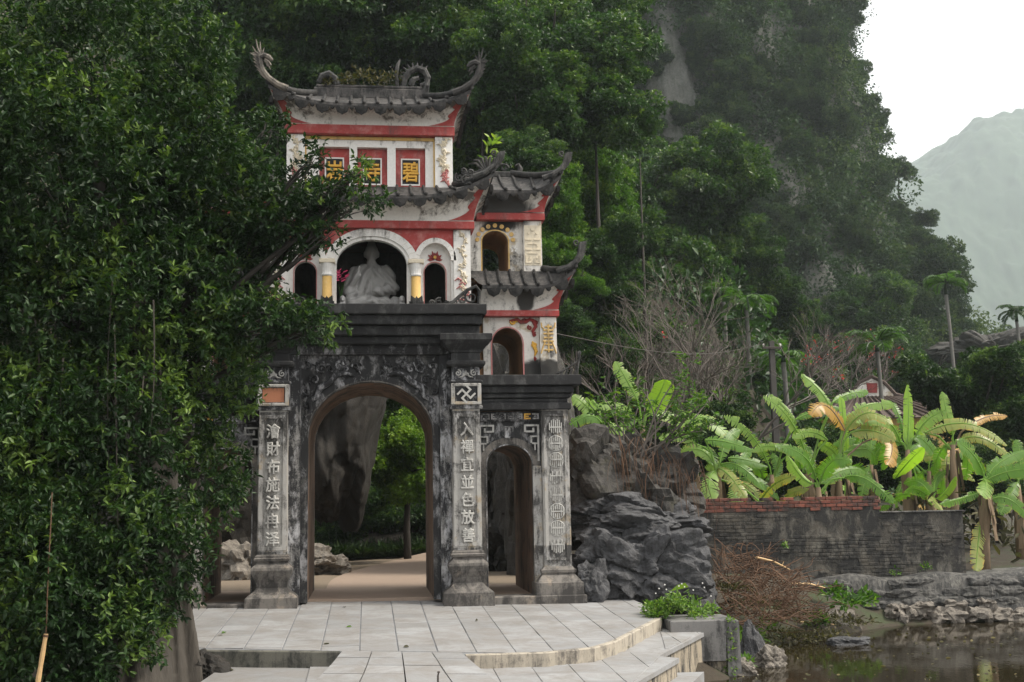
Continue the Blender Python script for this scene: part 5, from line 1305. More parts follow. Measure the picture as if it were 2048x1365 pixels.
for x in exs:
    f_ = lambda a, b: float(fbm(np.array(x * 1.3 + a), np.array(b), np.array(0.0), 3))
    top = -.14 + .05 * f_(0, 1) - .55 * float(sstep(3.6, 1.2, x)); y0 = -.10
    ev += [(x, y0 + 1.0, top + .02), (x, y0 + .12 + .05 * f_(5, 2), top), (x, y0 + .02 + .05 * f_(9, 3), top - .07), (x, y0 - .06 + .05 * f_(2, 5), -.55), (x, y0 - .14 + .06 * f_(3, 8), -.80), (x, y0 - .30, -1.4)]
MB().add(ev, [(6 * i + r_ + 1, 6 * i + r_, 6 * i + 6 + r_, 6 * i + 7 + r_) for i in range(len(exs) - 1) for r_ in range(5)][::1]).build('cement_face', M['ledge'], EMB, smooth=True)
for row, (zr, y_) in enumerate(((-.30, -.06), (-.50, -.12), (-.68, -.18))):          # smeared masonry blocks of the face
    x = 2.6 + .3 * row
    while x < 15:
        w = brng.uniform(.35, .8)
        if brng.random() < .85: rock('block', (x + w / 2, y_ + brng.uniform(-.03, .02), zr + brng.uniform(-.02, .02)), (w * .52, .10, .105), M['ledge'], 300 + row * 40 + x, parent=EMB, sub=3, rough=.22)
        x += w
x = 4.2; k = 0
while x < 14:
    w = brng.uniform(.22, .5); h = brng.uniform(.10, .16)
    o = rock('stone', (x + w / 2, -.40 + brng.uniform(-.05, .03), -.93 + brng.uniform(-.03, .04)), (w * .56, .17, h * 1.15), M['pale_rock'], 60 + k, parent=EMB, sub=3, rough=.55); 
    if brng.random() < .5: rock('stone', (x + w * .6, -.36, -.74 + brng.uniform(-.02, .02)), (w * .45, .14, .09), M['pale_rock'], 160 + k, parent=EMB, sub=3, rough=.55)
    x += w * .98; k += 1

# ------------------------------------------------------------------ loose stones along the water
def on_water(px, py, z=WATER_Z):
    d = ray(px, py); t = (z - CPOS[2]) / d[2]; return CPOS + d * t
sl = [((1508, 1320), (.24, .22, .40), 'rock', 'pointed grey stone standing at the water near the planter'), ((1545, 1335), (.22, .2, .2), 'pale_rock', 'rounded pale stone right of the pointed grey stone'),
      ((1485, 1350), (.26, .22, .16), 'pale_rock', 'flat pale stone in the water in front of the pointed stone'), ((1690, 1262), (.34, .3, .28), 'pale_rock', 'big brown-grey stone at the waterline below the weeds'),
      ((1735, 1245), (.4, .26, .22), 'pale_rock', 'blocky stone between the big stone and the embankment'), ((1625, 1270), (.28, .2, .14), 'pale_rock', 'low tan stone left of the big waterline stone'),
      ((1660, 1258), (.18, .16, .12), 'rock', 'small grey stone behind the low tan stone'), ((1700, 1290), (.3, .22, .10), 'rock', 'half sunk dark stone in front of the big waterline stone'),
      ((1600, 1262), (.22, .16, .1), 'pale_rock', 'small pale stone amid driftwood at the shore'), ((1775, 1238), (.25, .2, .18), 'pale_rock', 'stone tucked against the start of the embankment')]
for k, (p, sz, mt, lb) in enumerate(sl):
    q = on_water(*p); rock('shore_stone', (q[0], q[1] + .1, WATER_Z + sz[2] * .35), sz, M[mt], 80 + k, lb, 'stone', 'stones along the water', sub=4, rough=.35,
                           shape=(lambda co: np.stack([co[:, 0] * (1 - .55 * sstep(-.3, .5, co[:, 2])), co[:, 1] * (1 - .5 * sstep(-.3, .5, co[:, 2])), co[:, 2]], 1)) if k == 0 else None)
bk = rock('fallen_brick', tuple(on_water(1553, 1272) + np.array([0, .1, .10])), (.11, .08, .06), M['brickred'], 99, 'broken orange brick lying among the shore weeds', 'brick', sub=3, rough=.2)

# ------------------------------------------------------------------ far karst tower and far mountain
def grid_mesh(name, P, mat):
    ny_, nx_ = P.shape[:2]; id_ = np.arange(ny_ * nx_).reshape(ny_, nx_)
    F_ = np.stack([id_[:-1, :-1].ravel(), id_[:-1, 1:].ravel(), id_[1:, 1:].ravel(), id_[1:, :-1].ravel()], 1)
    return mesh_np(name, P.reshape(-1, 3), F_, mat, smooth=True)
KC = np.array([29.5, 108.0])
def karst(th, z):
    """surface of the rock tower at angle th and height z"""
    r = np.interp(z, [-5, 8, 20, 28, 37, 47, 57, 75, 90, 100], [44, 37, 31.5, 27.5, 25.2, 24.6, 23.4, 20, 14, 0.5])
    cx, sx_ = np.cos(th), np.sin(th)
    n1 = fbm(cx * 3.0 + 7, sx_ * 3.0, z * .035, 5); n2 = fbm(cx * 11, sx_ * 11 + 3, z * .10, 4); flt = vnoise(cx * 26, sx_ * 26, z * .04)
    r = r * (1 + .085 * n1 + .04 * n2 + .02 * flt)
    return np.stack([KC[0] + r * cx, KC[1] + r * sx_, z], -1)
th_, zz_ = np.meshgrid(np.linspace(0, 2 * math.pi, 361), np.linspace(-5, 100, 180))
kt = grid_mesh('karst_mountain', karst(th_, zz_), M['cliff']); tag(kt, kind='structure')
FS = 3.0
def far_z(x, y):
    x, y = np.asarray(x, float) / FS, (np.asarray(y, float) - 0) / FS
    base = np.interp(x, [60, 150, 205, 216, 232, 262, 290, 340, 420, 560, 700], [0, 96, 124, 132, 143, 154, 158, 163, 150, 90, 0])
    f_ = sstep(300, 405, y) ** 0.8 * sstep(760, 420, y)
    return FS * (.965 * base * f_ + (5 * fbm(x * .012, y * .012, 0 * x, 4) + 1.6 * fbm(x * .06, y * .06, 0 * x, 4) + 1.3 * fbm(x * .25, y * .25, 0 * x, 3)) * sstep(300, 340, y))
fx, fy = np.meshgrid(np.linspace(150 * FS, 480 * FS, 420), np.concatenate([np.linspace(298 * FS, 430 * FS, 200), np.linspace(436 * FS, 760 * FS, 30)])); fz = far_z(fx, fy)
fm_ = grid_mesh('far_mountain', np.stack([fx, fy, fz], -1), M['hill']); tag(fm_, kind='structure')
# ------------------------------------------------------------------ foliage
def unit(v): return v / np.maximum(1e-9, np.linalg.norm(v, axis=-1, keepdims=True))
def leaf_geo(P, D, L, W, rng, fold=.18, six=False, curl=.15):
    """leaf blades at P along D; returns verts, faces, leaf index per vertex"""
    n = len(P); D = unit(D); ref = unit(rng.normal(size=(n, 3)) * .6 + np.array([0, 0, 1.0]))
    S = unit(np.cross(D, ref)); Nn = np.cross(S, D); L = np.broadcast_to(L, n)[:, None]; W = np.broadcast_to(W, n)[:, None]
    if not six:
        mid = P + D * L * .48 + Nn * W * fold
        V = np.stack([P, mid + S * W * .5, P + D * L - Nn * L * curl, mid - S * W * .5], 1)
        Fb = np.array([[0, 1, 2], [0, 2, 3]])
        k = 4
    else:
        a = P + D * L * .30; b = P + D * L * .68 - Nn * L * curl * .3
        V = np.stack([P, a + S * W * .46 + Nn * W * fold, b + S * W * .40 + Nn * W * fold * .8, P + D * L - Nn * L * curl, b - S * W * .40 + Nn * W * fold * .8, a - S * W * .46 + Nn * W * fold], 1)
        Fb = np.array([[0, 1, 2, 3], [0, 3, 4, 5]]); k = 6
    F_ = (Fb[None] + (np.arange(n) * k)[:, None, None]).reshape(-1, Fb.shape[1])
    return V.reshape(-1, 3), F_, np.repeat(np.arange(n), k)
def sphere_dirs(rng, n): return unit(rng.normal(size=(n, 3)))
def crown_geo(rng, lobes, n_tw, per, L, W, tw=.22, gap=.0, gfreq=1.0, six=False, shell=(.62, 1.02), up=.35, tint0=.42, tvar=.22, bright=.02, freq=.6, droop=.0):
    """leafy twigs spread through a set of ellipsoid lobes (centre, radii)"""
    C = np.array([l[0] for l in lobes], float); Rr = np.array([l[1] for l in lobes], float)
    area = (Rr[:, 0] * Rr[:, 2]) ** 1.0; pick = rng.choice(len(lobes), n_tw, p=area / area.sum())
    d = sphere_dirs(rng, n_tw); rad = rng.uniform(shell[0] ** 2, shell[1] ** 2, n_tw) ** .5
    rad = rad * (1 + .16 * vnoise(d[:, 0] * 3 + pick * 5.1, d[:, 1] * 3, d[:, 2] * 3 + pick))
    p = C[pick] + d * Rr[pick] * rad[:, None]
    g = fbm(p[:, 0] * gfreq + 3.3, p[:, 1] * gfreq, p[:, 2] * gfreq, 3)
    keep = g > gap - .9 if gap <= 0 else g > gap
    p, d, pick = p[keep], d[keep], pick[keep]; n = len(p)
    out = unit(d * .9 + rng.normal(size=(n, 3)) * .45 + np.array([0, 0, up - droop]))
    ct = tint0 + tvar * fbm(p[:, 0] * freq, p[:, 1] * freq, p[:, 2] * freq + 9, 3) + .10 * rng.normal(size=n) + .10 * d[:, 2]  # twigs facing up tinted lighter, a top highlight put into the colour
    br = rng.random(n) < bright; ct = np.where(br, 1.0, ct)
    O = np.repeat(out, per, 0); Pb = np.repeat(p, per, 0) + O * (rng.random(n * per) * tw)[:, None]
    Dr = unit(O * .55 + unit(rng.normal(size=(n * per, 3))) * .85 + np.array([0, 0, -.10 - droop]))
    sz = rng.uniform(.65, 1.2, n * per)
    V, F_, li = leaf_geo(Pb, Dr, L * sz, W * sz, rng, six=six)
    t = np.clip(np.repeat(ct, per) + .09 * rng.normal(size=n * per), 0.02, 1)
    return V, F_, t[li]
def tubes_between(mb, a, b, r0, r1, rng, sag=.1, n=6, sides=6):
    a, b = Vector(a), Vector(b); off = Vector((rng.uniform(-1, 1), rng.uniform(-1, 1), rng.uniform(-.5, 1))) * (b - a).length * sag
    mb.tube([a.lerp(b, k / n) + off * math.sin(math.pi * k / n) for k in range(n + 1)], [r0 + (r1 - r0) * k / n for k in range(n + 1)], sides)

# ---- big fig tree on the left
FT = thing('fig_tree', tuple(at(350, 1365, -4.3)), 'huge dark spreading fig tree with small glossy leaves filling the left side', 'tree')
FT.location = (0, 0, 0)
LOB = [(200, 110, -4.0, 245, 180), (90, 350, -5.0, 230, 230), (330, 330, -4.0, 170, 170), (450, 400, -4.0, 130, 120), (545, 435, -4.2, 95, 72), (632, 405, -4.4, 52, 36), (715, 404, -4.5, 56, 17), (540, 262, -3.2, 45, 34),
       (628, 318, -4.3, 15, 36), (722, 338, -4.5, 12, 26), (690, 372, -4.5, 26, 16), (100, 620, -5.0, 190, 170), (300, 600, -4.5, 180, 150), (450, 530, -4.0, 95, 85), (585, 478, -4.4, 55, 30), (660, 472, -4.5, 28, 17), (520, 635, -4.5, 110, 50), (620, 655, -4.6, 62, 30),
       (420, 740, -4.0, 100, 110), (200, 850, -5.0, 170, 150), (60, 900, -5.5, 120, 180), (400, 960, -4.0, 92, 90), (330, 1110, -5.0, 78, 110), (220, 1050, -5.5, 110, 100), (235, 1270, -5.6, 90, 70), (70, 1150, -6.0, 100, 150), (90, 1340, -6.0, 110, 60), (405, 180, -3.6, 45, 60), (110, 1240, -5.8, 130, 110), (200, 1180, -5.2, 120, 110),
       (-140, 400, -5.0, 200, 420), (-140, 1000, -6.0, 180, 300)]  # crown lobes past the left picture edge, put in for shading
lobes = []
for px, py, Y, rx, rz in LOB:
    c_ = at(px, py, Y); k = (Y - CPOS[1]) / FPX; lobes.append((c_, (rx * k, .8 * k * (rx + rz) / 2 + .1, rz * k)))
rg = np.random.default_rng(21)
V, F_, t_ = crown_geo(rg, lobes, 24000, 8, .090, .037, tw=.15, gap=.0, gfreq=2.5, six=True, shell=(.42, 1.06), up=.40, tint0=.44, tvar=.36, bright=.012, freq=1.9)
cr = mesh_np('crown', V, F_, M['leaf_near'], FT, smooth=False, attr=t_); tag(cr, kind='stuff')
mb = MB(); rr_ = random.Random(9)
root = at(300, 700, -4.5)
for (px, py, Y, rx, rz), (c_, _) in zip(LOB, lobes):
    if py > 1000: continue
    st = at(300 + rr_.uniform(-40, 40), 880 - .35 * (900 - py) * .8, -4.5)
    tubes_between(mb, tuple(np.array(st) + np.array([0, .5, 0])), tuple(np.array(c_) + np.array([0, .25, 0])), .055, .015, rr_, .10, 8, 6)
    for k in range(5):
        e = Vector(c_) + Vector((rr_.uniform(-1, 1), rr_.uniform(-.6, .6), rr_.uniform(-.6, 1))) * .5 * (rx * 15 / FPX)
        tubes_between(mb, tuple(Vector(c_).lerp(Vector(st), .25)), e, .022, .006, rr_, .1, 4, 4)
mb.build('limb', M['bark_dark'], FT, smooth=True)
def bark_fold(co): return .045 * np.sin(np.arctan2(co[:, 1] + 4.3, co[:, 0] + 2.4) * 13 + 1.5 * co[:, 2]) + .035 * fbm(co[:, 0] * 4, co[:, 1] * 4, co[:, 2] * 1.2, 4)
def cap(px0, py0, Y0, r0, px1, py1, Y1, r1): return (tuple(at(px0, py0, Y0)), tuple(at(px1, py1, Y1)), r0, r1, 1.0)
blob_mesh('trunk', [cap(368, 1420, -4.6, .26, 352, 1230, -4.5, .20), cap(352, 1230, -4.5, .20, 335, 1050, -4.5, .23), cap(335, 1050, -4.5, .23, 300, 860, -4.5, .24), cap(300, 860, -4.5, .24, 260, 640, -4.5, .17), cap(260, 640, -4.5, .17, 200, 300, -4.5, .10),
                    cap(280, 1420, -5.0, .40, 290, 1200, -4.7, .30), cap(290, 1200, -4.7, .30, 320, 1000, -4.5, .24), cap(395, 1000, -3.6, .10, 350, 840, -4.3, .14), cap(180, 1400, -5.4, .30, 250, 1150, -5, .2), cap(250, 1150, -5, .2, 300, 950, -4.6, .18)], M['bark'], FT, .03, bark_fold)
mb = MB()
for k in range(26):                                      # hanging air roots
    px = rr_.uniform(40, 330); y0 = rr_.uniform(560, 800); y1 = rr_.uniform(900, 1250); Y = rr_.uniform(-5.6, -4.6)
    a, b = at(px, y0, Y), at(px + rr_.uniform(-12, 12), y1, Y)
    tubes_between(mb, a, b, rr_.uniform(.006, .014), .004, rr_, .02, 6, 4)
mb.build('air_root', M['bark'], FT)
SK = thing('bamboo_stick', tuple(at(78, 1390, -6.6)), 'thin tan bamboo stick leaning up at the lower left corner', 'stick'); SK.location = (0, 0, 0)
a, b = Vector(at(70, 1400, -6.6)), Vector(at(92, 1268, -6.6))
MB().tube([a.lerp(b, k / 6) for k in range(7)], [.026, .024, .027, .023, .025, .022, .022], 8).build('cane', M['bamboo'], SK)
MB().tube([b, at(96, 1150, -6.6), at(102, 1040, -6.6), at(104, 985, -6.6)], .006, 5).build('string', M['brush'], SK)
MB().tube([b - (b - a).normalized() * .03, b - (b - a).normalized() * .01], .028, 8).build('binding', M['brush'], SK)
rock('root_rock', tuple(at(405, 1345, -4.6) + np.array([0, .2, .0])), (.22, .3, .22), M['rock_brown'], 51, 'small brown rock between the fig trunk and the low slab', sub=4)

# ---- forest trees: four crown shapes shared by many trees
def crown_variant(seed, n_tw, L, W, nl=64, flat=.85, **kw):
    """a crown of many small leafy masses of different size set round the limbs"""
    rg = np.random.default_rng(seed); lobes = []; off = rg.normal(size=(3, 3)) * .25
    for k in range(nl):
        d = sphere_dirs(rg, 1)[0]; d[2] = d[2] * flat; r = rg.uniform(.14, .28) * (1.25 if k % 6 == 0 else 1)
        c = d * rg.uniform(.35, .92) + off[k % 3]; lobes.append((c, (r * rg.uniform(1.0, 1.5), r * rg.uniform(1.0, 1.5), r * rg.uniform(.55, .85))))
    return crown_geo(rg, lobes, n_tw, 7, L, W, tw=.05, six=False, **kw)
CV = []
for sd in (1, 2, 3, 4):
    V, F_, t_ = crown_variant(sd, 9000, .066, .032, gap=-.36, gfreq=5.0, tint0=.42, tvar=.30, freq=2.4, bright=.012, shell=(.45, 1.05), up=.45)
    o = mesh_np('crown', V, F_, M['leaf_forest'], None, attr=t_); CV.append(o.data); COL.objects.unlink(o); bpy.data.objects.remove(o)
def forest_tree(px, py, Y, rpx, label, var, group='forest trees behind the gate', sz=1.0, mat=None, gz=None):
    c = at(px, py, Y); k = (Y - CPOS[1]) / FPX; r = rpx * k
    g0 = float(ground_z(c[0], Y)) if gz is None else gz
    g0 = min(g0, c[2] - r * .6)
    t = thing('forest_tree', (c[0], Y, g0), label, 'tree', group); rz = rr_.uniform(0, 6.28)
    o = link('crown', CV[var], t); o.location = (0, 0, c[2] - g0); o.scale = (r, r, r * sz); o.rotation_euler = (rr_.uniform(-.3, .3), rr_.uniform(-.3, .3), rz); o['kind'] = 'stuff'
    if mat: o.material_slots[0].link = 'OBJECT'; o.material_slots[0].material = mat
    m_ = MB(); h = c[2] - g0
    m_.tube([(rr_.uniform(-.1, .1) * r * q, 0, h * q - .3 * (q == 0)) for q in (0, .3, .6, .9)], [.04 * r + .05, .035 * r + .04, .03 * r + .03, .02 * r], 7)
    for q in range(6):
        a_ = rr_.uniform(0, 6.28); tubes_between(m_, (0, 0, h - r * sz * rr_.uniform(.1, .75)), (.6 * r * math.cos(a_), .6 * r * math.sin(a_), h + r * rr_.uniform(-.2, .5) * sz), .03 * r + .01, .008 * r, rr_, .08, 5, 5)
    m_.build('trunk', M['bark_dark'], t, smooth=True)
    return t
FTR = [(560, 130, 18, 150, 'dark leafy tree directly behind the left dragon finial of the top roof'), (470, 60, 22, 170, 'dark tree between the fig tree and the gate at the top'), (660, 40, 19, 170, 'leafy tree above the left half of the top roof'),
       (800, 60, 18, 150, 'dense tree rising behind the ridge of the top roof'), (930, 20, 21, 170, 'dark tree at the top edge behind the right half of the gate'), (960, 170, 17, 120, 'tree close behind the right finial of the top roof'),
       (1080, 80, 19, 150, 'tall tree right of the top roof, high up'), (1190, 50, 24, 130, 'tree at the top edge left of the grey cliff'), (1060, 240, 17, 130, 'glossy tree right of the name panels storey'), (1190, 200, 18, 120, 'tree whose branches reach out against the cliff'),
       (1275, 235, 18.5, 55, 'thin outer branch of leaves hanging over the cliff face'), (1100, 400, 16, 75, 'yellow-green tree right behind the upper side tower'), (1120, 520, 15.5, 70, 'yellow-green foliage right behind the lower side tower roof'), (1040, 330, 15, 80, 'foliage rising above the roof of the side tower'),
       (1150, 560, 15, 45, 'small light green sprig beside the lower side tower finial'), (720, 330, 22, 230, 'shaded tree hidden behind the middle of the gate'), (480, 300, 20, 170, 'black shaded tree left of the top storey'), (900, 500, 24, 220, 'shaded tree behind the side tower openings'),
       (1195, 500, 16.6, 62, 'dark leafy tree rising beside the side tower'), (1205, 590, 16.8, 66, 'leafy bush beside the lower finial of the side tower'), (1230, 680, 17, 70, 'dark bush above the banana leaves right of the gate'), (1190, 740, 16, 66, 'dark bush low beside the side cornice'), (1140, 640, 14, 60, 'layered green bush right of the side tower at mid height'), (1175, 400, 22, 100, 'dark tree between the yellow-green column of leaves and the rounded trees'), (1215, 480, 25, 110, 'shaded tree filling the gap right of the side tower'), (1180, 610, 21, 90, 'dark bush right of the lower tower roof'), (1210, 340, 24, 90, 'tree hanging below the outer branch against the cliff'), (430, 560, 20, 220, 'dark tree behind the fig tree at mid height'), (620, 620, 20, 200, 'dark tree behind the niche storey')]
for k, (px, py, Y, rp, lb) in enumerate(FTR): forest_tree(px, py, Y, rp, lb, k % 4, mat=M['leaf_bush'] if 'yellow-green' in lb or 'light green' in lb else None)
MTR = [(1290, 420, 34, 120, 'big rounded tree in the hollow between the gate and the cliff'), (1400, 430, 36, 120, 'broad rounded tree, largest crown at the foot of the cliff'), (1480, 520, 37, 75, 'right shoulder of the rounded trees below the cliff'), (1230, 560, 30, 110, 'dark tree above the bare grey tree on its left'),
       (1360, 590, 32, 120, 'dark tree right behind the bare grey tree'), (1575, 610, 42, 75, 'bright green tree on the slope right of the bare tree'), (1600, 690, 44, 70, 'lower green tree on the slope near the palms'), (1190, 720, 26, 110, 'dark tree low behind the limestone outcrop'), (1320, 760, 27, 130, 'shadowed tree behind the shrub on the outcrop'),
       (1480, 740, 34, 110, 'dark tree behind the utility pole'), (1535, 850, 29, 110, 'dull green bush at the foot of the utility pole'), (1620, 800, 40, 100, 'shadowed tree left of the far house'), (1690, 780, 46, 90, 'dim tree behind the left end of the far house'), (1840, 760, 46, 100, 'dim tree behind the right end of the far house'), (1760, 640, 66, 80, 'dark tree behind the palm with the full green crown'), (1400, 860, 24, 120, 'shadowed thicket behind the bare trees'), (1240, 300, 40, 80, 'tree under the cliff left of the rounded trees')]
for k, (px, py, Y, rp, lb) in enumerate(MTR): forest_tree(px, py, Y, rp, lb, (k + 1) % 4, 'trees below the cliff', 1.05)
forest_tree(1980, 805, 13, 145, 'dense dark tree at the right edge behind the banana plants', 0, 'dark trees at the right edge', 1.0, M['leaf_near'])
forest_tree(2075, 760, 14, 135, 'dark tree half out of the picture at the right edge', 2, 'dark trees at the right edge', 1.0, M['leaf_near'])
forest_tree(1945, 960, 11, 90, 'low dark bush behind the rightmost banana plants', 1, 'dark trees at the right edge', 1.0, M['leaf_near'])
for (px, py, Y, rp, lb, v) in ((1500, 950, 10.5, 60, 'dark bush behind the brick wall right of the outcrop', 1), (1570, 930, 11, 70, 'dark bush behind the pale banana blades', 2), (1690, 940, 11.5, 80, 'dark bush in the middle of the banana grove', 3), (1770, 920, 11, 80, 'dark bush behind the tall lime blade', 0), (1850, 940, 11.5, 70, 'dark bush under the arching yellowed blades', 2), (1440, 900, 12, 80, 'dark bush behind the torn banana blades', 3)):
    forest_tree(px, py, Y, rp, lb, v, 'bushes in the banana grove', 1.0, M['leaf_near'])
# bright bushes behind the arch
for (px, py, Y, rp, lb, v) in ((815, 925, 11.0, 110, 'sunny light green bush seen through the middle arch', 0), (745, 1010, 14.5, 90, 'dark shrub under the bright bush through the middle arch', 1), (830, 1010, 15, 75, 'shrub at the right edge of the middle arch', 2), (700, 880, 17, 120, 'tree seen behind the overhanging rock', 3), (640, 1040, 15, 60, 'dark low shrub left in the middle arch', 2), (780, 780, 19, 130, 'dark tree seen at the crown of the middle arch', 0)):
    forest_tree(px, py, Y, rp, lb, v, 'bushes behind the arch', 1.0, M['leaf_painted_sun'] if Y < 14 else None, 0.1)

# ---- uncounted cover: hillside behind the gate, karst tower, far mountain
def clumps(rg, C, Nrm, rad, per, L, tint):
    n = len(C); d = sphere_dirs(rg, n * per); nr = np.repeat(Nrm, per, 0)
    d = np.where(((d * nr).sum(1) < -.1)[:, None], -d, d)
    P = np.repeat(C, per, 0) + d * (np.repeat(rad, per) * rg.uniform(.7, 1.05, n * per))[:, None]
    D = unit(d * .6 + rg.normal(size=d.shape) * .6 + np.array([0, 0, -.25])); sz = rg.uniform(.6, 1.25, n * per)
    V, F_, li = leaf_geo(P, D, np.repeat(L, per) * sz, np.repeat(L, per) * .55 * sz, rg)
    t = np.clip(np.repeat(tint, per) + .16 * d[:, 2] + .09 * rg.normal(size=n * per), .02, 1); return V, F_, t[li]  # leaves on the upper side of a clump are tinted lighter
rg = np.random.default_rng(5)
n = 5000; x = rg.uniform(-20, 32, n); y = rg.uniform(20, 95, n) ; x[:1000] = rg.uniform(-32, -6.5, 1000); y[:1000] = rg.uniform(-6, 24, 1000); z = ground_z(x, y); ok = (z > .6) | (x < -6.4)
x, y, z = x[ok], y[ok], z[ok]; n = len(x)
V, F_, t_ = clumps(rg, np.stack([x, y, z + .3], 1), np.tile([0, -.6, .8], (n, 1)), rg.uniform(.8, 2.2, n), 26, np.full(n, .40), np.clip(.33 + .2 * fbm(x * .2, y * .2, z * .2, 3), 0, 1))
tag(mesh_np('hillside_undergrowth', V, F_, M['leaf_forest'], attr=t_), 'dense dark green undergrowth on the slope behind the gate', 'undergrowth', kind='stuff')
Vs, Fs, Ts = [], [], []; nv0 = 0
for n, rlo, rhi, per, l0, l1, lift in ((300, 1.8, 4.0, 200, .30, .50, .55), (9500, .5, 1.7, 30, .28, .46, .3)):
    th = rg.uniform(math.pi * 1.04, math.pi * 2.10, n); z = rg.uniform(0, 72, n)
    p0 = karst(th, z); pa, pb = karst(th + .01, z), karst(th, z + .4); nr = unit(np.cross(pa - p0, pb - p0))
    nr = np.where(((nr * np.stack([np.cos(th), np.sin(th), 0 * th], 1)).sum(1) < 0)[:, None], -nr, nr)
    mk = fbm(np.cos(th) * 6 + 2, np.sin(th) * 6, z * .055, 4); bare = (mk > (.45 if n < 2000 else .50)) & (z > 12)
    p0, nr, z, th = p0[~bare], nr[~bare], z[~bare], th[~bare]; n = len(z); rad = rlo + (rhi - rlo) * rg.random(n) ** 2
    V, F_, t_ = clumps(rg, p0 + nr * (rad * .40)[:, None] + np.array([0, 0, .2]), nr, rad, per, rg.uniform(l0, l1, n), np.clip(.42 + .30 * fbm(p0[:, 0] * .10, p0[:, 1] * .10, z * .10, 3) + .12 * rg.normal(size=n), 0, 1))
    Vs.append(V); Fs.append(F_ + nv0); Ts.append(t_); nv0 += len(V)
V, F_, t_ = np.concatenate(Vs), np.concatenate(Fs), np.concatenate(Ts)
tag(mesh_np('cliff_forest', V, F_, M['leaf_cliff'], attr=t_), 'hanging forest and creepers covering the limestone cliff', 'forest', kind='stuff')
# rounded crowns that cover the cliff, each a tree of its own
rc_ = np.random.default_rng(44); cells = []
while len(cells) < 210:
    th = rc_.uniform(math.pi * 1.18, math.pi * 2.04); z = rc_.uniform(4, 66); p_ = karst(np.array(th), np.array(z)); r_ = rc_.uniform(1.3, 3.0) * (1.35 if z < 22 else .9)
    if any(((p_ - q[0]) ** 2).sum() < (.66 * (r_ + q[1])) ** 2 for q in cells): 
        if rc_.random() < .985: continue
    cells.append((p_, r_, th))
for k, (p_, r_, th) in enumerate(cells):
    o = link('cliff_tree', CV[k % 4]); o.material_slots[0].link = 'OBJECT'; o.material_slots[0].material = M['leaf_cliff']; o.location = (p_[0] + math.cos(th) * r_ * .12, p_[1] + math.sin(th) * r_ * .12, p_[2] + r_ * .2); o.scale = (r_, r_, r_ * rc_.uniform(.8, 1.25)); o.rotation_euler = (rc_.uniform(-.4, .4), rc_.uniform(-.4, .4), rc_.uniform(0, 6.28))
    row = 'high on' if p_[2] > 44 else ('halfway up' if p_[2] > 22 else 'at the foot of'); ang_ = math.degrees(th) - 180
    side = 'left, shaded side of' if ang_ < 75 else ('middle of' if ang_ < 115 else 'right edge of')
    tag(o, 'rounded tree %s the cliff, on the %s its face' % (row, side), 'tree', 'trees covering the cliff face')
# trees that stand out on the cliff's skyline
for k, (px, py, Y, rp, lb) in enumerate(((1752, 235, 106, 26, 'sparse tree leaning out from the cliff edge'), (1795, 340, 104, 34, 'bushy tree on the right edge of the cliff'), (1822, 440, 100, 34, 'rounded tree low on the right edge of the cliff'), (1872, 525, 92, 42, 'dark tree on the shoulder at the cliff foot'))):
    forest_tree(px, py, Y, rp, lb, k % 4, 'trees on the cliff edge', .9, M['leaf_cliff'], float(at(px, py, Y)[2]) - 3.0)
rock('karst_spur', tuple(at(1985, 705, 75)), (4.2, 4, 1.6), M['rock_mossy'], 71, 'dark bare limestone spur right of the tall palm', 'rock', sub=5, rough=.5, flute=.1)

# ---- palms
def palm(px, py, Y, rpx, label, nf=13, seed=1, droop=1.0):
    c = at(px, py, Y); k = (Y - CPOS[1]) / FPX; L = rpx * k; g0 = float(ground_z(c[0], Y)); r_ = random.Random(seed); rg = np.random.default_rng(seed)
    t = thing('palm_tree', (c[0], Y, g0), label, 'palm', 'slender palms below the cliff'); h = c[2] - g0
    MB().tube([(.02 * h * math.sin(q * 3), 0, h * q - .2 * (q == 0)) for q in (0, .2, .4, .6, .8, .95)], [.13, .11, .10, .095, .09, .10], 8).build('trunk', M['palmtrunk'], t, smooth=True)
    tb = (.02 * h * math.sin(.95 * 3), 0, h * .95)
    MB().tube([tb, (tb[0], 0, h + .05)], [.11, .07], 8).build('crownshaft', M['grass'], t, smooth=True)
    for f in range(nf):
        a = 2 * math.pi * f / nf + r_.uniform(-.2, .2); el = r_.uniform(.1, 1.15); Vs = []; Fs = []; ts = []
        pts = []
        for q in range(9):
            u = q / 8; e = el - droop * 1.7 * u * u
            if q == 0: pts.append(Vector((tb[0], 0, h)))
            else: pts.append(pts[-1] + Vector((math.cos(a) * math.cos(e), math.sin(a) * math.cos(e), math.sin(e))) * L / 8)
        P, D = [], []
        for q in range(26):
            u = .12 + .86 * q / 25; i = min(7, int(u * 8)); p = pts[i].lerp(pts[i + 1], u * 8 - i); tg = (pts[i + 1] - pts[i]).normalized(); sd = tg.cross(Vector((0, 0, 1))).normalized()
            for sg in (-1, 1): P.append(p); D.append(sd * sg * .8 + tg * .6 + Vector((0, 0, -.25)))
        V, F_, li = leaf_geo(np.array(P), np.array(D), L * .30 * np.repeat(np.sin(np.linspace(.5, 2.9, 26)), 2), L * .045, rg, .1)
        o = mesh_np('frond', V, F_, M['leaf_bush' if seed % 2 else 'leaf_forest'], t, attr=np.full(len(V), r_.uniform(.25, .6)))
        rb = MB(); rb.tube(pts, [.03 * L / 1.5] * 5 + [.02 * L / 1.5] * 4, 4); rb.build('rachis', M['grass'], o)
palm(1888, 568, 40, 58, 'tall slender palm standing against the haze right of the cliff', seed=3, droop=1.15)
palm(1752, 690, 31, 78, 'palm with a full green crown above the far house', seed=5)
palm(2030, 625, 48, 50, 'dark palm at the right edge of the picture', seed=4, droop=1.1)
palm(1490, 605, 27, 80, 'light green palm among the trees above the utility pole', seed=7)
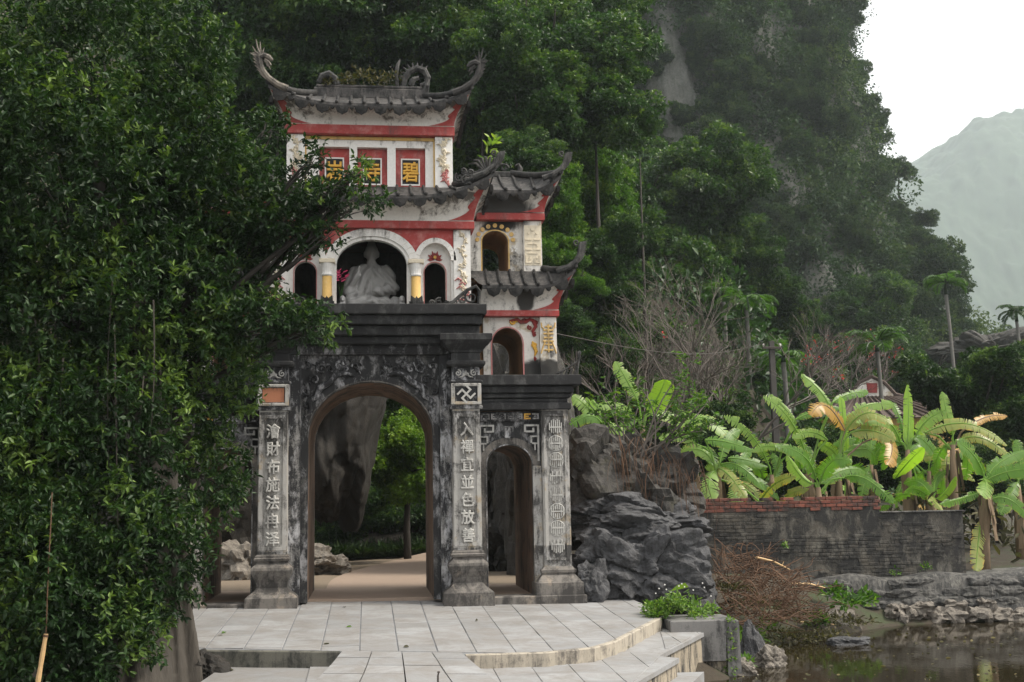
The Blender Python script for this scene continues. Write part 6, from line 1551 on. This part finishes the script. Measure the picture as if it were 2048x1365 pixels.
palm(1565, 715, 24, 76, 'low palm whose fronds show behind the utility pole', seed=9, nf=9)
palm(1445, 590, 29, 50, 'small bright palm left of the light green palm', seed=11, nf=8)

# ---- bare grey tree
def bare_tree(px, py, Y, h, label, seed, spread=.62, depth=6, mat='twig', r0=.10, red=0):
    c = at(px, py, Y); g0 = float(ground_z(c[0], Y)); r_ = random.Random(seed); t = thing('bare_tree', (c[0], Y, g0), label, 'tree'); mb = MB(); tips = []
    def grow(p, d, L, r, lv):
        q = p + d * L; mid = p.lerp(q, .5) + Vector((r_.uniform(-1, 1), r_.uniform(-1, 1), r_.uniform(-.3, .6))) * L * .07
        mb.tube([p, mid, q], [r, r * .85, r * .72], 5 if lv < 3 else 3, cap=False)
        if lv >= depth: tips.append(q); return
        for k in range(3 if lv < 4 else r_.choice((2, 2, 3))):
            nd = (d + Vector((r_.uniform(-1, 1), r_.uniform(-1, 1), r_.uniform(-.45, .75))) * spread).normalized(); grow(q, nd, L * r_.uniform(.62, .88), r * .66, lv + 1)
    grow(Vector((0, 0, -.1)), Vector((.05, 0, 1)), h * .27, r0, 0)
    mb.build('trunk', M[mat], t)
    if red:
        rg = np.random.default_rng(seed); P = np.array([tuple(q) for q in r_.sample(tips, min(len(tips), red))]).repeat(5, 0); V, F_, li = leaf_geo(P + rg.normal(size=P.shape) * .08, rg.normal(size=P.shape), .12, .07, rg)
        mesh_np('blossom', V, F_, M['flower_red'], t, attr=rg.random(len(V)))
    return t
bare_tree(1385, 990, 14.5, 8.2, 'bare grey twiggy tree behind the shrub on the outcrop', 3, .66, 7, red=8)
bare_tree(1285, 990, 15, 7.4, 'smaller bare twiggy tree left of the large bare one', 8, .7, 7)
bare_tree(1465, 990, 15.5, 7.0, 'bare brownish tree between the large bare tree and the utility pole', 12, .7, 7, red=6)
bare_tree(1720, 930, 33, 7.6, 'bare twiggy tree with red blossoms in front of the far house', 17, .75, 6, red=40)
bare_tree(1850, 960, 36, 5.2, 'bare twiggy tree right of the far house', 19, .8, 6)
bare_tree(1975, 720, 60, 6.0, 'pale bare tree on the far slope near the right palm', 23, .7, 5)

# ---- banana plants: each blade from three picture points at the plant's distance
def blade(parent, pts, wpx, mat, Y, dy, seed, face=(0, -1, .35), rag=.5, origin=(0, 0, 0)):
    k = (Y - CPOS[1]) / FPX; r_ = random.Random(seed); w = wpx * k * .43
    a, b, c = [Vector(at(p[0], p[1], Y + dy * f_)) for p, f_ in zip(pts, (0, .5, 1))]; o = Vector(origin)
    n = 24; ts_ = [0.0] + sorted(r_.random() for _ in range(n - 1)) + [1.0]; ts_ = [.45 * q + .55 * i / n for i, q in enumerate(ts_)]; path = [a * (1 - t) ** 2 + (b * 2 - (a + c) * .5) * 2 * t * (1 - t) + c * t * t for t in ts_]
    V, F_, tn = [], [], []; fc = Vector(face).normalized()
    mid = MB()
    for sd in (-1, 1):
        drop = r_.uniform(.25, .5)
        for i in range(n):
            t0, t1 = ts_[i], ts_[i + 1]
            def ww(t): return w * max(.06, min(1, t / .16) ** .6 * min(1, (1.0 - t) / .22 + .05) ** .55)
            tg = (path[i + 1] - path[i]).normalized(); S = tg.cross(fc).normalized() * sd; Nn = S.cross(tg) * sd
            if Nn.z < 0: Nn = -Nn
            if r_.random() < .25 * rag: drop = r_.uniform(.1, .9)
            g = (.26 if r_.random() < .5 * rag else .0); fwd = .55 * (1 - t0)
            def edge(t, p, f): 
                q = ww(t) * f; return p + S * q * math.cos(drop) - Vector((0, 0, 1)) * q * math.sin(drop) * .55 + tg * q * .22
            base = len(V); L_ = (path[i + 1] - path[i])
            V += [path[i] - o, path[i + 1] - o, edge(t1, path[i + 1] - L_ * g, .55) + Nn * w * .05 - o, edge(t0, path[i] + L_ * g * .3, .55) + Nn * w * .05 - o, edge(t1, path[i + 1] - L_ * g * 1.6, 1 - (.25 * r_.random() * rag)) - o, edge(t0, path[i] + L_ * g, 1 - (.15 * r_.random() * rag)) - o]
            tn += [0, 0, .55, .55, 1, 1]
            F_ += [(base, base + 1, base + 2, base + 3), (base + 3, base + 2, base + 4, base + 5)]
    lf = mesh_np('leaf', np.array([tuple(v) for v in V]), np.array(F_), M[mat], parent, smooth=False, attr=tn)
    mid.tube([p - o for p in path], [.020 * (1 - .8 * i / n) for i in range(n + 1)], 5); mid.build('midrib', M['ban_pale'] if mat != 'ban_dry' else M['tan_stem'], lf)
    return lf, a
def banana(px, py, Y, label, leaves, seed, stem_top=None, skirt=6):
    c = at(px, py, Y); g0 = float(ground_z(c[0], Y)); top = Vector(at(*(stem_top or (px, py - 60)), Y)); r_ = random.Random(seed)
    t = thing('banana_plant', (c[0], Y, g0), label, 'banana plant', 'banana plants behind the pond wall'); o = Vector((c[0], Y, g0)); tp = top - o
    MB().tube([(0, 0, -.1), (tp.x * .3, 0, tp.z * .35), (tp.x * .7, 0, tp.z * .7), (tp.x, 0, tp.z)], [.12, .11, .09, .055], 9).build('stem', M['tan_stem'], t, smooth=True)
    for k, (pts, w, mat, dy) in enumerate(leaves):
        lf, a = blade(t, pts, w, mat, Y, dy, seed * 31 + k, face=(r_.uniform(-.3, .3), -1, r_.uniform(.2, .7)), rag=.3 if mat == 'ban_lime' else .9, origin=o)
        st = MB(); q = a - o; st.tube([tp + Vector((0, 0, -.15)), tp.lerp(q, .5) + Vector((0, 0, .06)), q], [.028, .022, .018], 6); st.build('leaf_stalk', M['ban_pale'] if mat != 'ban_dry' else M['tan_stem'], t)
    for k in range(skirt):                               # dead leaves hanging round the stem
        a_ = r_.uniform(0, 6.28); m_ = MB(); z0 = tp.z * r_.uniform(.6, .95); L = r_.uniform(.5, 1.0); w = r_.uniform(.05, .12); cx_, cy_ = .12 * math.cos(a_), .12 * math.sin(a_); vs = []
        for i in range(6):
            u = i / 5; rr2 = 1 + .8 * u; sx_ = w * (1 - .4 * u) * (1 if i % 2 else .7)
            vs += [(tp.x * .8 + cx_ * rr2 - math.sin(a_) * sx_, cy_ * rr2 + math.cos(a_) * sx_, z0 - L * u), (tp.x * .8 + cx_ * rr2 + math.sin(a_) * sx_, cy_ * rr2 - math.cos(a_) * sx_, z0 - L * u)]
        m_.add(vs, [(2 * i, 2 * i + 1, 2 * i + 3, 2 * i + 2) for i in range(5)]); m_.build('dead_leaf', M['tan_stem'], t)
G_, P_, L_, D_, H_ = 'ban_green', 'ban_pale', 'ban_lime', 'ban_dry', 'ban_half'
banana(1610, 1000, 7.0, 'banana plant with pale blades reaching up left of the orange drooping leaf', [(((1610, 905), (1577, 836), (1526, 794)), 40, P_, -.3), (((1662, 820), (1640, 782), (1602, 749)), 40, P_, .3), (((1655, 880), (1622, 865), (1584, 876)), 24, P_, -.4), (((1600, 940), (1590, 905), (1550, 893)), 42, G_, -.6), (((1605, 945), (1620, 920), (1600, 880)), 34, G_, .6), (((1665, 805), (1700, 788), (1736, 784)), 28, G_, .5)], 3, (1618, 930))
banana(1675, 1000, 6.6, 'banana plant with an orange folded drooping leaf and yellow blades', [(((1690, 862), (1652, 812), (1622, 832)), 52, D_, -.5), (((1686, 850), (1685, 820), (1681, 793)), 20, L_, .1), (((1692, 862), (1735, 826), (1785, 850)), 44, H_, -.4), (((1700, 866), (1745, 862), (1790, 882)), 46, H_, -.2), (((1776, 866), (1784, 900), (1772, 930)), 46, D_, -.6), (((1690, 850), (1730, 812), (1788, 812)), 34, P_, .5), (((1690, 905), (1735, 900), (1750, 930)), 40, G_, .3)], 5, (1676, 915))
banana(1640, 1002, 5.6, 'low banana plant with broad green blades just above the brick wall', [(((1640, 965), (1665, 922), (1703, 925)), 46, G_, -.4), (((1632, 960), (1610, 915), (1562, 893)), 44, G_, -.5), (((1640, 968), (1690, 940), (1730, 945)), 40, G_, .5), (((1625, 968), (1600, 950), (1575, 912)), 34, L_, .3), (((1690, 955), (1735, 960), (1788, 1008)), 36, G_, -.7)], 7, (1636, 975), 4)
banana(1815, 1002, 6.8, 'banana plant with one tall upright lime green blade', [(((1815, 892), (1817, 840), (1816, 770)), 30, L_, .2), (((1832, 872), (1858, 838), (1893, 822)), 42, P_, -.3), (((1800, 884), (1770, 842), (1712, 846)), 36, P_, -.4), (((1790, 958), (1812, 930), (1846, 896)), 42, L_, -.8), (((1822, 880), (1845, 880), (1880, 925)), 44, G_, .4), (((1805, 890), (1780, 890), (1765, 940)), 40, G_, .5), (((1815, 890), (1790, 815), (1770, 805)), 24, G_, .8), (((1835, 965), (1852, 985), (1884, 1022)), 30, H_, -1.2)], 9, (1815, 900), 8)
banana(1905, 1004, 6.4, 'banana plant with yellowed blades arching far to the right', [(((1906, 872), (1893, 822), (1884, 783)), 38, P_, .2), (((1850, 866), (1935, 848), (2014, 892)), 36, H_, -.4), (((1920, 880), (1968, 878), (2020, 918)), 34, H_, -.2), (((1938, 852), (1975, 834), (2014, 832)), 26, D_, .4), (((1900, 890), (1880, 905), (1868, 950)), 36, G_, .4), (((1910, 885), (1935, 910), (1930, 960)), 36, G_, .5)], 11, (1905, 890), 8)
banana(1968, 1130, 4.9, 'banana plant beyond the end of the wall with broad dark blades', [(((1968, 952), (1948, 912), (1914, 884)), 52, G_, -.3), (((1975, 955), (2005, 922), (2062, 898)), 40, G_, .2), (((1972, 962), (2015, 944), (2070, 938)), 40, G_, -.3), (((1966, 958), (1972, 970), (1964, 992)), 52, P_, -.8), (((1960, 985), (1920, 998), (1878, 1008)), 26, G_, -.5), (((1962, 1040), (1955, 1100), (1952, 1142)), 40, H_, -.4), (((1980, 1000), (2020, 1000), (2060, 1040)), 36, G_, -.2)], 13, (1970, 965), 8)
banana(1740, 1000, 8.5, 'banana plant in shade in the middle of the grove', [(((1740, 920), (1710, 880), (1665, 890)), 40, G_, -.3), (((1745, 920), (1775, 890), (1800, 930)), 40, G_, -.2), (((1742, 918), (1745, 870), (1765, 830)), 34, G_, .4), (((1740, 930), (1730, 960), (1722, 1000)), 36, G_, -.3)], 15, (1742, 930))
banana(1880, 1000, 8.8, 'shaded banana plant behind the arching yellowed blades', [(((1880, 930), (1850, 890), (1815, 905)), 40, G_, -.3), (((1885, 930), (1915, 900), (1950, 940)), 40, G_, -.2), (((1882, 935), (1860, 960), (1850, 1000)), 40, G_, .1)], 17, (1882, 940))
banana(2035, 1010, 6.5, 'banana plant cut off by the right picture edge', [(((2035, 960), (2010, 930), (1975, 940)), 40, G_, -.3), (((2038, 960), (2060, 930), (2100, 920)), 44, G_, .2), (((2035, 965), (2020, 990), (2000, 1030)), 40, G_, -.4), (((2036, 960), (2040, 910), (2030, 880)), 36, G_, .3)], 19, (2036, 970))
banana(1440, 1002, 6.0, 'banana plant with hanging torn blades just right of the outcrop', [(((1432, 942), (1418, 962), (1426, 1002)), 48, P_, -.6), (((1440, 930), (1482, 934), (1528, 980)), 36, G_, -.4), (((1436, 936), (1462, 955), (1494, 1002)), 38, H_, -.7), (((1410, 880), (1452, 884), (1505, 900)), 36, G_, -.2), (((1425, 925), (1400, 900), (1360, 905)), 38, P_, .3), (((1520, 1004), (1550, 968), (1592, 953)), 30, H_, -1.0), (((1440, 925), (1455, 880), (1480, 860)), 34, G_, .5)], 21, (1436, 945))
banana(1400, 1000, 7.4, 'banana plant with a long pale blade arching over the outcrop', [(((1345, 838), (1410, 838), (1464, 884)), 50, P_, -.4), (((1378, 872), (1384, 845), (1380, 818)), 20, L_, .2), (((1390, 880), (1350, 870), (1320, 880)), 36, P_, -.2), (((1395, 890), (1420, 905), (1425, 930)), 40, G_, -.4), (((1385, 890), (1360, 920), (1350, 950)), 30, D_, -.3)], 23, (1385, 890))
banana(1290, 960, 5.2, 'banana plant with one pale and one lime blade rising above the outcrop shrub', [(((1275, 800), (1252, 758), (1231, 723)), 42, P_, .2), (((1296, 825), (1318, 790), (1330, 760)), 58, L_, -.2), (((1265, 835), (1225, 806), (1160, 835)), 44, P_, -.4), (((1300, 830), (1330, 830), (1370, 850)), 40, P_, .2), (((1275, 840), (1240, 850), (1210, 880)), 40, G_, -.2)], 25, (1285, 850), 3)
banana(1195, 960, 4.6, 'banana plant with pale blades tucked behind the right corner of the gate', [(((1200, 842), (1172, 812), (1145, 792)), 44, P_, .1), (((1205, 850), (1180, 832), (1140, 850)), 40, G_, -.2), (((1190, 822), (1180, 808), (1172, 795)), 12, L_, 0), (((1196, 815), (1188, 805), (1184, 798)), 12, P_, .1), (((1205, 845), (1225, 850), (1245, 880)), 36, P_, -.2)], 27, (1203, 870), 2)

# more plants of the grove, copied from the ones above
grove = [o for o in list(COL.objects) if o.name.startswith('banana_plant')]
rb_ = random.Random(77)
for k, (src, px, Y, lb) in enumerate(((0, 1535, 8.2, 'leftmost banana plant in the second row, behind the utility pole foot'), (3, 1700, 8.0, 'banana plant in the second row behind the orange leaf'), (4, 1855, 7.8, 'banana plant in the second row right of the tall lime blade'), (9, 1480, 7.2, 'banana plant in the second row right of the torn blades'), (2, 1865, 6.2, 'short banana plant close behind the wall cap'), (7, 1810, 9.5, 'dim banana plant at the back of the grove'), (7, 1650, 9.5, 'dim banana plant at the back left of the grove'))):
    c_ = copy_tree(grove[src]); p_ = at(px, 1000, Y); s_ = rb_.uniform(.80, 1.0)
    c_.location = (p_[0], Y, float(ground_z(p_[0], Y))); c_.rotation_euler = (0, 0, rb_.uniform(-.9, .9) + (math.pi if k % 3 == 1 else 0)); c_.scale = (s_, s_, s_ * .95); c_['label'] = lb

# ---- shrub, roots and weeds on the outcrop
SH = thing('outcrop_shrub', (0, 0, 0), 'straggly leafy shrub growing on top of the limestone outcrop', 'shrub'); mb = MB(); rs = random.Random(6); tips = []
for k in range(26):
    a = at(rs.uniform(1240, 1330), rs.uniform(880, 930), rs.uniform(1.4, 2.0)); px, py = rs.choice(((1190, 790), (1230, 800), (1300, 770), (1350, 745), (1400, 730), (1420, 780), (1430, 830), (1380, 800), (1260, 840), (1330, 830), (1400, 850), (1210, 760)))
    b = at(px + rs.uniform(-25, 25), py + rs.uniform(-25, 25), rs.uniform(1.0, 2.6)); tubes_between(mb, a, b, .020, .006, rs, .10, 6, 5)
    for q in range(7):
        m_ = Vector(a).lerp(Vector(b), rs.uniform(.45, 1)); e = m_ + Vector((rs.uniform(-1, 1), rs.uniform(-1, 1), rs.uniform(-.2, 1))) * .28; tubes_between(mb, m_, e, .006, .003, rs, .1, 3, 3); tips.append((m_, e))
mb.build('branch', M['twig'], SH)
rg = np.random.default_rng(8); P, D = [], []
for m_, e in tips:
    for q in range(9): P.append(tuple(m_.lerp(e, .2 + .85 * rs.random()))); D.append((rs.uniform(-1, 1), rs.uniform(-1, 1), rs.uniform(-.5, .5)))
V, F_, li = leaf_geo(np.array(P), np.array(D), rg.uniform(.07, .13, len(P)), rg.uniform(.03, .05, len(P)), rg, six=True)
tag(mesh_np('foliage', V, F_, M['leaf_bush'], SH, attr=np.clip(rg.normal(.45, .2, len(P)), 0, 1)[li]), kind='stuff')
RT = thing('creeping_roots', (0, 0, 0), 'tangle of brown roots and dry stems hanging down the outcrop', 'roots'); mb = MB()
for k in range(90):
    px = rs.uniform(1220, 1410); a = Vector(at(px, rs.uniform(870, 930) + max(0, px - 1300) * .5, rs.uniform(.9, 1.5))); b = Vector(at(px + rs.uniform(-20, 40), rs.uniform(940, 1060), rs.uniform(.6, 1.2)))
    tubes_between(mb, a, b, rs.uniform(.003, .009), .002, rs, .12, 5, 3)
tag(mb.build('root', M['brush'], RT), kind='stuff')
def weeds(name, label, cat, spots, n, L, mat, seed, h=.3, tint=.5, group=None):
    rg = np.random.default_rng(seed); c = np.array(spots, float); pk = rg.integers(0, len(c), n)
    d = sphere_dirs(rg, n); d[:, 2] = np.abs(d[:, 2]); P = c[pk, :3] + d * c[pk, 3:4] * np.array([1, 1, h]) * rg.uniform(.3, 1, (n, 1))
    V, F_, li = leaf_geo(P, d + rg.normal(size=(n, 3)) * .5, L * rg.uniform(.6, 1.3, n), L * .5 * rg.uniform(.6, 1.2, n), rg, six=True)
    o = mesh_np(name, V, F_, M[mat], attr=np.clip(rg.normal(tint, .2, n), 0, 1)[li]); tag(o, label, cat, group, 'stuff'); return o
pc = np.array([4.75, -1.9, -.22])
rw_ = random.Random(12)
weeds('planter_weeds', 'bright green flowering weeds overflowing the concrete planter', 'weeds', [tuple(pc + np.array([rw_.uniform(-.62, .36), rw_.uniform(-.25, .35), rw_.uniform(-.08, .34) * (1 - abs(q - 9) / 16)])) + (rw_.uniform(.08, .20),) for q in range(22)], 1700, .062, 'leaf_weed', 3, 1.2, .5)
weeds('trailing_weeds', 'green creeper trailing down the side of the planter', 'weeds', [(5.22, -2.24, -.3 - .13 * k, .09) for k in range(7)], 260, .06, 'leaf_weed', 4, 1.0, .5)
big = thing('taro_leaf', tuple(at(1357, 1178, -1.6)), 'single broad pale green leaf above the planter weeds', 'leaf'); big.location = (0, 0, 0)
q = at(1357, 1178, -1.6); V, F_, li = leaf_geo(np.array([[q[0] + .16, q[1], q[2] + .02]]), np.array([[-1, -.15, -.02]]), .32, .26, np.random.default_rng(1), .15, True)
mesh_np('blade', V, F_, M['leaf_weed'], big, attr=np.full(len(V), .75)); MB().tube([(q[0] + .15, q[1], q[2]), (q[0] + .2, q[1] + .05, q[2] - .2), (q[0] + .15, q[1] + .1, q[2] - .42)], .007, 5).build('stalk', M['grass'], big)
fl = MB(); r5 = random.Random(3)
for k in range(13):
    p = pc + np.array([r5.uniform(-.5, .35), r5.uniform(-.25, .3), r5.uniform(.28, .5)]); fl.disc(p[0], p[2], .011, p[1] - .008, p[1] + .008, 6)
tag(fl.build('weed_blossoms', M['white'], None), 'tiny white blossoms on the planter weeds', 'flowers', kind='stuff')
def shore(px, py, r, z=WATER_Z + .08): q = on_water(px, py, z); return (q[0], q[1], q[2], r)
weeds('shore_weeds', 'green weeds at the water edge right of the planter', 'weeds', [shore(1500, 1285, .30), shore(1475, 1300, .26), shore(1530, 1268, .25), shore(1480, 1335, .2), shore(1555, 1262, .2)], 420, .13, 'leaf_weed', 5, 1.1, .40)
weeds('shore_weeds', 'dark green weeds below the wall right of the brush pile', 'weeds', [shore(1700, 1215, .32, -.55), shore(1670, 1195, .28, -.45), shore(1640, 1250, .22, -.85), shore(1730, 1205, .22, -.5)], 420, .13, 'leaf_bush', 6, 1.0, .40)
weeds('wall_weeds', 'small green plants growing from the wall and embankment', 'weeds', [tuple(at(1790, 1150, 4.0)) + (.12,), tuple(at(1795, 1180, 3.9)) + (.12,), tuple(at(1852, 1140, 4.0)) + (.12,), tuple(at(1570, 1095, 4.0)) + (.06,)], 120, .07, 'leaf_bush', 7, 1.4, .5)
weeds('bank_litter', 'fallen dry leaves scattered over the bank below the outcrop', 'leaf litter', [shore(1500, 1215, .7, -.4), shore(1600, 1240, .8, -.75), shore(1680, 1250, .8, -.85), shore(1450, 1180, .5, -.1), shore(1540, 1270, .6, -.98), shore(1590, 1280, .6, -1.0), shore(1500, 1300, .5, -1.0), shore(1640, 1275, .6, -1.0)], 2200, .085, 'leaf_dry', 9, .25, .45)
weeds('roof_weeds', 'dry weeds growing along the ridge of the top roof', 'weeds', [(-.42, 1.2, 9.02, .16), (-.15, 1.2, 9.03, .30), (.12, 1.2, 9.03, .20), (.36, 1.2, 9.03, .26), (-.72, 1.2, 9.0, .12)], 380, .085, 'leaf_dry', 10, 1.3, .40)
weeds('roof_sapling', 'young bright green sapling growing behind the roof of the side tower', 'sapling', [tuple(at(985, 300, 1.6)) + (.16,), tuple(at(978, 325, 1.6)) + (.12,)], 26, .16, 'leaf_weed', 12, 1.6, .8)
rg = np.random.default_rng(14); n = 5200                  # strap-leaved border behind the arch
x = rg.uniform(-2.6, 3.0, n); y = rg.uniform(13.2, 14.4, n); P = np.stack([x, y, ground_z(x, y) + .02], 1); a_ = rg.uniform(0, 6.28, n)
V, F_, li = leaf_geo(P, np.stack([np.cos(a_) * .7, np.sin(a_) * .7 - .3, np.full(n, .9)], 1), rg.uniform(.3, .6, n), .028, rg, .05, True, .35)
tag(mesh_np('grass_border', V, F_, M['grass'], attr=np.clip(rg.normal(.45, .2, n), 0, 1)[li]), 'strap-leaved grass border seen through the middle arch', 'grass', kind='stuff')
rg = np.random.default_rng(15); n = 5200; x = rg.uniform(5.5, 34, n); y = rg.uniform(4.6, 16, n)    # rank growth under the bananas
P = np.stack([x, y, ground_z(x, y)], 1) + np.stack([0 * x, 0 * x, rg.uniform(0, 1.6, n)], 1)
V, F_, li = leaf_geo(P, rg.normal(size=(n, 3)), rg.uniform(.15, .35, n), rg.uniform(.06, .14, n), rg, six=True)
tag(mesh_np('garden_undergrowth', V, F_, M['leaf_dry'], attr=np.clip(rg.normal(.3, .25, n), 0, 1)[li]), 'dry tangled undergrowth beneath the banana plants', 'undergrowth', kind='stuff')

rg = np.random.default_rng(31); n = 170                   # litter floating on the pond
q_ = np.array([on_water(rg.uniform(1480, 2040), 1262 + 100 * rg.random() ** 1.5) for _ in range(n)]); ok = shore_dist(q_[:, 0], q_[:, 1]) > .1; q_ = q_[ok]; n = len(q_)
a_ = rg.uniform(0, 6.28, n); q_[:, 2] = WATER_Z + .006
V, F_, li = leaf_geo(q_, np.stack([np.cos(a_), np.sin(a_), np.full(n, .03)], 1), rg.uniform(.03, .10, n), rg.uniform(.02, .04, n), rg, .05, True, .02)
tag(mesh_np('floating_leaves', V, F_, M['leaf_dry'], attr=np.clip(rg.normal(.6, .3, n), 0, 1)[li]), 'small dead leaves floating on the brown pond', 'leaf litter', kind='stuff')
# ---- heap of dead brush on the bank
mb = MB(); rs = random.Random(11)
for k in range(520):
    u = rs.random(); px = 1425 + 165 * u + rs.uniform(-15, 25); top = 1105 + 60 * u * u; py = rs.uniform(top, 1255 - 10 * u); Y = 2.2 - 1.6 * (py - 1100) / 150 + rs.uniform(-.3, .3)
    a = Vector(at(px, py, Y)); ang = rs.uniform(-.6, 2.6); L = rs.uniform(.25, .9)
    b = a + Vector((math.cos(ang), rs.uniform(-.3, .3), math.sin(ang) * .55)) * L; cv_ = Vector((rs.uniform(-1, 1), rs.uniform(-.5, .5), rs.uniform(-1, 1))) * L * .28
    mb.tube([a.lerp(b, q / 5) + cv_ * math.sin(math.pi * q / 5) for q in range(6)], [rs.uniform(.004, .011)] * 5 + [.003], 3, cap=False)
tag(mb.build('brush_pile', M['brush']), 'heap of tangled reddish brown dead branches on the bank', 'brush pile', kind='stuff')
for k, (p0, p1, Y, lb) in enumerate((((1512, 1115), (1580, 1140), 1.6, 'broken pale stick lying on top of the brush pile'), ((1583, 1168), (1650, 1176), 1.9, 'pale stick poking out right from the brush pile'), ((1600, 1245), (1668, 1250), 2.2, 'pale driftwood stick at the waterline'), ((1440, 1272), (1530, 1225), .6, 'crooked dark branch at the foot of the brush pile'))):
    a, b = Vector(at(*p0, Y)), Vector(at(*p1, Y + .2)); m_ = a.lerp(b, .5) + Vector((0, 0, .04)); f_ = a.lerp(b, .75)
    o = MB().tube([a, a.lerp(m_, .5), m_, b.lerp(m_, .4), b], [.022, .02, .019, .016, .010], 6).tube([f_, f_ + Vector((.05, 0, .10))], [.010, .004], 4).build('dead_stick', M['bamboo'] if k < 3 else M['brush']); tag(o, lb, 'stick', 'loose sticks on the bank')

# ------------------------------------------------------------------ pole, wire, house
c = at(1557, 990, 18); UP = thing('utility_pole', (c[0], 18, -.1), 'grey concrete utility pole with a crossarm behind the banana plants', 'pole')
MB().loft([(0, -.12, .12, -.11, .11), (6.7, -.08, .08, -.07, .07)]).build('post', M['pole'], UP)
MB().cbox(-.36, .30, -.14, -.083, 6.42, 6.50, .008).build('crossarm', M['iron'], UP)
for x in (-.32, 0.26): MB().tube([(x, -.11, 6.50), (x, -.11, 6.54), (x, -.11, 6.6)], [.02, .04, .03], 8).build('insulator', M['white2'], UP)
MB().tube([(0, -.1, 6.3), (.3, -.11, 6.44)], .012, 5).build('brace', M['iron'], UP)
a, b = Vector(at(1114, 668, .22)), Vector((c[0] - .32, 17.89, 6.5)); 
o = MB().tube([a.lerp(b, k / 20) - Vector((0, 0, .35 * math.sin(math.pi * k / 20))) for k in range(21)], .008, 4).build('power_line', M['iron']); tag(o, 'thin wire strung from the gate tower to the utility pole', 'wire')
HY = 30; hc = at(1772, 840, HY); HS = thing('house', (hc[0], HY, .55), 'old low house with brown tile roof and white plaster gable behind the banana grove', 'house')
kk = (HY - CPOS[1]) / FPX
MB().box(-3.0, 3.0, 0, 5, -.9, 4.35).build('wall', M['yellow'], HS)
g = MB(); g.add([(-4.0, -.8, 4.2), (4.0, -.8, 4.2), (4.0, 5.8, 4.2), (-4.0, 5.8, 4.2), (-1.1, 1.5, 5.35), (1.1, 1.5, 5.35), (1.1, 3.5, 5.35), (-1.1, 3.5, 5.35)], [(0, 1, 5, 4), (1, 2, 6, 5), (2, 3, 7, 6), (3, 0, 4, 7), (4, 5, 6, 7), (3, 2, 1, 0)])
rfh = g.build('roof', M['rooftile_far'], HS)
for k in range(17):
    x = -3.8 + 7.6 * k / 16; MB().tube([(x, -.82, 4.25), (max(-1.1, min(1.1, x * .29)), 1.5, 5.40)], .06, 6).build('tile_roll', M['rooftile_far'], rfh)
g = MB(); g.prism([(-1.05, 5.30), (1.05, 5.30), (.62, 5.85), (.2, 6.15), (-.2, 6.15), (-.62, 5.85)], 1.25, 1.5); gb = g.build('gable', M['white2'], HS)
MB().prism([(-.22, 5.45), (.22, 5.45), (.26, 5.9), (-.26, 5.9)], 1.22, 1.249).build('gable_panel', M['deepred'], gb)
for s in (-1, 1): MB(s).tube([(.0, 1.25, 6.2), (.6, 1.25, 5.92), (1.1, 1.25, 5.38), (1.5, 1.2, 5.3)], [.09, .09, .09, .05], 6).build('gable_coping', M['rooftile_far'], gb)
MB().prism([(2.9, 4.2), (3.3, 4.2), (3.2, 4.85), (2.95, 4.9)], -.9, -.6).build('roof_end', M['pink'], rfh)
for x in (-1.8, 0, 1.8):
    wn_ = MB().box(x - .45, x + .45, -.05, -.002, 1.2, 2.9).build('window', M['blackpaint'], HS); MB().box(x - .03, x + .03, -.08, -.0502, 1.2, 2.9).build('mullion', M['iron'], wn_)

# ------------------------------------------------------------------ small things on the terrace
rs = random.Random(19)
for k, (px, py, lb) in enumerate(((452, 1265, 'yellow-green fallen leaf left of the paving rows'), (704, 1254, 'fallen leaf in the middle of the paving'), (690, 1215, 'dark fallen leaf close to the gate threshold'), (441, 1271, 'brown leaf near the left paving edge'), (648, 1289, 'brown leaf near the terrace edge left'), (818, 1294, 'tiny leaf by the right paving joints'), (951, 1242, 'brown leaf right of the paving rows'), (467, 1339, 'dark leaf on the low slab left'), (1250, 1296, 'leaf on the landing right of the terrace'))):
    zf = -.2 if k == 7 else (-.17 if k == 8 else 0); q = plane_at(px, py, PA + zf + .008, PB, PC); a = rs.uniform(0, 6.28)
    V, F_, li = leaf_geo(np.array([q]), np.array([[math.cos(a), math.sin(a), .12]]), rs.uniform(.07, .11), .05, np.random.default_rng(k), .25, True)
    o = mesh_np('fallen_leaf', V, F_, M['leaf_dry' if k not in (0, 1) else 'leaf_weed'], attr=np.full(len(V), rs.uniform(.2, .6))); tag(o, lb, 'leaf', 'leaves fallen on the paving')
PG = thing('metal_peg', tuple(plane_at(876, 1362, PA - .05, PB, PC)), 'small dark metal peg standing in the ramp', 'peg')
MB().tube([(0, 0, -.05), (0, 0, .05), (.008, 0, .09)], [.012, .011, .008], 8).build('pin', M['iron'], PG); MB().tube([(.008, 0, .085), (.008, 0, .10)], [.017, .014], 8).build('head', M['iron'], PG)

# ------------------------------------------------------------------ the hazy air
hz = MB().box(-1220, 2420, -75, 2420, -3.6, 545).build('haze', M['earth']); hm = bpy.data.materials.new('hazy_air'); hm.use_nodes = True
nt = hm.node_tree; nt.nodes.clear(); ov = nt.nodes.new('ShaderNodeOutputMaterial'); pv = nt.nodes.new('ShaderNodeVolumePrincipled')
pv.inputs['Color'].default_value = (.84, .93, .97, 1); pv.inputs['Density'].default_value = HAZE; pv.inputs['Anisotropy'].default_value = .35
nt.links.new(pv.outputs[0], ov.inputs['Volume']); hz.data.materials.clear(); hz.data.materials.append(hm); tag(hz, 'pale hazy air over the valley', 'haze', kind='stuff')
